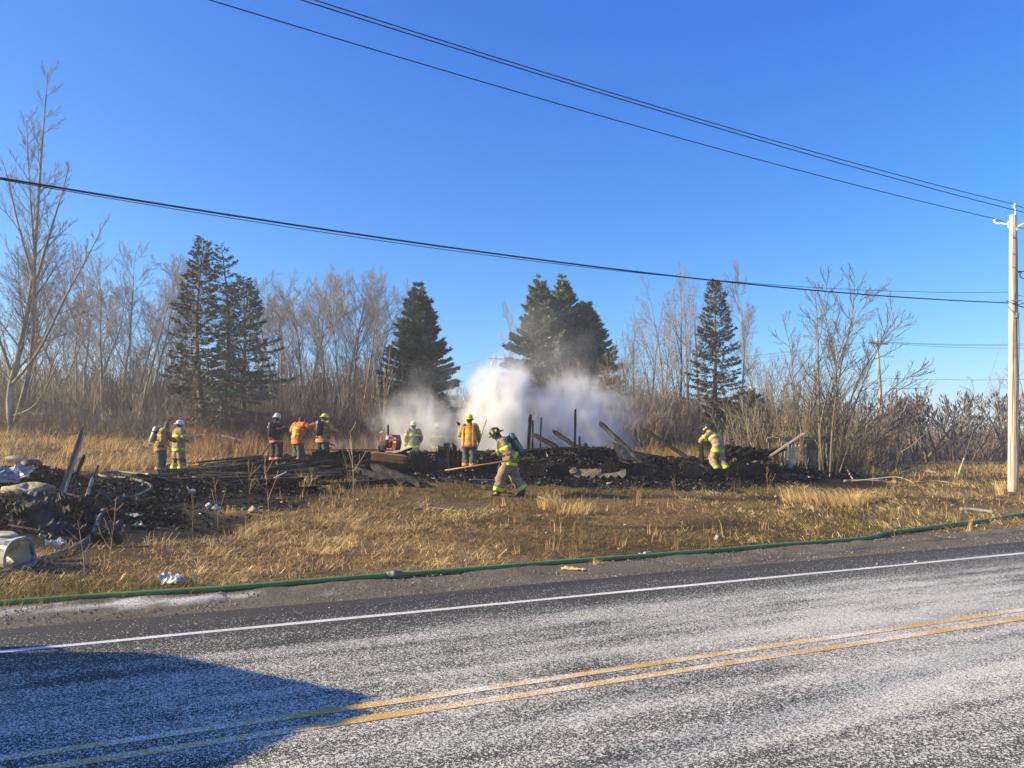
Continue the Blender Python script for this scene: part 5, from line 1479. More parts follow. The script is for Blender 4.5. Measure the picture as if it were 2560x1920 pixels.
WL = [(1056, 1074, 1140, .2), (1074, 1089, 1148, .3), (1089, 1095, 1120, .5), (1095, 1108.5, 1111, .08), (1109, 1123.5, 1106, .06), (1124.5, 1129.5, 1110, .5), (1131, 1142, 1102, .3), (1133.5, 1138, 1079, .55), (1143, 1148, 1140, .3), (1148, 1152, 1113, .35), (1153, 1178, 1146, .3), (1178, 1208, 1150, .3), (1208, 1242, 1152, .35)]
for k, (a_, c_, tp, jg) in enumerate(WL):
    plank_part(t, a_, c_, tp, 1182, 25.2 + 0.03 * (k % 2), m_chargrey if k in (3, 4) else m_black, jg, 0.05, 40 + k, 'plank')
t = thing('burnt_floor_edge', 'long blackened floor edge under the right rubble', 'burnt wall', on(1600, 26.4))
for k in range(9):
    a_ = 1300 + k * 68
    plank_part(t, a_, a_ + 66 - (k * 7) % 23, 1150 + (k * 5) % 13, 1188, 26.0 + 0.10 * (k % 3), m_black if k % 3 else m_char, 0.55, 0.06, 80 + k)
# stair stringer with its notches, lying in front
t = thing('stair_stringer', 'grey saw-toothed stair stringer lying in front of the right rubble', 'stringer', gz(1500, 1196, 0.05))
b = MB(); n = 7; vs = []; L = 1.75
top_z = 0.30
for yy in (-0.03, 0.03):
    for i in range(n):
        x = -L / 2 + L * i / n
        vs += [(x, yy, 0.06), (x + L / n * 0.55, yy, -0.06)]
    vs += [(L / 2, yy, 0.05)]
m1 = 2 * n + 1
for yy in (-0.03, 0.03):
    for i in range(n):
        x = -L / 2 + L * i / n
        vs += [(x, yy, top_z), (x + L / n * 0.55, yy, top_z - 0.01)]
    vs += [(L / 2, yy, top_z - 0.02)]
fs = []
for i in range(m1 - 1):
    lo0, lo1, hi0, hi1 = i, i + 1, 2 * m1 + i, 2 * m1 + i + 1
    fs += [(lo0, lo1, hi1, hi0), (lo1 + m1, lo0 + m1, hi0 + m1, hi1 + m1), (lo0 + m1, lo1 + m1, lo1, lo0), (hi0, hi1, hi1 + m1, hi0 + m1)]
fs += [(0, 2 * m1, 3 * m1, m1), (m1 - 1, 2 * m1 - 1, 4 * m1 - 1, 3 * m1 - 1)]
b.add(vs, fs); b.build('board', mat('ash_grey_board', (0.10, 0.085, 0.065), (0.24, 0.21, 0.165), scale=5, rough=0.85, bump=.4), t); t.rotation_euler = (R(-28), R(-1), R(-4))
b = MB(); b.lathe([(0.02, -0.08), (0.13, -0.06), (0.14, 0.06), (0.02, 0.08)], 12, (-L / 2 - 0.02, -0.02, 0.22), Matrix.Rotation(R(80), 3, 'X')); b.build('curled_end', MATS['ash_grey_board'], t)
# a framed panel leaning on the rubble
t = thing('window_frame', 'scorched window frame leaning on the rubble under the thick beam', 'window frame', pt(1562, 1152, 25.8))
def fr(a_, c_, w_, m, nm):
    A_ = pt(*a_, 25.75) - t.location; C_ = pt(*c_, 25.75) - t.location
    b = MB(); b.tube([A_, C_], w_, 4, phase=math.pi / 4, sq=(1, .7)); return b.build(nm, m, t)
fr((1533, 1106), (1551, 1150), 0.03, m_brownb, 'stile'); fr((1566, 1122), (1584, 1151), 0.03, m_brownb, 'stile'); fr((1533, 1106), (1566, 1121), 0.03, m_chargrey, 'rail'); fr((1551, 1150), (1584, 1151), 0.03, m_chargrey, 'rail')
b = MB(); q = [pt(1536, 1109, 25.8) - t.location, pt(1565, 1123, 25.8) - t.location, pt(1582, 1149, 25.8) - t.location, pt(1552, 1148, 25.8) - t.location]
b.add(q + [v + Vector((0, 0.015, 0)) for v in q], [(0, 1, 2, 3), (7, 6, 5, 4), (0, 4, 5, 1), (1, 5, 6, 2), (2, 6, 7, 3), (3, 7, 4, 0)]); b.build('panel', mat('sooty_panel', (0.05, 0.05, 0.05), (0.22, 0.22, 0.22), scale=6, rough=0.6), t)

# crumbs and flakes of burnt house
def crumbs(name, n, where, label, size=(0.02, 0.10), lift=0.12, pal=None):
    X, Y = where(n)
    n = len(X)
    Z = terrain(X, Y) + heap(X, Y) + rng.uniform(-0.02, lift, n) * rng.uniform(0, 1, n)
    S = rng.uniform(size[0], size[1], n) ** 1.0
    base = np.array([[1, 0.2, 0], [-0.2, 0.8, 0.1], [-0.9, -0.3, 0], [0.1, -0.7, 0.15], [0.1, 0.1, 0.55]])
    ax = rng.normal(0, 1, (n, 3)); ax[:, 2] += 1.2; ax /= np.linalg.norm(ax, axis=1)[:, None]
    u_ = np.cross(ax, rng.normal(0, 1, (n, 3))); u_ /= np.linalg.norm(u_, axis=1)[:, None]; v_ = np.cross(ax, u_)
    B = base[None] * (1 + rng.uniform(-.4, .4, (n, 5, 3))); el = rng.uniform(0.5, 2.4, n)
    W = (B[..., 0:1] * u_[:, None] * el[:, None, None] + B[..., 1:2] * v_[:, None] + B[..., 2:3] * ax[:, None]) * S[:, None, None] + np.stack([X, Y, Z], 1)[:, None]
    Fc = (np.array([[0, 1, 4], [1, 2, 4], [2, 3, 4], [3, 0, 4]])[None] + (np.arange(n) * 5)[:, None, None]).reshape(-1, 3)
    pal = pal or [(0.006, 0.006, 0.006, 11), (0.02, 0.019, 0.018, 6), (0.06, 0.056, 0.052, 3.5), (0.16, 0.15, 0.14, 2.2), (0.5, 0.48, 0.46, 0.4), (0.20, 0.12, 0.07, 0.6), (0.10, 0.14, 0.15, 0.25)]
    o = link(name, mesh_np(name, W.reshape(-1, 3), Fc, m_crumb, col=np.repeat(tones(n, pal, .25) * 0.8 / np.array([0.98, 0.955, 0.90]), 5, 0)))
    return kind(o, 'stuff', label)
m_crumb = mat('burnt_crumbs', (0.8, 0.8, 0.8), (1.2, 1.2, 1.2), scale=5, rough=0.95, attr='col', spec=0.08)
def heap_pts(ids, grow=1.15):
    def f(n):
        H_ = [HEAPS[i] for i in ids]
        wt = np.array([h[2] * h[3] for h in H_]); wt = wt / wt.sum()
        j = rng.choice(len(H_), n, p=wt); a = rng.uniform(0, 6.283, n); q = np.sqrt(rng.uniform(0, 1, n)) * grow
        H_ = np.array(H_)
        return H_[j, 0] + np.cos(a) * q * H_[j, 2], H_[j, 1] + np.sin(a) * q * H_[j, 3]
    return f
crumbs('rubble', 26000, heap_pts([0, 1, 2, 3, 8]), 'black rubble of the burnt house', (0.02, 0.085), 0.18)
crumbs('rubble', 14000, heap_pts([4, 5, 6, 7], 1.2), 'black litter of the left debris pile', (0.012, 0.05), 0.12)
def strip_pts(px0, px1, y0, y1):
    def f(n):
        X, Y = pick(n, px0, px1, y0, y1); k = soot(X, Y) > rng.uniform(0.15, 0.75, n)
        return X[k], Y[k]
    return f
crumbs('rubble', 9000, strip_pts(400, 2000, 22.5, 26.5), 'burnt scraps strewn along the front of the house', (0.015, 0.07), 0.05)
crumbs('rubble', 5000, strip_pts(-60, 760, 14.5, 25), 'burnt scraps strewn around the left pile', (0.012, 0.05), 0.04)
X_ = lambda n: pick(n, 600, 2400, 12.5, 24)
crumbs('litter', 260, X_, 'pale scraps strewn over the turf', (0.012, 0.04), 0.03, [(0.5, 0.47, 0.4, 3), (0.7, 0.69, 0.66, 1), (0.3, 0.22, 0.13, 3)])

# ------------------------------------------------------------------ firefighters
m_skin = mat('skin', (0.46, 0.25, 0.17), (0.56, 0.33, 0.23), scale=12, rough=0.6)
m_hood = mat('dark_hood', (0.018, 0.018, 0.02), (0.035, 0.034, 0.036), scale=20, rough=0.9)
m_hair = mat('dark_hair', (0.02, 0.015, 0.014), (0.045, 0.032, 0.03), scale=60, rough=0.7)
m_glove = mat('work_glove', (0.10, 0.085, 0.065), (0.20, 0.17, 0.13), scale=15, rough=0.85)
m_boot = mat('rubber_boot', (0.018, 0.017, 0.016), (0.045, 0.042, 0.038), scale=10, rough=0.6)
m_sole = mat('pale_sole', (0.42, 0.36, 0.22), (0.55, 0.48, 0.30), rough=0.8)
m_lime = mat('lime_stripe', (0.50, 0.68, 0.03), (0.66, 0.84, 0.06), scale=9, rough=0.5)
m_orst = mat('orange_stripe', (0.78, 0.16, 0.05), (0.88, 0.26, 0.11), scale=9, rough=0.5)
m_silver = mat('silver_stripe', (0.55, 0.56, 0.55), (0.7, 0.7, 0.68), scale=9, rough=0.4)
m_tan = mat('tan_turnout', (0.22, 0.165, 0.10), (0.46, 0.355, 0.21), scale=7, rough=0.9, bump=0.5, bscale=14)
m_dtan = mat('dirty_tan_turnout', (0.16, 0.125, 0.085), (0.33, 0.255, 0.17), scale=5, rough=0.9, bump=0.6, bscale=14)
m_gold = mat('gold_turnout', (0.28, 0.165, 0.04), (0.55, 0.33, 0.075), scale=7, rough=0.9, bump=0.5, bscale=14)
m_yel_c = mat('yellow_vest', (0.74, 0.43, 0.04), (0.84, 0.54, 0.08), scale=6, rough=0.8, bump=0.4, bscale=14)
m_oran = mat('orange_vest', (0.55, 0.14, 0.03), (0.80, 0.25, 0.05), scale=7, rough=0.8, bump=0.4, bscale=14)
m_blk = mat('black_turnout', (0.022, 0.022, 0.024), (0.050, 0.050, 0.052), scale=6, rough=0.9, bump=0.5, bscale=14)
m_gry = mat('charcoal_trousers', (0.055, 0.058, 0.055), (0.105, 0.108, 0.10), scale=6, rough=0.9, bump=0.5, bscale=14)
m_hwhite = mat('white_helmet', (0.66, 0.67, 0.63), (0.76, 0.76, 0.72), scale=8, rough=0.35)
m_hyel = mat('yellow_helmet', (0.80, 0.66, 0.02), (0.86, 0.74, 0.04), scale=8, rough=0.3)
m_hblk = mat('black_helmet', (0.018, 0.018, 0.018), (0.035, 0.034, 0.033), scale=8, rough=0.4)
m_cyl = mat('air_cylinder', (0.10, 0.13, 0.125), (0.17, 0.20, 0.19), scale=4, rough=0.35, metal=0.3)
m_cylg = mat('grey_air_cylinder', (0.42, 0.43, 0.40), (0.52, 0.53, 0.49), scale=4, rough=0.35, metal=0.3)
m_strap = mat('harness', (0.015, 0.015, 0.016), (0.03, 0.03, 0.03), rough=0.7)

REST = dict(pelvis=(0, 0, .96), waist=(0, .01, 1.12), chest=(0, .02, 1.33), neck=(0, .02, 1.50), head=(0, .04, 1.64),
            sL=(-.195, 0, 1.44), eL=(-.27, -.02, 1.16), wL=(-.26, .12, .93), sR=(.195, 0, 1.44), eR=(.27, -.02, 1.16), wR=(.26, .12, .93),
            hL=(-.10, 0, .92), kL=(-.12, .03, .50), aL=(-.13, -.02, .10), hR=(.10, 0, .92), kR=(.12, .03, .50), aR=(.13, -.02, .10))

def resample(P, Rr, k=5):
    Q = smooth_path(P, k); m = len(Q); n = len(P)
    out = []
    for i in range(m):
        x = i / k; i0 = min(int(x), n - 2); f = x - i0
        a, b = Rr[i0], Rr[i0 + 1]
        out.append((a[0] + (b[0] - a[0]) * f, a[1] + (b[1] - a[1]) * f))
    return Q, out

def garment(b, P, Rr, fwd, n=20, fold=0.016, seed=0, k=5, cap=True):
    """cloth tube round a limb or the trunk with folds running across and along it"""
    Q, RR = resample(P, Rr, k)
    k0 = len(b.v)
    b.tube(Q, RR, n, up=fwd, cap=cap)
    g = random.Random(seed); ph = [g.uniform(0, 6.28) for _ in range(6)]
    m = len(Q)
    for i in range(m):
        for j in range(n):
            v = Vector(b.v[k0 + i * n + j]); c = Q[i]
            d = v - c
            if d.length < 1e-6: continue
            a = 2 * math.pi * j / n
            w_ = math.sin(a * 3 + ph[0] + i * 0.5) * 0.5 + math.sin(i * 1.9 + ph[1] + 1.3 * math.sin(a + ph[2])) * 0.8 + math.sin(a * 7 + ph[3] - i * 1.1) * 0.35
            b.v[k0 + i * n + j] = tuple(v + d.normalized() * fold * w_)
    return Q, RR

def band(Q, RR, t0, t1, fwd, grow, m, name, parent, n=20):
    """a reflective band on the garment between two places along it"""
    k = len(Q) - 1
    pts, rr = [], []
    for i in range(5):
        x = (t0 + (t1 - t0) * i / 4) * k; i0 = min(int(x), k - 1); f = x - i0
        pts.append(Q[i0].lerp(Q[i0 + 1], f))
        rr.append((RR[i0][0] + (RR[i0 + 1][0] - RR[i0][0]) * f + grow, RR[i0][1] + (RR[i0 + 1][1] - RR[i0][1]) * f + grow))
    b = MB(); b.tube(pts, rr, n, up=fwd)
    return b.build(name, m, parent, smooth=False)

def skin_body(J, S):
    """one continuous body surface grown round the joints"""
    names = ['pelvis', 'waist', 'chest', 'neck', 'head', 'sL', 'eL', 'wL', 'sR', 'eR', 'wR', 'hL', 'kL', 'aL', 'hR', 'kR', 'aR']
    rad = dict(pelvis=.125, waist=.115, chest=.13, neck=.06, head=.07, sL=.062, eL=.045, wL=.032, sR=.062, eR=.045, wR=.032, hL=.085, kL=.062, aL=.045, hR=.085, kR=.062, aR=.045)
    vs = [Vector(J[n]) for n in names]; R_ = [rad[n] for n in names]
    ix = {n: i for i, n in enumerate(names)}
    ed = [('pelvis', 'waist'), ('waist', 'chest'), ('chest', 'neck'), ('neck', 'head'), ('chest', 'sL'), ('sL', 'eL'), ('eL', 'wL'), ('chest', 'sR'), ('sR', 'eR'), ('eR', 'wR'), ('pelvis', 'hL'), ('hL', 'kL'), ('kL', 'aL'), ('pelvis', 'hR'), ('hR', 'kR'), ('kR', 'aR')]
    ed = [(ix[a], ix[b]) for a, b in ed]
    for s_ in 'LR':      # hand and foot ends
        w_ = Vector(J['w' + s_]); d = (w_ - Vector(J['e' + s_])).normalized()
        vs.append(w_ + d * 0.07); R_.append(0.03); ed.append((ix['w' + s_], len(vs) - 1))
        vs.append(Vector(J['t' + s_])); R_.append(0.035); ed.append((ix['a' + s_], len(vs) - 1))
    me = bpy.data.meshes.new('body_frame'); me.from_pydata([tuple(v) for v in vs], ed, []); me.update()
    ob = bpy.data.objects.new('body_frame', me); COL.objects.link(ob)
    md = ob.modifiers.new('skin', 'SKIN'); md.use_smooth_shade = True
    for i, sv in enumerate(me.skin_vertices[0].data):
        sv.radius = (R_[i], R_[i]); sv.use_root = (i == 0)
    sd = ob.modifiers.new('sub', 'SUBSURF'); sd.levels = 1; sd.render_levels = 1
    out = bpy.data.meshes.new_from_object(ob.evaluated_get(bpy.context.evaluated_depsgraph_get()))
    bpy.data.objects.remove(ob); bpy.data.meshes.remove(me)
    return out

def head_shape(b, c, f, u, m=0, hair=False):
    """head with brow, nose, lips, chin and ears; c centre, f facing, u up"""
    f = Vector(f).normalized(); u = (Vector(u) - f * Vector(u).dot(f)).normalized(); r = f.cross(u)
    n, mm = 16, 12
    vs = []
    for i in range(mm + 1):
        th = math.pi * i / mm
        for j in range(n):
            a = 2 * math.pi * j / n
            x, y, z = math.sin(th) * math.sin(a) * .076, math.sin(th) * math.cos(a) * .095, math.cos(th) * .118
            if z < -0.02: x *= 1 - 0.9 * (-z - 0.02); y += 0.012 * (y > 0) * 1.0
            front = max(0.0, math.cos(a)) * math.sin(th)
            if front > 0.9:
                if -0.035 < z < 0.012: y += 0.022 * (1 - abs(z + 0.022) / 0.04)      # nose
                if -0.07 < z < -0.05: y += 0.006                                      # lips
                if z < -0.085: y += 0.006                                             # chin
            elif front > 0.72 and -0.01 < z < 0.03: y -= 0.010                        # eye sockets
            vs.append(c + r * x + f * y + u * z)
    fs = []
    for i in range(mm):
        for j in range(n):
            j2 = (j + 1) % n
            fs.append((i * n + j, i * n + j2, (i + 1) * n + j2, (i + 1) * n + j))
    b.add(vs, fs, m)
    for s_ in (-1, 1):   # ears and eyes
        e = c + r * (0.076 * s_) - f * 0.005 - u * 0.01
        b.tube([e - u * 0.03, e + r * 0.012 * s_, e + u * 0.032], [0.008, 0.016, 0.009], 6, m, sq=(1, .6))
        e = c + r * (0.030 * s_) + f * 0.084 + u * 0.010
        b.tube([e - r * 0.012, e + r * 0.012], 0.006, 6, 1)

def helmet(parent, c, f, u, m, style='trad', trim=None):
    f = Vector(f).normalized(); u = (Vector(u) - f * Vector(u).dot(f)).normalized(); r = f.cross(u)
    M3 = Matrix((r, f, u)).transposed()
    b = MB()
    k = 20
    prof = [(0.118, 0.0), (0.122, 0.03), (0.118, 0.07), (0.098, 0.115), (0.066, 0.142), (0.028, 0.154), (0.002, 0.156)]
    b.lathe(prof, k, c, M3, 0, 0.94, 1.14)
    shell = b.build('helmet', m, parent, smooth=True)
    b = MB()
    ring = []
    for j in range(28):
        a = 2 * math.pi * j / 28
        ca, sa = math.cos(a), math.sin(a)
        w_ = 0.030 + (0.055 * max(0, -sa) ** 2 + 0.040 * max(0, sa) ** 2 if style == 'trad' else 0.012 + 0.045 * max(0, sa) ** 3)
        rx_, ry3 = 0.115 * 0.94, 0.118 * 1.14
        dn = -0.030 * max(0, -sa) - 0.012
        ring.append([c + M3 @ Vector((ca * rx_ * .96, sa * ry3 * .96, 0.028)), c + M3 @ Vector((ca * (rx_ + w_), sa * (ry3 + w_), 0.012 + dn)), c + M3 @ Vector((ca * (rx_ + w_ - .004), sa * (ry3 + w_ - .004), dn)), c + M3 @ Vector((ca * rx_ * .95, sa * ry3 * .95, -0.004))])
    vs = [v for q in ring for v in q]; fs = []
    for j in range(28):
        j2 = (j + 1) % 28
        for q in range(4):
            fs.append((j * 4 + q, j2 * 4 + q, j2 * 4 + (q + 1) % 4, j * 4 + (q + 1) % 4))
    b.add(vs, fs); b.build('brim', m, shell, smooth=False)
    b = MB()     # ridges over the crown
    for a in (-0.5, 0, 0.5):
        b.tube([c + M3 @ Vector((math.sin(a) * .1, yy * 1.15, 0.162 - 1.05 * (yy / .12) ** 2 * .085 - abs(math.sin(a)) * .03)) for yy in (-.115, -.07, 0, .07, .115)], 0.008, 5)
    b.build('ridge', m, shell, smooth=True)
    if trim:
        for s_ in (-1, 1):
            for yy in (-.05, .05):
                b = MB(); o_ = c + M3 @ Vector((s_ * .113, yy, 0.055))
                b.tube([o_ - M3 @ Vector((s_ * .004, 0, 0)), o_ + M3 @ Vector((s_ * .006, 0, 0.002))], 0.028, 8); b.build('reflector', trim, shell)
    if style == 'trad':
        b = MB(); o_ = c + M3 @ Vector((0, 0.142, 0.07)); b.box(o_, (0.075, 0.012, 0.10), M3); b.build('front_shield', m_hood if m is not m_hblk else m_lime, shell)
    return shell

def hand(b, w_, d, up, curl=0.6, side=1):
    """palm, four unequal curled fingers and a thumb off the side of the palm"""
    d = Vector(d).normalized(); up = Vector(up); up = (up - d * up.dot(d)).normalized(); r = d.cross(up) * side
    w_ = Vector(w_)
    b.tube([w_ - d * .01, w_ + d * .05, w_ + d * .095], [(.034, .024), (.045, .022), (.042, .018)], 10, up=up)
    for i, L in enumerate((.074, .084, .078, .060)):
        p = w_ + d * .09 + r * (-.030 + .020 * i)
        q = d; pts = [p - d * .01]
        for s_ in range(3):
            q = (q - up * curl * (0.55 + 0.2 * s_)).normalized(); pts.append(pts[-1] + q * (L / 3 + .004))
        b.tube(pts, [.0105, .010, .009, .0075], 6)
    p = w_ + d * .03 - r * .038
    b.tube([p, p - r * .022 + d * .03 - up * .01, p - r * .014 + d * .062 - up * .03], [.014, .012, .009], 6)

def person(label, loc, yaw, J=None, coat=m_tan, cstripe=m_lime, pants=m_gry, pstripe=m_lime, hm=m_hwhite, hstyle='trad', htrim=None, look=(0, 1, -.1), hood=m_hood, air=None, pack=False,
           gloves=m_glove, boots=m_boot, vest=None, scale=1.0, seed=0, long_coat=0.20, knee=None, panel=None, sole=None):
    t = thing('person', label, 'firefighter', loc, yaw, 'firefighters at the scene', scale=scale)
    P = {k: Vector(v) for k, v in REST.items()}
    for k, v in (J or {}).items(): P[k] = Vector(v)
    for s_ in 'LR':
        if 't' + s_ not in P:
            P['t' + s_] = P['a' + s_] + Vector((0.02 * (1 if s_ == 'R' else -1), 0.17, -0.055))
    lf = Vector(look).normalized(); up = Vector((0, 0, 1))
    # body: limbs and trunk in one surface, the head fused into it
    me = skin_body(P, 1.0)
    b = MB(); head_shape(b, P['head'], lf, up)
    k = len(me.vertices)
    co = np.empty(k * 3, np.float32); me.vertices.foreach_get('co', co)
    fcs = [tuple(p.vertices) for p in me.polygons]
    allv = [tuple(x) for x in co.reshape(-1, 3)] + b.v
    allf = fcs + [tuple(i + k for i in f) for f in b.f]
    bm_ = bpy.data.meshes.new('body'); bm_.from_pydata(allv, [], allf)
    for x in (m_skin, m_hair): bm_.materials.append(x)
    bm_.polygons.foreach_set('material_index', np.array([0] * len(fcs) + b.m, np.int32))
    bm_.polygons.foreach_set('use_smooth', np.full(len(allf), True)); bm_.update()
    bpy.data.meshes.remove(me)
    link('body', bm_, t)
    # trousers
    b = MB()
    legs = {}
    for s_ in 'LR':
        h, kn, an = P['h' + s_], P['k' + s_], P['a' + s_]
        f_ = Vector((0, 1, 0))
        legs[s_] = garment(b, [h + Vector((0, 0, .06)), h.lerp(kn, .35), kn, kn.lerp(an, .5), an.lerp(kn, .06)], [(.14, .15), (.138, .145), (.122, .13), (.128, .132), (.132, .136)], f_, 18, .016, seed + ord(s_), 4)
    garment(b, [P['pelvis'] + (P['hL'] + P['hR'] - 2 * P['pelvis']) * .7, P['pelvis'], P['waist']], [(.21, .155), (.225, .16), (.20, .145)], Vector((0, 1, 0)), 18, .006, seed + 5, 3)
    tr = b.build('trousers', pants, t, smooth=True)
    if pstripe:
        for s_ in 'LR':
            band(*legs[s_], .84, .95, Vector((0, 1, 0)), .012, pstripe, 'cuff_band', tr, 18)
    if knee:
        for s_ in 'LR':
            band(*legs[s_], .50, .68, Vector((0, 1, 0)), .010, knee, 'knee_patch', tr, 18)
    # boots
    for s_ in 'LR':
        a_, to = P['a' + s_], P['t' + s_]
        fw = (to - a_); fw.z = 0; fw = fw.normalized() if fw.length > .01 else Vector((0, 1, 0))
        b = MB()
        heel = a_ - fw * .05 + Vector((0, 0, -.055)); heel.z = max(heel.z, 0.045 if a_.z < .16 else heel.z)
        b.tube([a_ + (P['k' + s_] - a_).normalized() * .2, a_ + (P['k' + s_] - a_).normalized() * .05, a_ - Vector((0, 0, .02)), heel.lerp(to, .25)], [.075, .066, .064, .05], 10)
        b.tube([heel, heel.lerp(to, .4), to, to + fw * .05], [(.042, .045), (.050, .046), (.052, .040), (.03, .024)], 10, up=(0, 0, 1))
        bo = b.build('boot', boots, t, smooth=True)
        if sole:
            b = MB(); b.tube([heel - Vector((0, 0, .036)), to + fw * .05 - Vector((0, 0, .030))], [(.046, .012), (.05, .012)], 8, up=(0, 0, 1)); b.build('sole', sole, bo)
    # coat
    b = MB()
    dn = ((P['hL'] + P['hR']) / 2 + (P['kL'] + P['kR']) / 2) / 2 - P['pelvis']
    hem = P['pelvis'] + dn.normalized() * long_coat
    tq = garment(b, [hem, P['pelvis'], P['waist'], P['chest'], P['chest'].lerp(P['neck'], .62), P['neck'] + Vector((0, 0, .03))],
                 [(.245, .185), (.238, .178), (.222, .168), (.232, .172), (.185, .135), (.085, .085)], Vector((0, 1, 0)), 24, .017, seed + 1, 5)
    sl = {}
    for s_ in 'LR':
        sh, el, wr = P['s' + s_], P['e' + s_], P['w' + s_]
        inn = sh.lerp(P['chest'], .35)
        sl[s_] = garment(b, [inn, sh, sh.lerp(el, .5), el, el.lerp(wr, .5), wr + (wr - el).normalized() * .01], [(.10, .10), (.098, .105), (.090, .092), (.080, .082), (.074, .076), (.066, .068)], Vector((0, 1, 0.3)), 16, .014, seed + 9 + ord(s_), 4)
    ct = b.build('coat', coat, t, smooth=True)
    if cstripe:
        band(*tq, .03, .115, Vector((0, 1, 0)), .016, cstripe, 'hem_band', ct, 24)
        band(*tq, .50, .575, Vector((0, 1, 0)), .016, cstripe, 'chest_band', ct, 24)
        for s_ in 'LR':
            band(*sl[s_], .86, .97, Vector((0, 1, .3)), .012, cstripe, 'cuff_band', ct, 16)
            band(*sl[s_], .42, .50, Vector((0, 1, .3)), .012, cstripe, 'sleeve_band', ct, 16)
    if vest:
        b = MB(); Q, RR = tq
        k1 = int(len(Q) * .80)
        garment(b, [Q[1], Q[int(k1 * .4)], Q[int(k1 * .7)], Q[k1]], [(RR[1][0] + .02, RR[1][1] + .02), (.25, .19), (.255, .192), (.215, .16)], Vector((0, 1, 0)), 24, .010, seed + 3, 5)
        ve = b.build('vest', vest[0], t, smooth=True)
        Qv, Rv = resample([Q[1], Q[int(k1 * .4)], Q[int(k1 * .7)], Q[k1]], [(RR[1][0] + .02, RR[1][1] + .02), (.25, .19), (.255, .192), (.215, .16)], 5)
        band(Qv, Rv, 0.0, .10, Vector((0, 1, 0)), .012, vest[1], 'vest_trim', ve, 24)
        band(Qv, Rv, .80, .97, Vector((0, 1, 0)), .012, vest[1], 'vest_trim', ve, 24)
        for s_ in (-1, 1):
            b = MB(); pts = [Qv[i] + Vector((s_ * Rv[i][0] * .62, -Rv[i][1] * .84 - .012, 0)) for i in range(0, len(Qv), 3)]
            b.tube(pts, [(.032, .012)] * len(pts), 6, up=(0, 1, 0)); b.build('vest_trim', vest[1], ve)
    if panel:
        Q, RR = tq; b = MB()
        pts = [Q[i] + Vector((0.03 * math.sin(i * .9), -RR[i][1] - .012, 0)) for i in range(int(len(Q) * .2), int(len(Q) * .72), 2)]
        b.tube(pts, [(.075 + .025 * math.sin(i * 2.1), .012) for i in range(len(pts))], 8, up=(0, 1, 0)); b.build('back_panel', panel, ct, smooth=True)
    # collar, hood, helmet
    b = MB(); n0 = P['neck']; b.tube([n0 - Vector((0, .005, .03)), n0 + (P['head'] - n0) * .45], [(.095, .09), (.092, .092)], 14, up=(0, 1, 0)); b.build('collar', coat, ct, smooth=True)
    b = MB()
    hc = P['head'] - lf * .018
    rr_ = lf.cross(up).normalized()
    if hood:
        b.tube([n0 - Vector((0, 0, .02)), n0.lerp(hc, .5), hc, hc + up * .06, hc + up * .112, hc + up * .13], [(.085, .085), (.080, .088), (.089, .100), (.082, .094), (.05, .06), (.01, .01)], 14, up=lf); b.build('hood', hood, t, smooth=True)
    if hm: helmet(t, P['head'] + up * .035, lf, up + lf * .08, hm, hstyle, htrim)
    # gloves
    for s_ in 'LR':
        wr, el = P['w' + s_], P['e' + s_]; d = (wr - el).normalized()
        b = MB(); hand(b, wr, d, Vector((0, 0.3, 1)) if abs(d.z) < .8 else Vector((0, -1, 0)), .55, 1 if s_ == 'R' else -1); b.build('glove', gloves, t, smooth=True)
    # breathing apparatus
    if air or pack:
        ax_ = (P['neck'] - P['waist']).normalized(); bk = -Vector((1, 0, 0)).cross(ax_) * 1.0
        bk = -(Vector((0, 1, 0)) - ax_ * ax_.y).normalized()
        c0 = P['waist'].lerp(P['chest'], .5) + bk * .20
        b = MB(); b.box(c0 - bk * .02, (.26, .05, .50), Matrix((Vector((1, 0, 0)), -bk, ax_)).transposed()); bp_ = b.build('backplate', m_strap, t)
        if air:
            c1 = c0 + bk * .085
            b = MB(); q = [(-.29, .02), (-.28, .055), (-.24, .085), (.20, .085), (.25, .070), (.275, .035), (.285, .02)]
            b.tube([c1 + ax_ * a for a, _ in q], [r for _, r in q], 16); b.tube([c1 - ax_ * .29, c1 - ax_ * .35], .022, 8); b.build('air_cylinder', air, bp_, smooth=True)
            b = MB(); b.tube([c1 - ax_ * .36 - Vector((.05, 0, 0)), c1 - ax_ * .36 + Vector((.05, 0, 0))], .026, 8); b.build('valve', m_strap, bp_)
            b = MB(); b.tube([c1 + ax_ * .06, c1 + ax_ * .12], .091, 16); b.build('cylinder_band', m_strap, bp_)
        for s_ in (-1, 1):
            o_ = Vector((s_ * .11, 0, 0))
            b = MB(); b.tube(smooth_path([c0 + o_ + ax_ * .22, P['neck'] + o_ * 1.1 + Vector((0, .0, .0)), P['chest'] + o_ * 1.2 - bk * .19, P['waist'] + o_ * 1.3 - bk * .19, P['waist'] + o_ * 1.9, c0 + o_ - ax_ * .2], 4), [(.022, .010)] * 21, 6); b.build('shoulder_strap', m_strap, bp_, smooth=True)
    return t, P

def stand(px, py):
    p = ground(px, py); return Vector((p.x, p.y, surf(p.x, p.y) - 0.01))

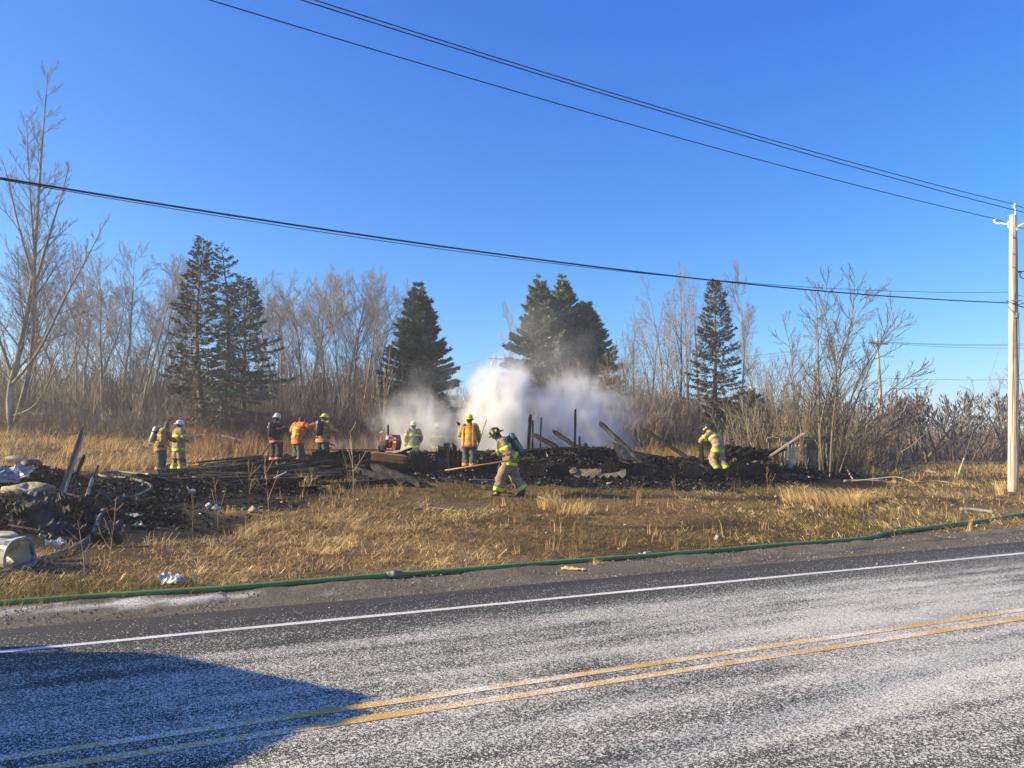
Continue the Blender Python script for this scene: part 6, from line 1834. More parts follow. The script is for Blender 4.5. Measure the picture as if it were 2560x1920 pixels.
# 1 bareheaded, air cylinder, seen from the side, facing right
person('firefighter in gold coat with grey air cylinder on his back, facing the white-helmeted one', stand(402, 1184), R(-78),
       dict(waist=(0, .03, 1.12), chest=(0, .08, 1.32), neck=(0, .15, 1.48), head=(0, .22, 1.60), sL=(-.195, .11, 1.43), sR=(.195, .11, 1.43), eL=(-.26, .22, 1.18), wL=(-.16, .42, 1.10), eR=(.27, .10, 1.14), wR=(.22, .26, .96)),
       coat=m_gold, cstripe=m_orst, pants=m_gry, pstripe=m_orst, hm=None, hood=mat('purple_beanie', (0.07, 0.055, 0.10), (0.11, 0.09, 0.15), rough=.9), look=(0, .8, -.5), air=m_cylg, seed=1, sole=m_sole)
# 2 white helmet, tan
person('firefighter in white helmet and tan turnout with lime stripes, standing at the left', stand(446, 1182), R(-38),
       dict(head=(0, .06, 1.63), eR=(.29, .08, 1.18), wR=(.12, .28, 1.12), eL=(-.29, .05, 1.16), wL=(-.20, .22, 1.02), kL=(-.14, .02, .50), aL=(-.19, -.05, .1), kR=(.14, .04, .5), aR=(.20, .02, .1)),
       coat=m_tan, cstripe=m_lime, pants=m_tan, pstripe=m_lime, hm=m_hwhite, look=(.1, 1, -.25), seed=2, knee=m_blk, sole=m_sole)
# 3 white helmet, dark, carrying hose
person('firefighter in white helmet and black turnout with pinkish stripes, first of the hose crew', stand(690, 1160), R(-25),
       dict(eL=(-.30, -.02, 1.22), wL=(-.16, .20, 1.20), eR=(.33, .05, 1.22), wR=(.42, .22, 1.26), head=(0, .06, 1.63)),
       coat=m_blk, cstripe=mat('dull_pink_stripe', (0.34, 0.10, 0.06), (0.46, 0.16, 0.10), rough=.6), pants=m_blk, pstripe=m_orst, hm=m_hwhite, look=(-.2, 1, -.2), air=m_hblk, seed=3, sole=m_sole)
# 4 no helmet, orange and yellow
person('bareheaded firefighter in orange coat with yellow back, middle of the hose crew', stand(744, 1163), R(-30),
       dict(waist=(0, .03, 1.12), chest=(0, .08, 1.31), neck=(0, .13, 1.46), head=(0, .20, 1.56), sL=(-.2, .08, 1.42), sR=(.2, .08, 1.42), eR=(.40, .16, 1.36), wR=(.52, .30, 1.42), eL=(-.34, .06, 1.18), wL=(-.34, .26, 1.22), kL=(-.12, .08, .5), aL=(-.14, .02, .1)),
       coat=m_oran, cstripe=m_orst, pants=m_gry, pstripe=m_orst, hm=None, hood=m_hair, look=(.1, .9, -.45), seed=4, panel=m_yel_c, sole=m_sole)
# 5 yellow helmet, black pack
person('firefighter in yellow helmet with black air pack, last of the hose crew in thin smoke', stand(806, 1160), R(-20),
       dict(waist=(0, .02, 1.12), chest=(0, .05, 1.32), neck=(0, .09, 1.47), head=(0, .14, 1.59), sL=(-.2, .05, 1.42), sR=(.2, .05, 1.42), eR=(.36, .08, 1.20), wR=(.38, .28, 1.16), eL=(-.33, .05, 1.18), wL=(-.30, .26, 1.08)),
       coat=m_gold, cstripe=m_orst, pants=m_gry, pstripe=m_orst, hm=m_hyel, look=(0, 1, -.35), air=m_hblk, seed=5)
# 6, 7 in the smoke
person('firefighter in pale helmet and tan coat standing in the smoke left of the middle', on(1034, 31.2, -.05), R(10),
       dict(eL=(-.31, -.03, 1.16), wL=(-.30, .06, .92), eR=(.30, -.02, 1.16), wR=(.24, .16, .96)), coat=m_tan, cstripe=m_lime, pants=m_tan, pstripe=m_lime, hm=mat('pale_yellow_helmet', (0.62, 0.62, 0.30), (0.72, 0.72, 0.42), rough=.4), look=(.35, 1, -.1), seed=6, scale=1.02)
person('faint firefighter half lost in the thick smoke', on(1093, 32.6, -.05), R(-25),
       dict(eL=(-.31, .0, 1.16), wL=(-.28, .10, .92)), coat=m_tan, cstripe=m_lime, pants=m_tan, pstripe=m_lime, hm=m_hwhite, look=(.2, 1, -.2), seed=7)
# 8 orange vest, back to the camera
pos8 = on(1173, 25.0, 0); pos8.z = at(0, 1176, 25.0).z
_, P8 = person('firefighter in yellow helmet and orange-trimmed yellow vest, seen from behind', pos8, R(-8),
       dict(eR=(.31, .02, 1.16), wR=(.27, .24, 1.02), eL=(-.30, .02, 1.17), wL=(-.20, .26, 1.10), kL=(-.11, .04, .5), aL=(-.10, -.02, .1), kR=(.12, .02, .5), aR=(.13, -.04, .1)),
       coat=m_gold, cstripe=None, pants=m_gry, pstripe=m_orst, hm=m_hyel, hstyle='cap', look=(.1, 1, -.15), vest=(m_yel_c, m_oran), seed=8, sole=m_sole, scale=1.0)
# 9 walking left with the pike pole
pos9 = stand(1275, 1241)
_, P9 = person('firefighter in black helmet walking left with a pike pole and air cylinder', pos9, R(86),
       dict(pelvis=(0, 0, .93), waist=(0, .04, 1.09), chest=(0, .14, 1.28), neck=(0, .25, 1.43), head=(0, .36, 1.53), sL=(-.20, .15, 1.38), sR=(.20, .17, 1.38),
            eL=(-.29, .0, 1.13), wL=(-.27, -.20, 1.02), eR=(.28, .16, 1.12), wR=(.24, .36, 1.08), hL=(-.10, 0, .89), hR=(.10, 0, .89),
            kR=(.11, -.10, .50), aR=(.12, -.33, .14), tR=(.13, -.17, .05), kL=(-.12, .20, .50), aL=(-.12, .28, .11), tL=(-.12, .43, .05)),
       coat=m_dtan, cstripe=m_lime, pants=m_dtan, pstripe=m_lime, hm=m_hblk, htrim=m_lime, look=(.0, .85, -.55), air=m_cyl, seed=9, long_coat=.16, scale=1.10)
# 10 bending at the right
pos10 = stand(1790, 1182)
_, P10 = person('firefighter in tan turnout with lime stripes bending over a grey post', pos10, R(38),
       dict(pelvis=(0, -.10, .93), waist=(0, -.02, 1.08), chest=(0, .12, 1.25), neck=(0, .24, 1.37), head=(0, .34, 1.47), sL=(-.20, .16, 1.34), sR=(.20, .16, 1.34), eL=(-.30, .36, 1.16), wL=(-.12, .56, 1.10), eR=(.28, .38, 1.14), wR=(.06, .58, 1.14),
            hL=(-.10, -.10, .89), hR=(.10, -.10, .89), kL=(-.12, .06, .50), aL=(-.12, -.12, .1), kR=(.13, -.10, .50), aR=(.14, -.32, .1)),
       coat=m_tan, cstripe=m_lime, pants=m_tan, pstripe=m_lime, hm=m_hblk, htrim=m_silver, hood=m_yel_c, look=(0, .8, -.6), seed=10, sole=m_sole)

# ------------------------------------------------------------------ what they carry
def to_world(pos, yaw, v, sc=1.0): return pos + Matrix.Rotation(yaw, 3, 'Z') @ (Vector(v) * sc)
def pole_tool(name, label, a, c, r, m, head=None):
    a = Vector(a); c = Vector(c)
    t = thing(name, label, 'tool', a)
    b = MB(); b.tube([Vector((0, 0, 0)), (c - a) * .5, c - a], [r, r, r], 8); b.build('shaft', m, t, smooth=True)
    if head:
        b = MB(); d = (a - c).normalized(); n_ = d.orthogonal().normalized()
        if head == 'pike':
            b.tube([d * .02, d * .14, d * .26], [.018, .014, .003], 6); b.tube([d * .08, d * .13 + n_ * .05, d * .10 + n_ * .09], [.012, .010, .004], 6)
        else:
            b.box(d * .03, (.05, .05, .10)); b.box(d * .10, (.16, .04, .03))
        b.build('tool_head', m_strap, t)
    return t
m_yshaft = mat('yellow_shaft', (0.30, 0.20, 0.04), (0.42, 0.29, 0.06), scale=5, rough=0.5)
hw = to_world(pos9, R(86), P9['wL'] + Vector((-.02, -.06, -.08)), 1.10)
e0 = at(1112, 1176, hw.y - .05); dirp = (hw - e0).normalized()
pole_tool('pike_pole', 'yellow pike pole held low by the walking firefighter', e0, hw + dirp * 0.42, 0.019, m_yshaft, 'pike')
a8 = to_world(pos8, R(-8), P8['wR'] + Vector((.02, .08, -.05)))
pole_tool('rake_handle', 'wooden tool handle slanting up beside the orange-vested firefighter', at(1216, 1050, 25.6), a8 + Vector((-.1, .0, -.3)), 0.017, m_yshaft, None)
l8 = to_world(pos8, R(-8), P8['wL'] + Vector((0, .1, 0)))
timber(at(1144, 1055, 25.8), l8 + Vector((.05, 0, .0)), 0.10, 0.05, BEAM[2], 'tool_blade', 'dark tool blade held past the left shoulder of the orange-vested firefighter', 'tool')
g10 = to_world(pos10, R(38), (P10['wL'] + P10['wR']) / 2 + Vector((0, .08, 0)))
timber(g10 + Vector((0, 0, .02)), at(1754, 1153, g10.y + .1), 0.15, 0.12, BEAM[7], 'charred_post', 'grey burnt post gripped by the bending firefighter', TB)
# the hose over the crew's shoulders
hp = [at(590, 1166, 28.6), at(630, 1160, 28.8), at(648, 1146, 29.0), at(668, 1118, 29.2), at(690, 1093, 29.2), at(716, 1072, 29.2), at(738, 1063, 29.2), at(756, 1063, 29.3), at(776, 1076, 29.3), at(792, 1092, 29.2), at(812, 1106, 29.4), at(836, 1112, 30.2)]
hose('fire_hose', 'dark charged hose carried over the shoulders of the hose crew', hp, 0.035, mat('dark_hose', (0.03, 0.028, 0.028), (0.06, 0.055, 0.05), rough=.7))

# ------------------------------------------------------------------ the red portable pump
pz = at(975, 1127, 26.4)
t = thing('portable_pump', 'small red two-wheeled engine pump standing on the burnt deck', 'pump', pz, R(-14))
m_red = mat('red_enamel', (0.62, 0.02, 0.04), (0.74, 0.05, 0.075), scale=6, rough=0.35)
m_tyre = mat('tyre_rubber', (0.015, 0.014, 0.014), (0.03, 0.028, 0.028), rough=0.9)
for x in (-.27, -.16):
    b = MB(); rot = Matrix.Rotation(R(90), 3, 'X')
    b.lathe([(.06, -.035), (.095, -.04), (.11, -.02), (.11, .02), (.095, .04), (.06, .035)], 18, (x, -.16 if x < -.2 else -.22, .11), rot); wh = b.build('wheel', m_tyre, t, smooth=True)
    b = MB(); b.lathe([(.01, -.03), (.06, -.028), (.065, .028), (.01, .03)], 14, (x, -.16 if x < -.2 else -.22, .11), rot); b.build('rim', mat('pink_rim', (0.6, 0.28, 0.3), (0.7, 0.4, 0.4), rough=.4), wh)
for (p_, q_) in (((-.26, -.2, .11), (-.235, -.18, .62)), ((-.31, -.2, .36), (-.14, -.2, .36)), ((-.16, -.24, .11), (-.13, -.2, .40)), ((-.14, -.2, .38), (.0, -.2, .34)), ((.06, -.2, .05), (.07, -.2, .40)), ((-.2, .2, .06), (.25, .2, .06)), ((-.2, -.2, .05), (.28, -.2, .04))):
    b = MB(); b.tube([p_, q_], .018, 8); b.build('frame_tube', m_red, t, smooth=True)
b = MB(); b.box((-.24, -.17, .645), (.13, .05, .03), Matrix.Rotation(R(-12), 3, 'Y')); b.build('handle_grip', mat('cream_plastic', (0.6, 0.57, 0.42), (0.7, 0.67, 0.52), rough=.5), t)
b = MB(); b.box((-.03, 0, .22), (.24, .26, .26)); b.lathe([(.10, -.12), (.12, 0), (.09, .12)], 14, (-.10, -.16, .27), Matrix.Rotation(R(90), 3, 'X')); b.build('engine', mat('dark_engine', (0.05, 0.045, 0.045), (0.13, 0.11, 0.11), scale=18, rough=.5, metal=.4), t)
b = MB(); b.lathe([(.02, -.05), (.085, -.06), (.095, 0), (.07, .05), (.02, .06)], 14, (-.12, -.2, .29), Matrix.Rotation(R(80), 3, 'X')); b.build('recoil_cover', m_red, t, smooth=True)
b = MB(); b.box((-.06, 0, .46), (.13, .2, .14), taper=.75); tk = b.build('fuel_tank', mat('white_tank', (0.70, 0.68, 0.58), (0.78, 0.76, 0.68), rough=.4), t)
b = MB(); b.lathe([(.02, 0), (.035, .01), (.035, .05), (.01, .055)], 10, (.05, -.03, .53)); b.build('fuel_cap', MATS['white_tank'], tk)
b = MB(); b.box((.05, 0, .44), (.10, .18, .09)); b.build('air_filter', mat('olive_cover', (0.12, 0.14, 0.09), (0.18, 0.2, 0.13), rough=.6), t)
b = MB(); n = 10; vs = []
for i in range(n + 1):
    a = R(-10 + 200 * i / n) ; x = .27 + .07 * math.sin(R(180 * i / n)); z = .02 + .53 * i / n
    vs += [(x - .14, -.24, z), (x, -.25, z), (x, .22, z), (x - .14, .22, z)]
fs = []
for i in range(n):
    for k in range(4): fs.append((i * 4 + k, i * 4 + (k + 1) % 4, i * 4 + 4 + (k + 1) % 4, i * 4 + 4 + k))
fs += [(3, 2, 1, 0), (n * 4, n * 4 + 1, n * 4 + 2, n * 4 + 3)]
b.add(vs, fs); gd = b.build('fan_housing', mat('maroon_housing', (0.17, 0.02, 0.025), (0.26, 0.045, 0.05), scale=5, rough=.5), t)
for z, m_ in ((.30, m_yel_c), (.42, mat('grey_label', (.35, .3, .3), (.45, .4, .4)))):
    b = MB(); b.box((.27, -.262, z), (.13, .012, .07)); b.build('label_plate', m_, gd)
b = MB(); b.tube(smooth_path([(.10, -.27, .57), (.17, -.28, .57), (.18, -.28, .50), (.14, -.28, .28)]), .014, 6); b.build('guard_rod', m_red, gd, smooth=True)
timber(pz + Vector((-.12, .35, .3)), pz + Vector((-.12, .35, .90)), .05, .06, BEAM[0], 'charred_post', 'black splinter standing up behind the red pump', TB)

# ------------------------------------------------------------------ loose things in the left pile and on the field
def lump_mesh(seed, n=14, m=9, rough=0.25, sq=(1, 1, 1)):
    g = random.Random(seed); ph = [g.uniform(0, 6.28) for _ in range(8)]
    vs = []; fs = []
    for i in range(m + 1):
        th = math.pi * i / m
        for j in range(n):
            a = 2 * math.pi * j / n
            q = 1 + rough * (math.sin(2 * a + ph[0] + th) * .4 + math.sin(3 * a + ph[1] - 2 * th) * .35 + math.sin(5 * a + ph[2] + 3 * th) * .25 + math.sin(4 * th + ph[3]) * .3 + math.sin(7 * a + ph[4] + 5 * th) * .18)
            vs.append((math.sin(th) * math.cos(a) * q * sq[0], math.sin(th) * math.sin(a) * q * sq[1], math.cos(th) * q * sq[2]))
    for i in range(m):
        for j in range(n):
            j2 = (j + 1) % n; fs.append((i * n + j, (i + 1) * n + j, (i + 1) * n + j2, i * n + j2))
    return vs, fs
def lump(name, label, cat, px, py, size, m, seed=0, rough=0.25, rz=0.0, tilt=0.0, dz=0.0):
    vs, fs = lump_mesh(seed, rough=rough)
    b = MB(); b.add([(x * size[0] / 2, y * size[1] / 2, z * size[2] / 2) for x, y, z in vs], fs)
    p = ground(px, py); p.z = surf(p.x, p.y) + size[2] * .38 + dz
    o = b.build(name, m, None, smooth=True, loc=p, rot=(tilt, 0, rz))
    return tag(o, label, cat)
def crumple(name, label, cat, px, py, size, m, seed=0, rz=0.0, amp=0.3, dz=0.02, tilt=0.0):
    """a crumpled sheet with thickness"""
    g = np.random.default_rng(seed); n = 11
    X, Y = np.meshgrid(np.linspace(-.5, .5, n), np.linspace(-.5, .5, n))
    h = amp * size[0] * (0.5 * vnoise(X * 5 + seed, Y * 5, seed) + 0.3 * vnoise(X * 11, Y * 11 + seed, seed + 1))
    X = X + 0.05 * vnoise(X * 9, Y * 9, seed + 2); Y = Y + 0.09 * vnoise(X * 9 + 4, Y * 9, seed + 3)
    h = h - h.min()
    top = np.stack([X.ravel() * size[0], Y.ravel() * size[1], h.ravel()], 1); bot = top - np.array([0, 0, .012])
    V = np.concatenate([top, bot]); fs = []
    for i in range(n - 1):
        for j in range(n - 1):
            a = i * n + j; fs.append((a, a + 1, a + n + 1, a + n)); fs.append((a + n * n, a + n + n * n, a + n + 1 + n * n, a + 1 + n * n))
    edge = [j for j in range(n)] + [i * n + n - 1 for i in range(1, n)] + [(n - 1) * n + j for j in range(n - 2, -1, -1)] + [i * n for i in range(n - 2, 0, -1)]
    for q in range(len(edge)):
        a, c = edge[q], edge[(q + 1) % len(edge)]; fs.append((a, a + n * n, c + n * n, c))
    b = MB(); b.add([tuple(v) for v in V], fs)
    p = ground(px, py); p.z = surf(p.x, p.y) + dz
    return tag(b.build(name, m, None, loc=p, rot=(tilt, 0, rz)), label, cat)
m_foam = mat('yellowed_foam', (0.16, 0.135, 0.09), (0.44, 0.39, 0.29), scale=8, rough=0.95, bump=0.7)
m_plast = mat('white_plastic', (0.34, 0.34, 0.345), (0.56, 0.565, 0.57), scale=6, rough=0.35)
m_enam = mat('sooty_white_enamel', (0.02, 0.019, 0.018), (0.46, 0.45, 0.42), scale=4.6, rough=0.4, contrast=(0.36, 0.5))
m_blue = mat('blue_white_sheet', (0.08, 0.095, 0.12), (0.28, 0.30, 0.34), scale=4, rough=0.4)
lump('foam_block', 'lumpy cream foam block on the left debris pile', 'foam', 66, 1246, (.95, .4, .34), m_foam, 3, .75, .1)
crumple('bent_sheet', 'blue-white bent sheet of siding at the left edge', 'siding', 34, 1213, (.78, .7, 1), m_blue, 4, .35, .25, .16, R(18))
crumple('bent_sheet', 'small white strip of siding under the blue-white sheet', 'siding', 14, 1226, (.5, .22, 1), m_plast, 6, .6, .2, .2, R(20))
# burnt white appliance shell, open towards the right
p = ground(8, 1420); p.z = surf(p.x, p.y)
t = thing('burnt_appliance', 'burnt white appliance shell lying at the left edge in front', 'appliance', p, R(-14))
b = MB(); n = 20; ring_o, ring_i = [], []
for j in range(n):
    a = 2 * math.pi * j / n; ca, sa = math.cos(a), math.sin(a)
    e = 0.55
    y_ = math.copysign(abs(ca) ** e, ca) * .25; z_ = math.copysign(abs(sa) ** e, sa) * .22 + .22
    ring_o.append((y_, z_)); ring_i.append((y_ * .86, (z_ - .22) * .84 + .22))
xs_ = [-.75, -.35, 0.0, .32]; vs = []
for x in xs_:
    for (y_, z_) in ring_o: vs.append((x + .05 * math.sin(y_ * 9 + z_ * 7), y_ * (1 + .07 * math.sin(x * 7)), z_ * (1 - .08 * math.cos(x * 5 + y_ * 6))))
for x in reversed(xs_):
    for (y_, z_) in ring_i: vs.append((x + .05 * math.sin(y_ * 9 + z_ * 7), y_, z_))
fs = []
m_ = len(xs_) * 2
for i in range(m_ - 1):
    for j in range(n):
        j2 = (j + 1) % n; fs.append((i * n + j, i * n + j2, (i + 1) * n + j2, (i + 1) * n + j))
b.add(vs, fs); b.build('shell', m_enam, t, smooth=False)
b = MB(); b.tube([(.33 + .05 * math.sin(y_ * 9 + z_ * 7), y_ * .98, z_ * .98 + .004) for (y_, z_) in ring_o] + [(.33 + .05 * math.sin(ring_o[0][0] * 9 + ring_o[0][1] * 7), ring_o[0][0] * .98, ring_o[0][1] * .98)], .022, 6, cap=False); b.build('rim', mat('grey_rim', (.16, .16, .15), (.34, .33, .31), scale=6, rough=.6), t, smooth=True)
lump('scorched_sheet', 'cream scorch-edged panel on top of the white appliance', 'panel', 2, 1400, (.55, .2, .08), mat('cream_scorch', (.3, .25, .16), (.62, .57, .45), scale=5, rough=.7), 8, .2, .1, R(20), .36)
# dark drum with its pale tank behind
p = at(75, 1166, 24.5); p.z = surf(p.x, p.y)
t = thing('oil_drum', 'dark round drum lying on its side behind the left pile', 'drum', p, R(12))
b = MB(); b.lathe([(.02, -.32), (.225, -.32), (.235, -.30), (.225, -.28), (.225, -.02), (.235, 0), (.225, .02), (.225, .26), (.235, .29), (.02, .29)], 22, (0, .1, .23), Matrix.Rotation(R(90), 3, 'X')); b.build('shell', mat('sooty_drum', (.018, .018, .02), (.045, .045, .05), scale=5, rough=.6), t, smooth=True)
b = MB(); b.lathe([(.02, -.335), (.05, -.335), (.05, -.318), (.02, -.318)], 12, (.08, .1, .33), Matrix.Rotation(R(90), 3, 'X')); b.build('bung', m_strap, t)
p = ground(42, 1158); p.z = surf(p.x, p.y)
b = MB(); b.tube([(-.42, .05, .15), (-.34, .04, .15), (.3, 0, .15), (.38, 0, .15)], [.09, .13, .13, .08], 12)
tag(b.build('metal_tank', mat('pale_tank', (.16, .15, .135), (.30, .28, .255), scale=6, rough=.6), None, smooth=True, loc=p), 'pale tank lying left of the dark drum', 'tank')
crumple('bent_plate', 'bent dark metal plate standing in the left pile', 'metal plate', 95, 1322, (.55, .7, 1), mat('burnt_plate', (.012, .0115, .011), (.05, .045, .04), scale=4, rough=.8), 12, .3, .35, .30, R(62))
b = MB(); b.tube(smooth_path([gz(66, 1315, .02), gz(66, 1315, .3), gz(72, 1300, .48), gz(82, 1296, .50)]), .02, 6)
tag(b.build('bent_trim', mat('pale_trim', (.4, .38, .33), (.55, .52, .46), rough=.6), None, smooth=True), 'pale curved trim along the bent dark plate', 'trim')
r_ = random.Random(61)
for k in range(16):
    px_, py_ = r_.uniform(0, 300), r_.uniform(1235, 1375)
    crumple('burnt_sheet', f'crumpled sooty metal sheet, {ORD[k]} laid in the left pile', 'metal sheet', px_, py_, (r_.uniform(.25, .7), r_.uniform(.15, .5), 1), mat('sooty_sheet_' + 'ab'[k % 2], ((.012, .011, .011), (.03, .028, .026))[k % 2], ((.04, .037, .034), (.11, .10, .09))[k % 2], scale=5, rough=.75), 200 + k, r_.uniform(-1.5, 1.5), .45, r_.uniform(.02, .16), R(r_.uniform(-35, 45)))
bs = sorted((o for o in COL.objects if o.name.startswith('burnt_sheet')), key=lambda o: o.location.x / o.location.y)
for k, o in enumerate(bs): o['label'] = f'crumpled sooty metal sheet, {ORD[k]} from the left in the left debris pile'; o['group'] = 'sooty sheets in the left pile'
small = [
 ('plastic_bag', 'crumpled white plastic bag in the grass beside the green hose', 'plastic bag', 430, 1466, (.33, .20, .1), m_plast, 'c'), ('plastic_scrap', 'flat white scrap right of the plastic bag', 'scrap', 490, 1452, (.16, .05, .04), m_plast, 'c'),
 ('plastic_jug', 'pale blue plastic jug in the litter by the foam lump', 'jug', 540, 1276, (.34, .2, .18), mat('pale_blue_plastic', (.22, .29, .44), (.38, .45, .56), scale=5, rough=.35), 'l'), ('plastic_jug', 'clear white plastic jug against the pale blue one', 'jug', 521, 1270, (.22, .2, .2), m_plast, 'l'),
 ('foam_lump', 'cream foam lump lying right of the plastic jugs', 'foam', 634, 1282, (.34, .25, .24), m_foam, 'l'), ('green_bowl', 'green bowl beside the foam lump', 'bowl', 612, 1272, (.13, .1, .08), mat('green_plastic', (.02, .14, .09), (.05, .22, .15), rough=.4), 'l'),
 ('pink_ball', 'small pink ball beside the foam lump', 'ball', 606, 1276, (.09, .08, .08), mat('pink_rubber', (.55, .30, .28), (.66, .42, .38), rough=.6), 'l'), ('yellow_bottle', 'yellow bottle in the grass right of the foam lump', 'bottle', 706, 1258, (.2, .09, .08), mat('yellow_plastic', (.52, .52, .03), (.66, .66, .08), rough=.4), 'l'),
 ('red_can', 'red can beside the grey hose loop', 'can', 354, 1208, (.15, .1, .09), mat('red_can', (.55, .03, .05), (.68, .08, .09), rough=.4), 'l'), ('shoe', 'brown shoe next to the red can', 'shoe', 335, 1211, (.26, .09, .08), mat('brown_leather', (.12, .08, .05), (.22, .15, .1), rough=.7), 'l'),
 ('red_bucket', 'small red bucket at the left end of the beams', 'bucket', 553, 1157, (.14, .12, .1), MATS['red_can'], 'l'), ('cardboard_box', 'white carton standing just behind the green hose', 'carton', 1619, 1391, (.14, .07, .07), m_plast, 'b'),
 ('splintered_board', 'yellow splintered board lying on the gravel', 'board', 1432, 1430, (.36, .09, .04), mat('fresh_wood', (.52, .36, .12), (.70, .52, .22), scale=5, rough=.7, stretch=(.4, 3, 3)), 'c'), ('stone', 'pale grey stone in the turf above the hose', 'stone', 1796, 1350, (.22, .16, .17), mat('pale_stone', (.22, .19, .14), (.40, .36, .28), scale=7, rough=.9, bump=.5), 'l'),
 ('white_can', 'white can in the turf left of the carton', 'can', 1553, 1373, (.06, .05, .06), m_plast, 'l'), ('white_cup', 'white paper cup in the grass below the pole', 'cup', 2442, 1317, (.08, .07, .1), m_plast, 'l'), ('carton', 'pale carton in front of the bending firefighter', 'carton', 1838, 1192, (.3, .16, .14), mat('cream_card', (.5, .42, .24), (.64, .56, .36), rough=.8), 'c'),
 ('curled_metal', 'curled white pipe in the black litter', 'pipe', 480, 1234, (.16, .1, .07), m_plast, 'c'), ('white_scrap', 'white scrap beside the curled pipe', 'scrap', 420, 1230, (.14, .06, .04), m_plast, 'c'), ('grey_scrap', 'pale scrap in the black litter near the hose', 'scrap', 305, 1283, (.16, .12, .1), m_foam, 'c'), ('roof_shingle', 'long pale shingle in the litter right of the hose', 'shingle', 325, 1295, (.5, .2, .05), mat('pale_shingle', (.18, .16, .13), (.36, .33, .28), scale=5, rough=.8), 'c'),
 ('brown_board', 'brown board tilted in the litter', 'board', 358, 1268, (.55, .12, .16), m_brownb, 'c'), ('crushed_can', 'crushed pale can at the foot of the litter', 'can', 395, 1324, (.16, .08, .07), m_foam, 'l'), ('white_flake', 'white flake in the black soil before the litter', 'scrap', 345, 1322, (.2, .1, .05), m_plast, 'c'), ('glass_sheet', 'greenish glass shard in the left pile', 'glass', 118, 1348, (.22, .2, .1), mat('sooty_glass', (.08, .12, .12), (.2, .27, .27), rough=.2), 'c'),
 ('torn_paper', 'torn pale paper in the left pile above the hose', 'paper', 140, 1372, (.3, .16, .1), mat('torn_paper', (.36, .37, .38), (.6, .6, .6), scale=8, rough=.8), 'c'), ('white_scrap', 'white torn lining behind the appliance', 'lining', 80, 1325, (.3, .14, .1), m_plast, 'c'), ('blue_scrap', 'pale blue scrap on the rubble right of the walking firefighter', 'scrap', 1390, 1186, (.7, .25, .08), mat('blue_sheet', (.25, .3, .38), (.42, .47, .55), rough=.5), 'c'),
 ('white_pipe', 'white curved pipe on the floor edge right of the red-brown board', 'pipe', 985, 1160, (.5, .1, .08), m_plast, 'c'), ('paper_scrap', 'cream scrap in front of the plank wall', 'scrap', 1043, 1189, (.16, .1, .1), mat('cream_card', (.5, .42, .24)), 'c'), ('white_scrap', 'white scrap in front of the plank wall', 'scrap', 1083, 1200, (.12, .08, .08), m_plast, 'c'),
]
for k, (nm, lab, cat, px, py, sz_, m, how) in enumerate(small):
    if how == 'l': lump(nm, lab, cat, px, py, (sz_[0] * .7, sz_[1] * .7, sz_[2] * .6), m, 40 + k, .5, k * .7)
    elif how == 'b':
        p = ground(px, py); p.z = surf(p.x, p.y) + sz_[2] / 2
        b = MB(); b.box((0, 0, 0), sz_, R(25)); b.box((0, -.02, sz_[2] * .5 + .008), (sz_[0] * .9, sz_[1] * .5, .006), R(25)); tag(b.build(nm, m, None, loc=p), lab, cat)
    else: crumple(nm, lab, cat, px, py, (sz_[0], sz_[1], 1), m, 40 + k, k * .9 % 1.2 - .4, min(.5, sz_[2] / sz_[0] * 1.4))
# fallen logs and branches
def log(label, pts, r0, r1, m, name='fallen_branch'):
    b = MB(); P_ = smooth_path(pts, 5); n = len(P_)
    b.tube(P_, [r0 + (r1 - r0) * i / (n - 1) for i in range(n)], 8)
    return tag(b.build(name, m, None, smooth=True), label, 'branch')
m_bleach = mat('bleached_wood', (0.17, 0.14, 0.10), (0.36, 0.31, 0.235), scale=5, rough=.85)
log('bleached fallen trunk lying below the twin-topped spruce', [on(455, 37, .30), on(515, 37.3, .42), on(575, 37.6, .40)], .075, .05, m_bleach, 'fallen_log')
log('bleached trunk sloping down behind the first of the hose crew', [on(555, 36.6, .55), on(600, 36.3, .40), on(645, 36, .15)], .045, .03, m_bleach, 'fallen_log')
log('forked bleached limb beneath the fallen trunks', [on(500, 36, .15), on(560, 36.2, .22), on(632, 35.8, .12)], .05, .025, m_bleach, 'fallen_log')
log('arching pale branch bent over the grass beside the tussock', [gz(2130, 1205, .03), at(2195, 1196, 24.2), at(2245, 1193, 23.0), at(2290, 1212, 22.0), gz(2312, 1245, .0)], .02, .009, m_bleach)
log('pale branch lying in the grass below the many-stemmed tree', [gz(2110, 1206, .04), gz(2160, 1204, .05), gz(2205, 1206, .04)], .045, .02, m_bleach)
log('short white stick propped right of the many-stemmed tree', [gz(2112, 1182, .25), gz(2132, 1200, .03)], .04, .03, m_bleach)
log('peeling pale log lying in the grass between tree and guy wire', [gz(2255, 1186, .08), gz(2300, 1183, .12), gz(2340, 1186, .08)], .06, .05, m_bleach)
log('thin pole lying in the grass before the guy wire', [gz(2290, 1208, .04), gz(2350, 1207, .05), gz(2400, 1214, .03)], .025, .02, m_bleach)
log('grey plank-like limb lying in the grass near the roadside pole', [gz(2400, 1276, .03), gz(2440, 1279, .04), gz(2485, 1284, .03)], .05, .045, mat('grey_limb', (.22, .2, .17), (.36, .33, .28), rough=.9))
log('dry branch lying in the middle of the turf', [gz(1035, 1275, .03), gz(1090, 1276, .05), gz(1150, 1283, .03)], .018, .008, m_bleach)
log('pale split stick beside the spiky straw tuft', [gz(1310, 1242, .03), gz(1345, 1246, .05), gz(1375, 1258, .04)], .035, .015, m_bleach)

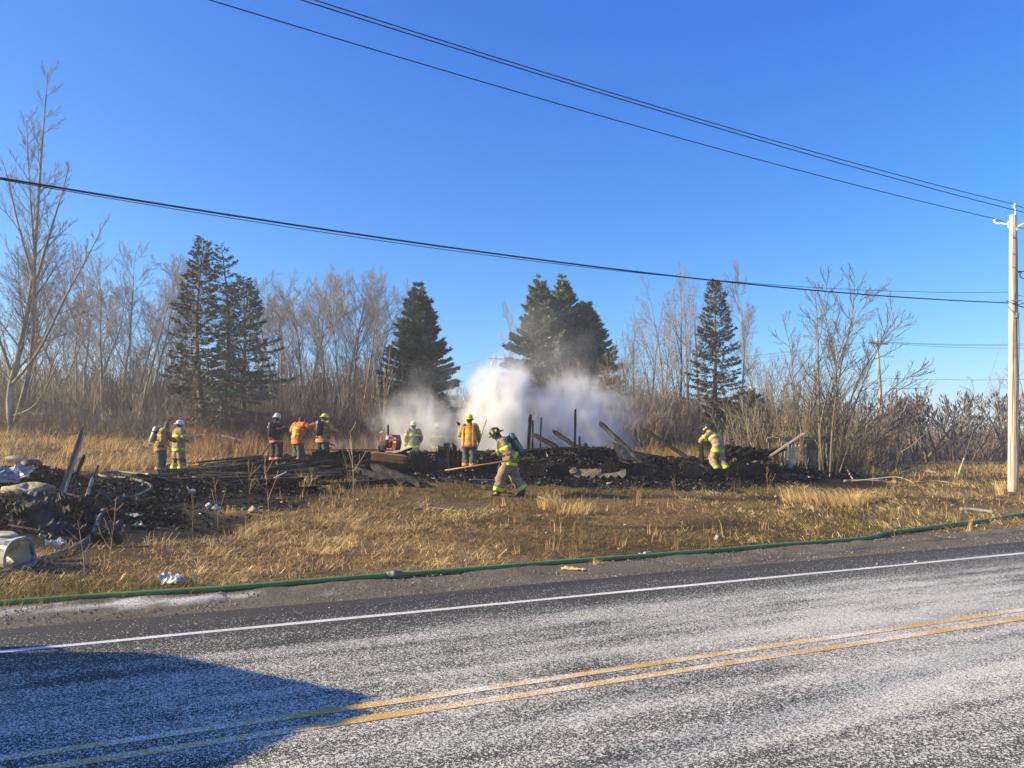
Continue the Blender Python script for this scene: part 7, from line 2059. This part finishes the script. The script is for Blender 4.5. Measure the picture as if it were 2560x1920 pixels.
# ------------------------------------------------------------------ the old cage at the right end
cg = on(2000, 29.2)
t = thing('wire_cage', 'old weathered cage with metal bars and a pale door under the branch', 'cage', cg, R(4))
m_bar = mat('dull_bar', (.42, .42, .40), (.58, .57, .54), rough=.45, metal=.4); m_oldw = mat('mossy_old_wood', (.10, .095, .06), (.24, .215, .14), scale=5, rough=.9, stretch=(.4, 2, 2), bump=.4)
W_, Hh, Dd = 1.75, .98, 1.2
for (x, y) in ((-.95, -.6), (.10, -.6), (.85, -.6), (-.95, .6), (.85, .6)):
    b = MB(); b.box((x, y, Hh / 2 - .05), (.07, .07, Hh + .1)); b.build('corner_post', m_oldw, t)
for y in (-.60, .60):
    b = MB(); b.box((-.05, y, Hh + .09), (2.0, .10, .16)); b.build('top_rail', m_oldw, t)
for k in range(5):
    b = MB(); b.box((-.05, -.42 + k * .21, Hh + .19), (2.05, .19, .025), Matrix.Rotation(R(1.2 * (k % 3 - 1)), 3, 'Y')); b.build('roof_board', m_oldw, t)
for k in range(7):
    x = -.88 + k * .135
    b = MB(); b.tube(smooth_path([(x, -.63, 0), (x, -.64, .5), (x, -.65, .82), (x + .03, -.62, .93)], 3), .012, 6); b.build('bar', m_bar, t, smooth=True)
for z in (.45, .74):
    b = MB(); b.tube([(-.9, -.645, z), (-.1, -.645, z)], .008, 5); b.build('cross_bar', m_bar, t)
b = MB(); b.box((-.56, -.60, .42), (.26, .03, .78)); b.build('door_panel', mat('pale_door', (.48, .46, .38), (.64, .61, .52), scale=4, rough=.7), t)
for (x, w__) in ((.02, .05), (.20, .10), (.32, .10), (.44, .09), (.60, .03)):
    b = MB(); b.box((x, -.6, .44), (w__, .03, .84)); b.build('slat', m_oldw if w__ > .03 else m_bar, t)
for k in range(4):
    b = MB(); b.tube([(.75 + k * .06, -.72, .02), (.66 + k * .1, -.70, .75 - .05 * k)], .02, 6); b.build('leaning_stick', m_bleach, t)
crumple('rusty_sheet', 'rust-brown sheet standing left of the old cage', 'metal sheet', 1918, 1172, (.9, .8, 1), mat('rust_sheet', (.16, .06, .03), (.28, .12, .06), scale=4, rough=.9), 91, .2, .1, .35, R(70))
crumple('black_tarp', 'black burnt tarp heaped at the right end of the rubble', 'tarp', 1862, 1165, (1.6, 1.0, 1), m_black, 92, .1, .35, .1, R(20))

# brush pile under the fallen logs
mass('brush_pile', [(at(x, 0, 36.4).x, 36.4 + random.uniform(-.4, .6), random.uniform(.5, .95), 1.6) for x in range(460, 650, 14)], [(0.20, 0.16, 0.12, 3), (0.3, 0.25, 0.19, 1)], 'low pile of dead branches under the bleached logs', m_brush)

# ------------------------------------------------------------------ the fire engine parked just out of frame, whose shadow falls on the road
_tp = (*TRUCK, 0.0)
t = thing('unseen_fire_engine', 'red fire engine standing slantwise across the road out of view to the left, its shadow in view', 'fire engine', _tp, R(61))
m_paint = mat('fire_red_paint', (.42, .016, .014), (.46, .022, .018), rough=.25, spec=.6); m_glass = mat('dark_glass', (.01, .012, .014), (.02, .022, .025), rough=.05)
def prism(prof, y0, y1, name, m, parent):
    b = MB(); n = len(prof)
    b.add([(x, y0, z) for x, z in prof] + [(x, y1, z) for x, z in prof], [tuple(range(n)), tuple(range(2 * n - 1, n - 1, -1))] + [(i, n + i, n + (i + 1) % n, (i + 1) % n) for i in range(n)])
    return b.build(name, m, parent)
prism([(1.15, .55), (1.15, 2.72), (1.3, 2.86), (3.25, 2.82), (3.5, 2.55), (3.72, 1.55), (3.75, .5)], -1.16, 1.16, 'cab', m_paint, t)
prism([(-3.75, .6), (-3.75, 2.95), (1.08, 2.95), (1.08, .6)], -1.2, 1.2, 'body', m_paint, t)
b = MB(); b.add([(3.505, -1.02, 2.5), (3.505, 1.02, 2.5), (3.70, 1.05, 1.62), (3.70, -1.05, 1.62), (3.53, -1.02, 2.51), (3.53, 1.02, 2.51), (3.725, 1.05, 1.63), (3.725, -1.05, 1.63)], [(3, 2, 1, 0), (4, 5, 6, 7), (0, 1, 5, 4), (1, 2, 6, 5), (2, 3, 7, 6), (3, 0, 4, 7)]); b.build('windscreen', m_glass, t)
for y in (-1.175, 1.175):
    for (x0, x1) in ((1.35, 2.2), (2.4, 3.3)):
        b = MB(); b.box(((x0 + x1) / 2, y, 1.45), (x1 - x0, .03, 1.6)); dr = b.build('door', m_paint, t)
        b = MB(); b.box(((x0 + x1) / 2, y * 1.012, 2.05), (x1 - x0 - .15, .03, .62)); b.build('window', m_glass, dr)
        b = MB(); b.box((x0 + .12, y * 1.02, 1.55), (.14, .04, .04)); b.build('handle', m_galv, dr)
    for k in range(4):
        b = MB(); b.box((-3.1 + k * 1.12, y * 1.022, 1.65), (1.0, .03, 1.7)); b.build('roller_shutter', m_galv, t)
    b = MB(); b.box((0, y * 1.03, .78), (7.3, .02, .12)); b.build('reflective_stripe', m_silver, t)
    b = MB(); b.tube([(3.3, y * .95, 2.35), (3.55, y * 1.28, 2.3)], .02, 6); b.box((3.55, y * 1.28, 2.0), (.09, .2, .5)); b.build('mirror', m_strap, t)
for x in (-2.2, 2.6):
    for y in (-1.0, 1.0):
        b = MB(); rot = Matrix.Rotation(R(90), 3, 'X'); b.lathe([(.28, -.15), (.48, -.15), (.52, -.11), (.52, .11), (.48, .15), (.28, .15)], 26, (x, y * 1.09, .52), rot); wh = b.build('wheel', m_tyre, t, smooth=True)
        b = MB(); b.lathe([(.04, -.12), (.28, -.11), (.29, .11), (.04, .12)], 18, (x, y * 1.09, .52), rot); b.build('rim', m_galv, wh, smooth=True)
b = MB(); b.box((2.5, 0, 2.95), (.35, 1.9, .18)); b.build('light_bar', mat('blue_lens', (.02, .05, .3), (.03, .07, .36), rough=.15), t)
b = MB(); b.box((3.86, 0, .62), (.26, 2.3, .3)); b.build('bumper', m_galv, t)
for y in (-.8, .8):
    b = MB(); b.box((3.76, y, 1.12), (.06, .42, .24)); b.build('headlight', mat('lamp_glass', (.6, .6, .6), (.7, .7, .7), rough=.1), t)
b = MB(); b.box((3.76, 0, 1.12), (.05, .9, .5)); b.build('grille', m_strap, t)
for y in (-.55, .55):
    b = MB(); b.tube([(-3.6, y, 3.08), (1.0, y, 3.08)], .03, 6); b.build('ladder_rail', m_galv, t)

# ------------------------------------------------------------------ smoke drifting off the embers
def smoke(name, label, c, size, dens, seed, scale=0.5, colour=(0.93, 0.93, 0.94), lo=0.42, hi=0.68, aniso=0.1, zpow=1.0, stretch=(1.25, 1.25, 0.8), lean=0.0):
    """an ellipsoid of scattering air whose density is broken up by noise"""
    m = bpy.data.materials.new('smoke_' + str(seed)); m.use_nodes = True
    nt = m.node_tree; n = nt.nodes; l = nt.links
    n.remove(n['Principled BSDF'])
    pv = n.new('ShaderNodeVolumePrincipled'); pv.inputs['Color'].default_value = (*colour, 1); pv.inputs['Anisotropy'].default_value = aniso
    tc = n.new('ShaderNodeTexCoord')
    ln = n.new('ShaderNodeVectorMath'); ln.operation = 'LENGTH'
    wob = n.new('ShaderNodeTexNoise'); wob.inputs['Scale'].default_value = 2.0; wob.inputs['Detail'].default_value = 4
    off = n.new('ShaderNodeVectorMath'); off.operation = 'ADD'; off.inputs[1].default_value = (seed * 3.7, seed * 1.3, seed * 2.1)
    l.new(tc.outputs['Object'], off.inputs[0]); l.new(off.outputs[0], wob.inputs['Vector'])
    l.new(tc.outputs['Object'], ln.inputs[0])
    edge = n.new('ShaderNodeMapRange'); edge.inputs[1].default_value = 1.0; edge.inputs[2].default_value = 0.05; edge.inputs[3].default_value = 0.0; edge.inputs[4].default_value = 1.0; edge.interpolation_type = 'SMOOTHSTEP'
    wa = n.new('ShaderNodeMath'); wa.operation = 'MULTIPLY_ADD'; wa.inputs[1].default_value = 1.8; wa.inputs[2].default_value = -0.72
    l.new(wob.outputs[0], wa.inputs[0])
    wc = n.new('ShaderNodeMath'); wc.operation = 'MAXIMUM'; wc.inputs[1].default_value = 0.0; l.new(wa.outputs[0], wc.inputs[0])
    we = n.new('ShaderNodeMath'); we.operation = 'ADD'; l.new(ln.outputs['Value'], we.inputs[0]); l.new(wc.outputs[0], we.inputs[1])
    l.new(we.outputs[0], edge.inputs[0])
    geo = n.new('ShaderNodeNewGeometry'); mp = n.new('ShaderNodeMapping'); mp.inputs['Scale'].default_value = stretch; mp.inputs['Location'].default_value = (seed, seed * 2, 0)
    l.new(geo.outputs['Position'], mp.inputs[0])
    nz = n.new('ShaderNodeTexNoise'); nz.inputs['Scale'].default_value = scale; nz.inputs['Detail'].default_value = 7; nz.inputs['Roughness'].default_value = 0.62; nz.inputs['Distortion'].default_value = 1.2
    l.new(mp.outputs[0], nz.inputs['Vector'])
    th = n.new('ShaderNodeMapRange'); th.inputs[1].default_value = lo; th.inputs[2].default_value = hi; l.new(nz.outputs[0], th.inputs[0])
    m1 = n.new('ShaderNodeMath'); m1.operation = 'MULTIPLY'; l.new(edge.outputs[0], m1.inputs[0]); l.new(th.outputs[0], m1.inputs[1])
    m2 = n.new('ShaderNodeMath'); m2.operation = 'MULTIPLY'; m2.inputs[1].default_value = dens; l.new(m1.outputs[0], m2.inputs[0])
    l.new(m2.outputs[0], pv.inputs['Density']); l.new(pv.outputs[0], n['Material Output'].inputs['Volume'])
    bm = bmesh.new(); bmesh.ops.create_icosphere(bm, subdivisions=3, radius=1.0)
    me = bpy.data.meshes.new(name); bm.to_mesh(me); bm.free(); me.materials.append(m)
    o = link(name, me, None, c, (0, lean, 0), size)
    return kind(o, 'stuff', label)
for a_ in SMOKE: smoke(*a_)

# ------------------------------------------------------------------ the hazy morning air
b = MB(); b.box((0, 150, 10.2), (900, 700, 24.4))
m = bpy.data.materials.new('haze'); m.use_nodes = True
n_ = m.node_tree.nodes; n_.remove(n_['Principled BSDF'])
pv = n_.new('ShaderNodeVolumePrincipled'); pv.inputs['Color'].default_value = (0.97, 0.97, 1.0, 1); pv.inputs['Density'].default_value = HAZE; pv.inputs['Anisotropy'].default_value = 0.35
m.node_tree.links.new(pv.outputs[0], n_['Material Output'].inputs['Volume'])
kind(b.build('haze', m), 'stuff', 'thin morning haze over the whole place')
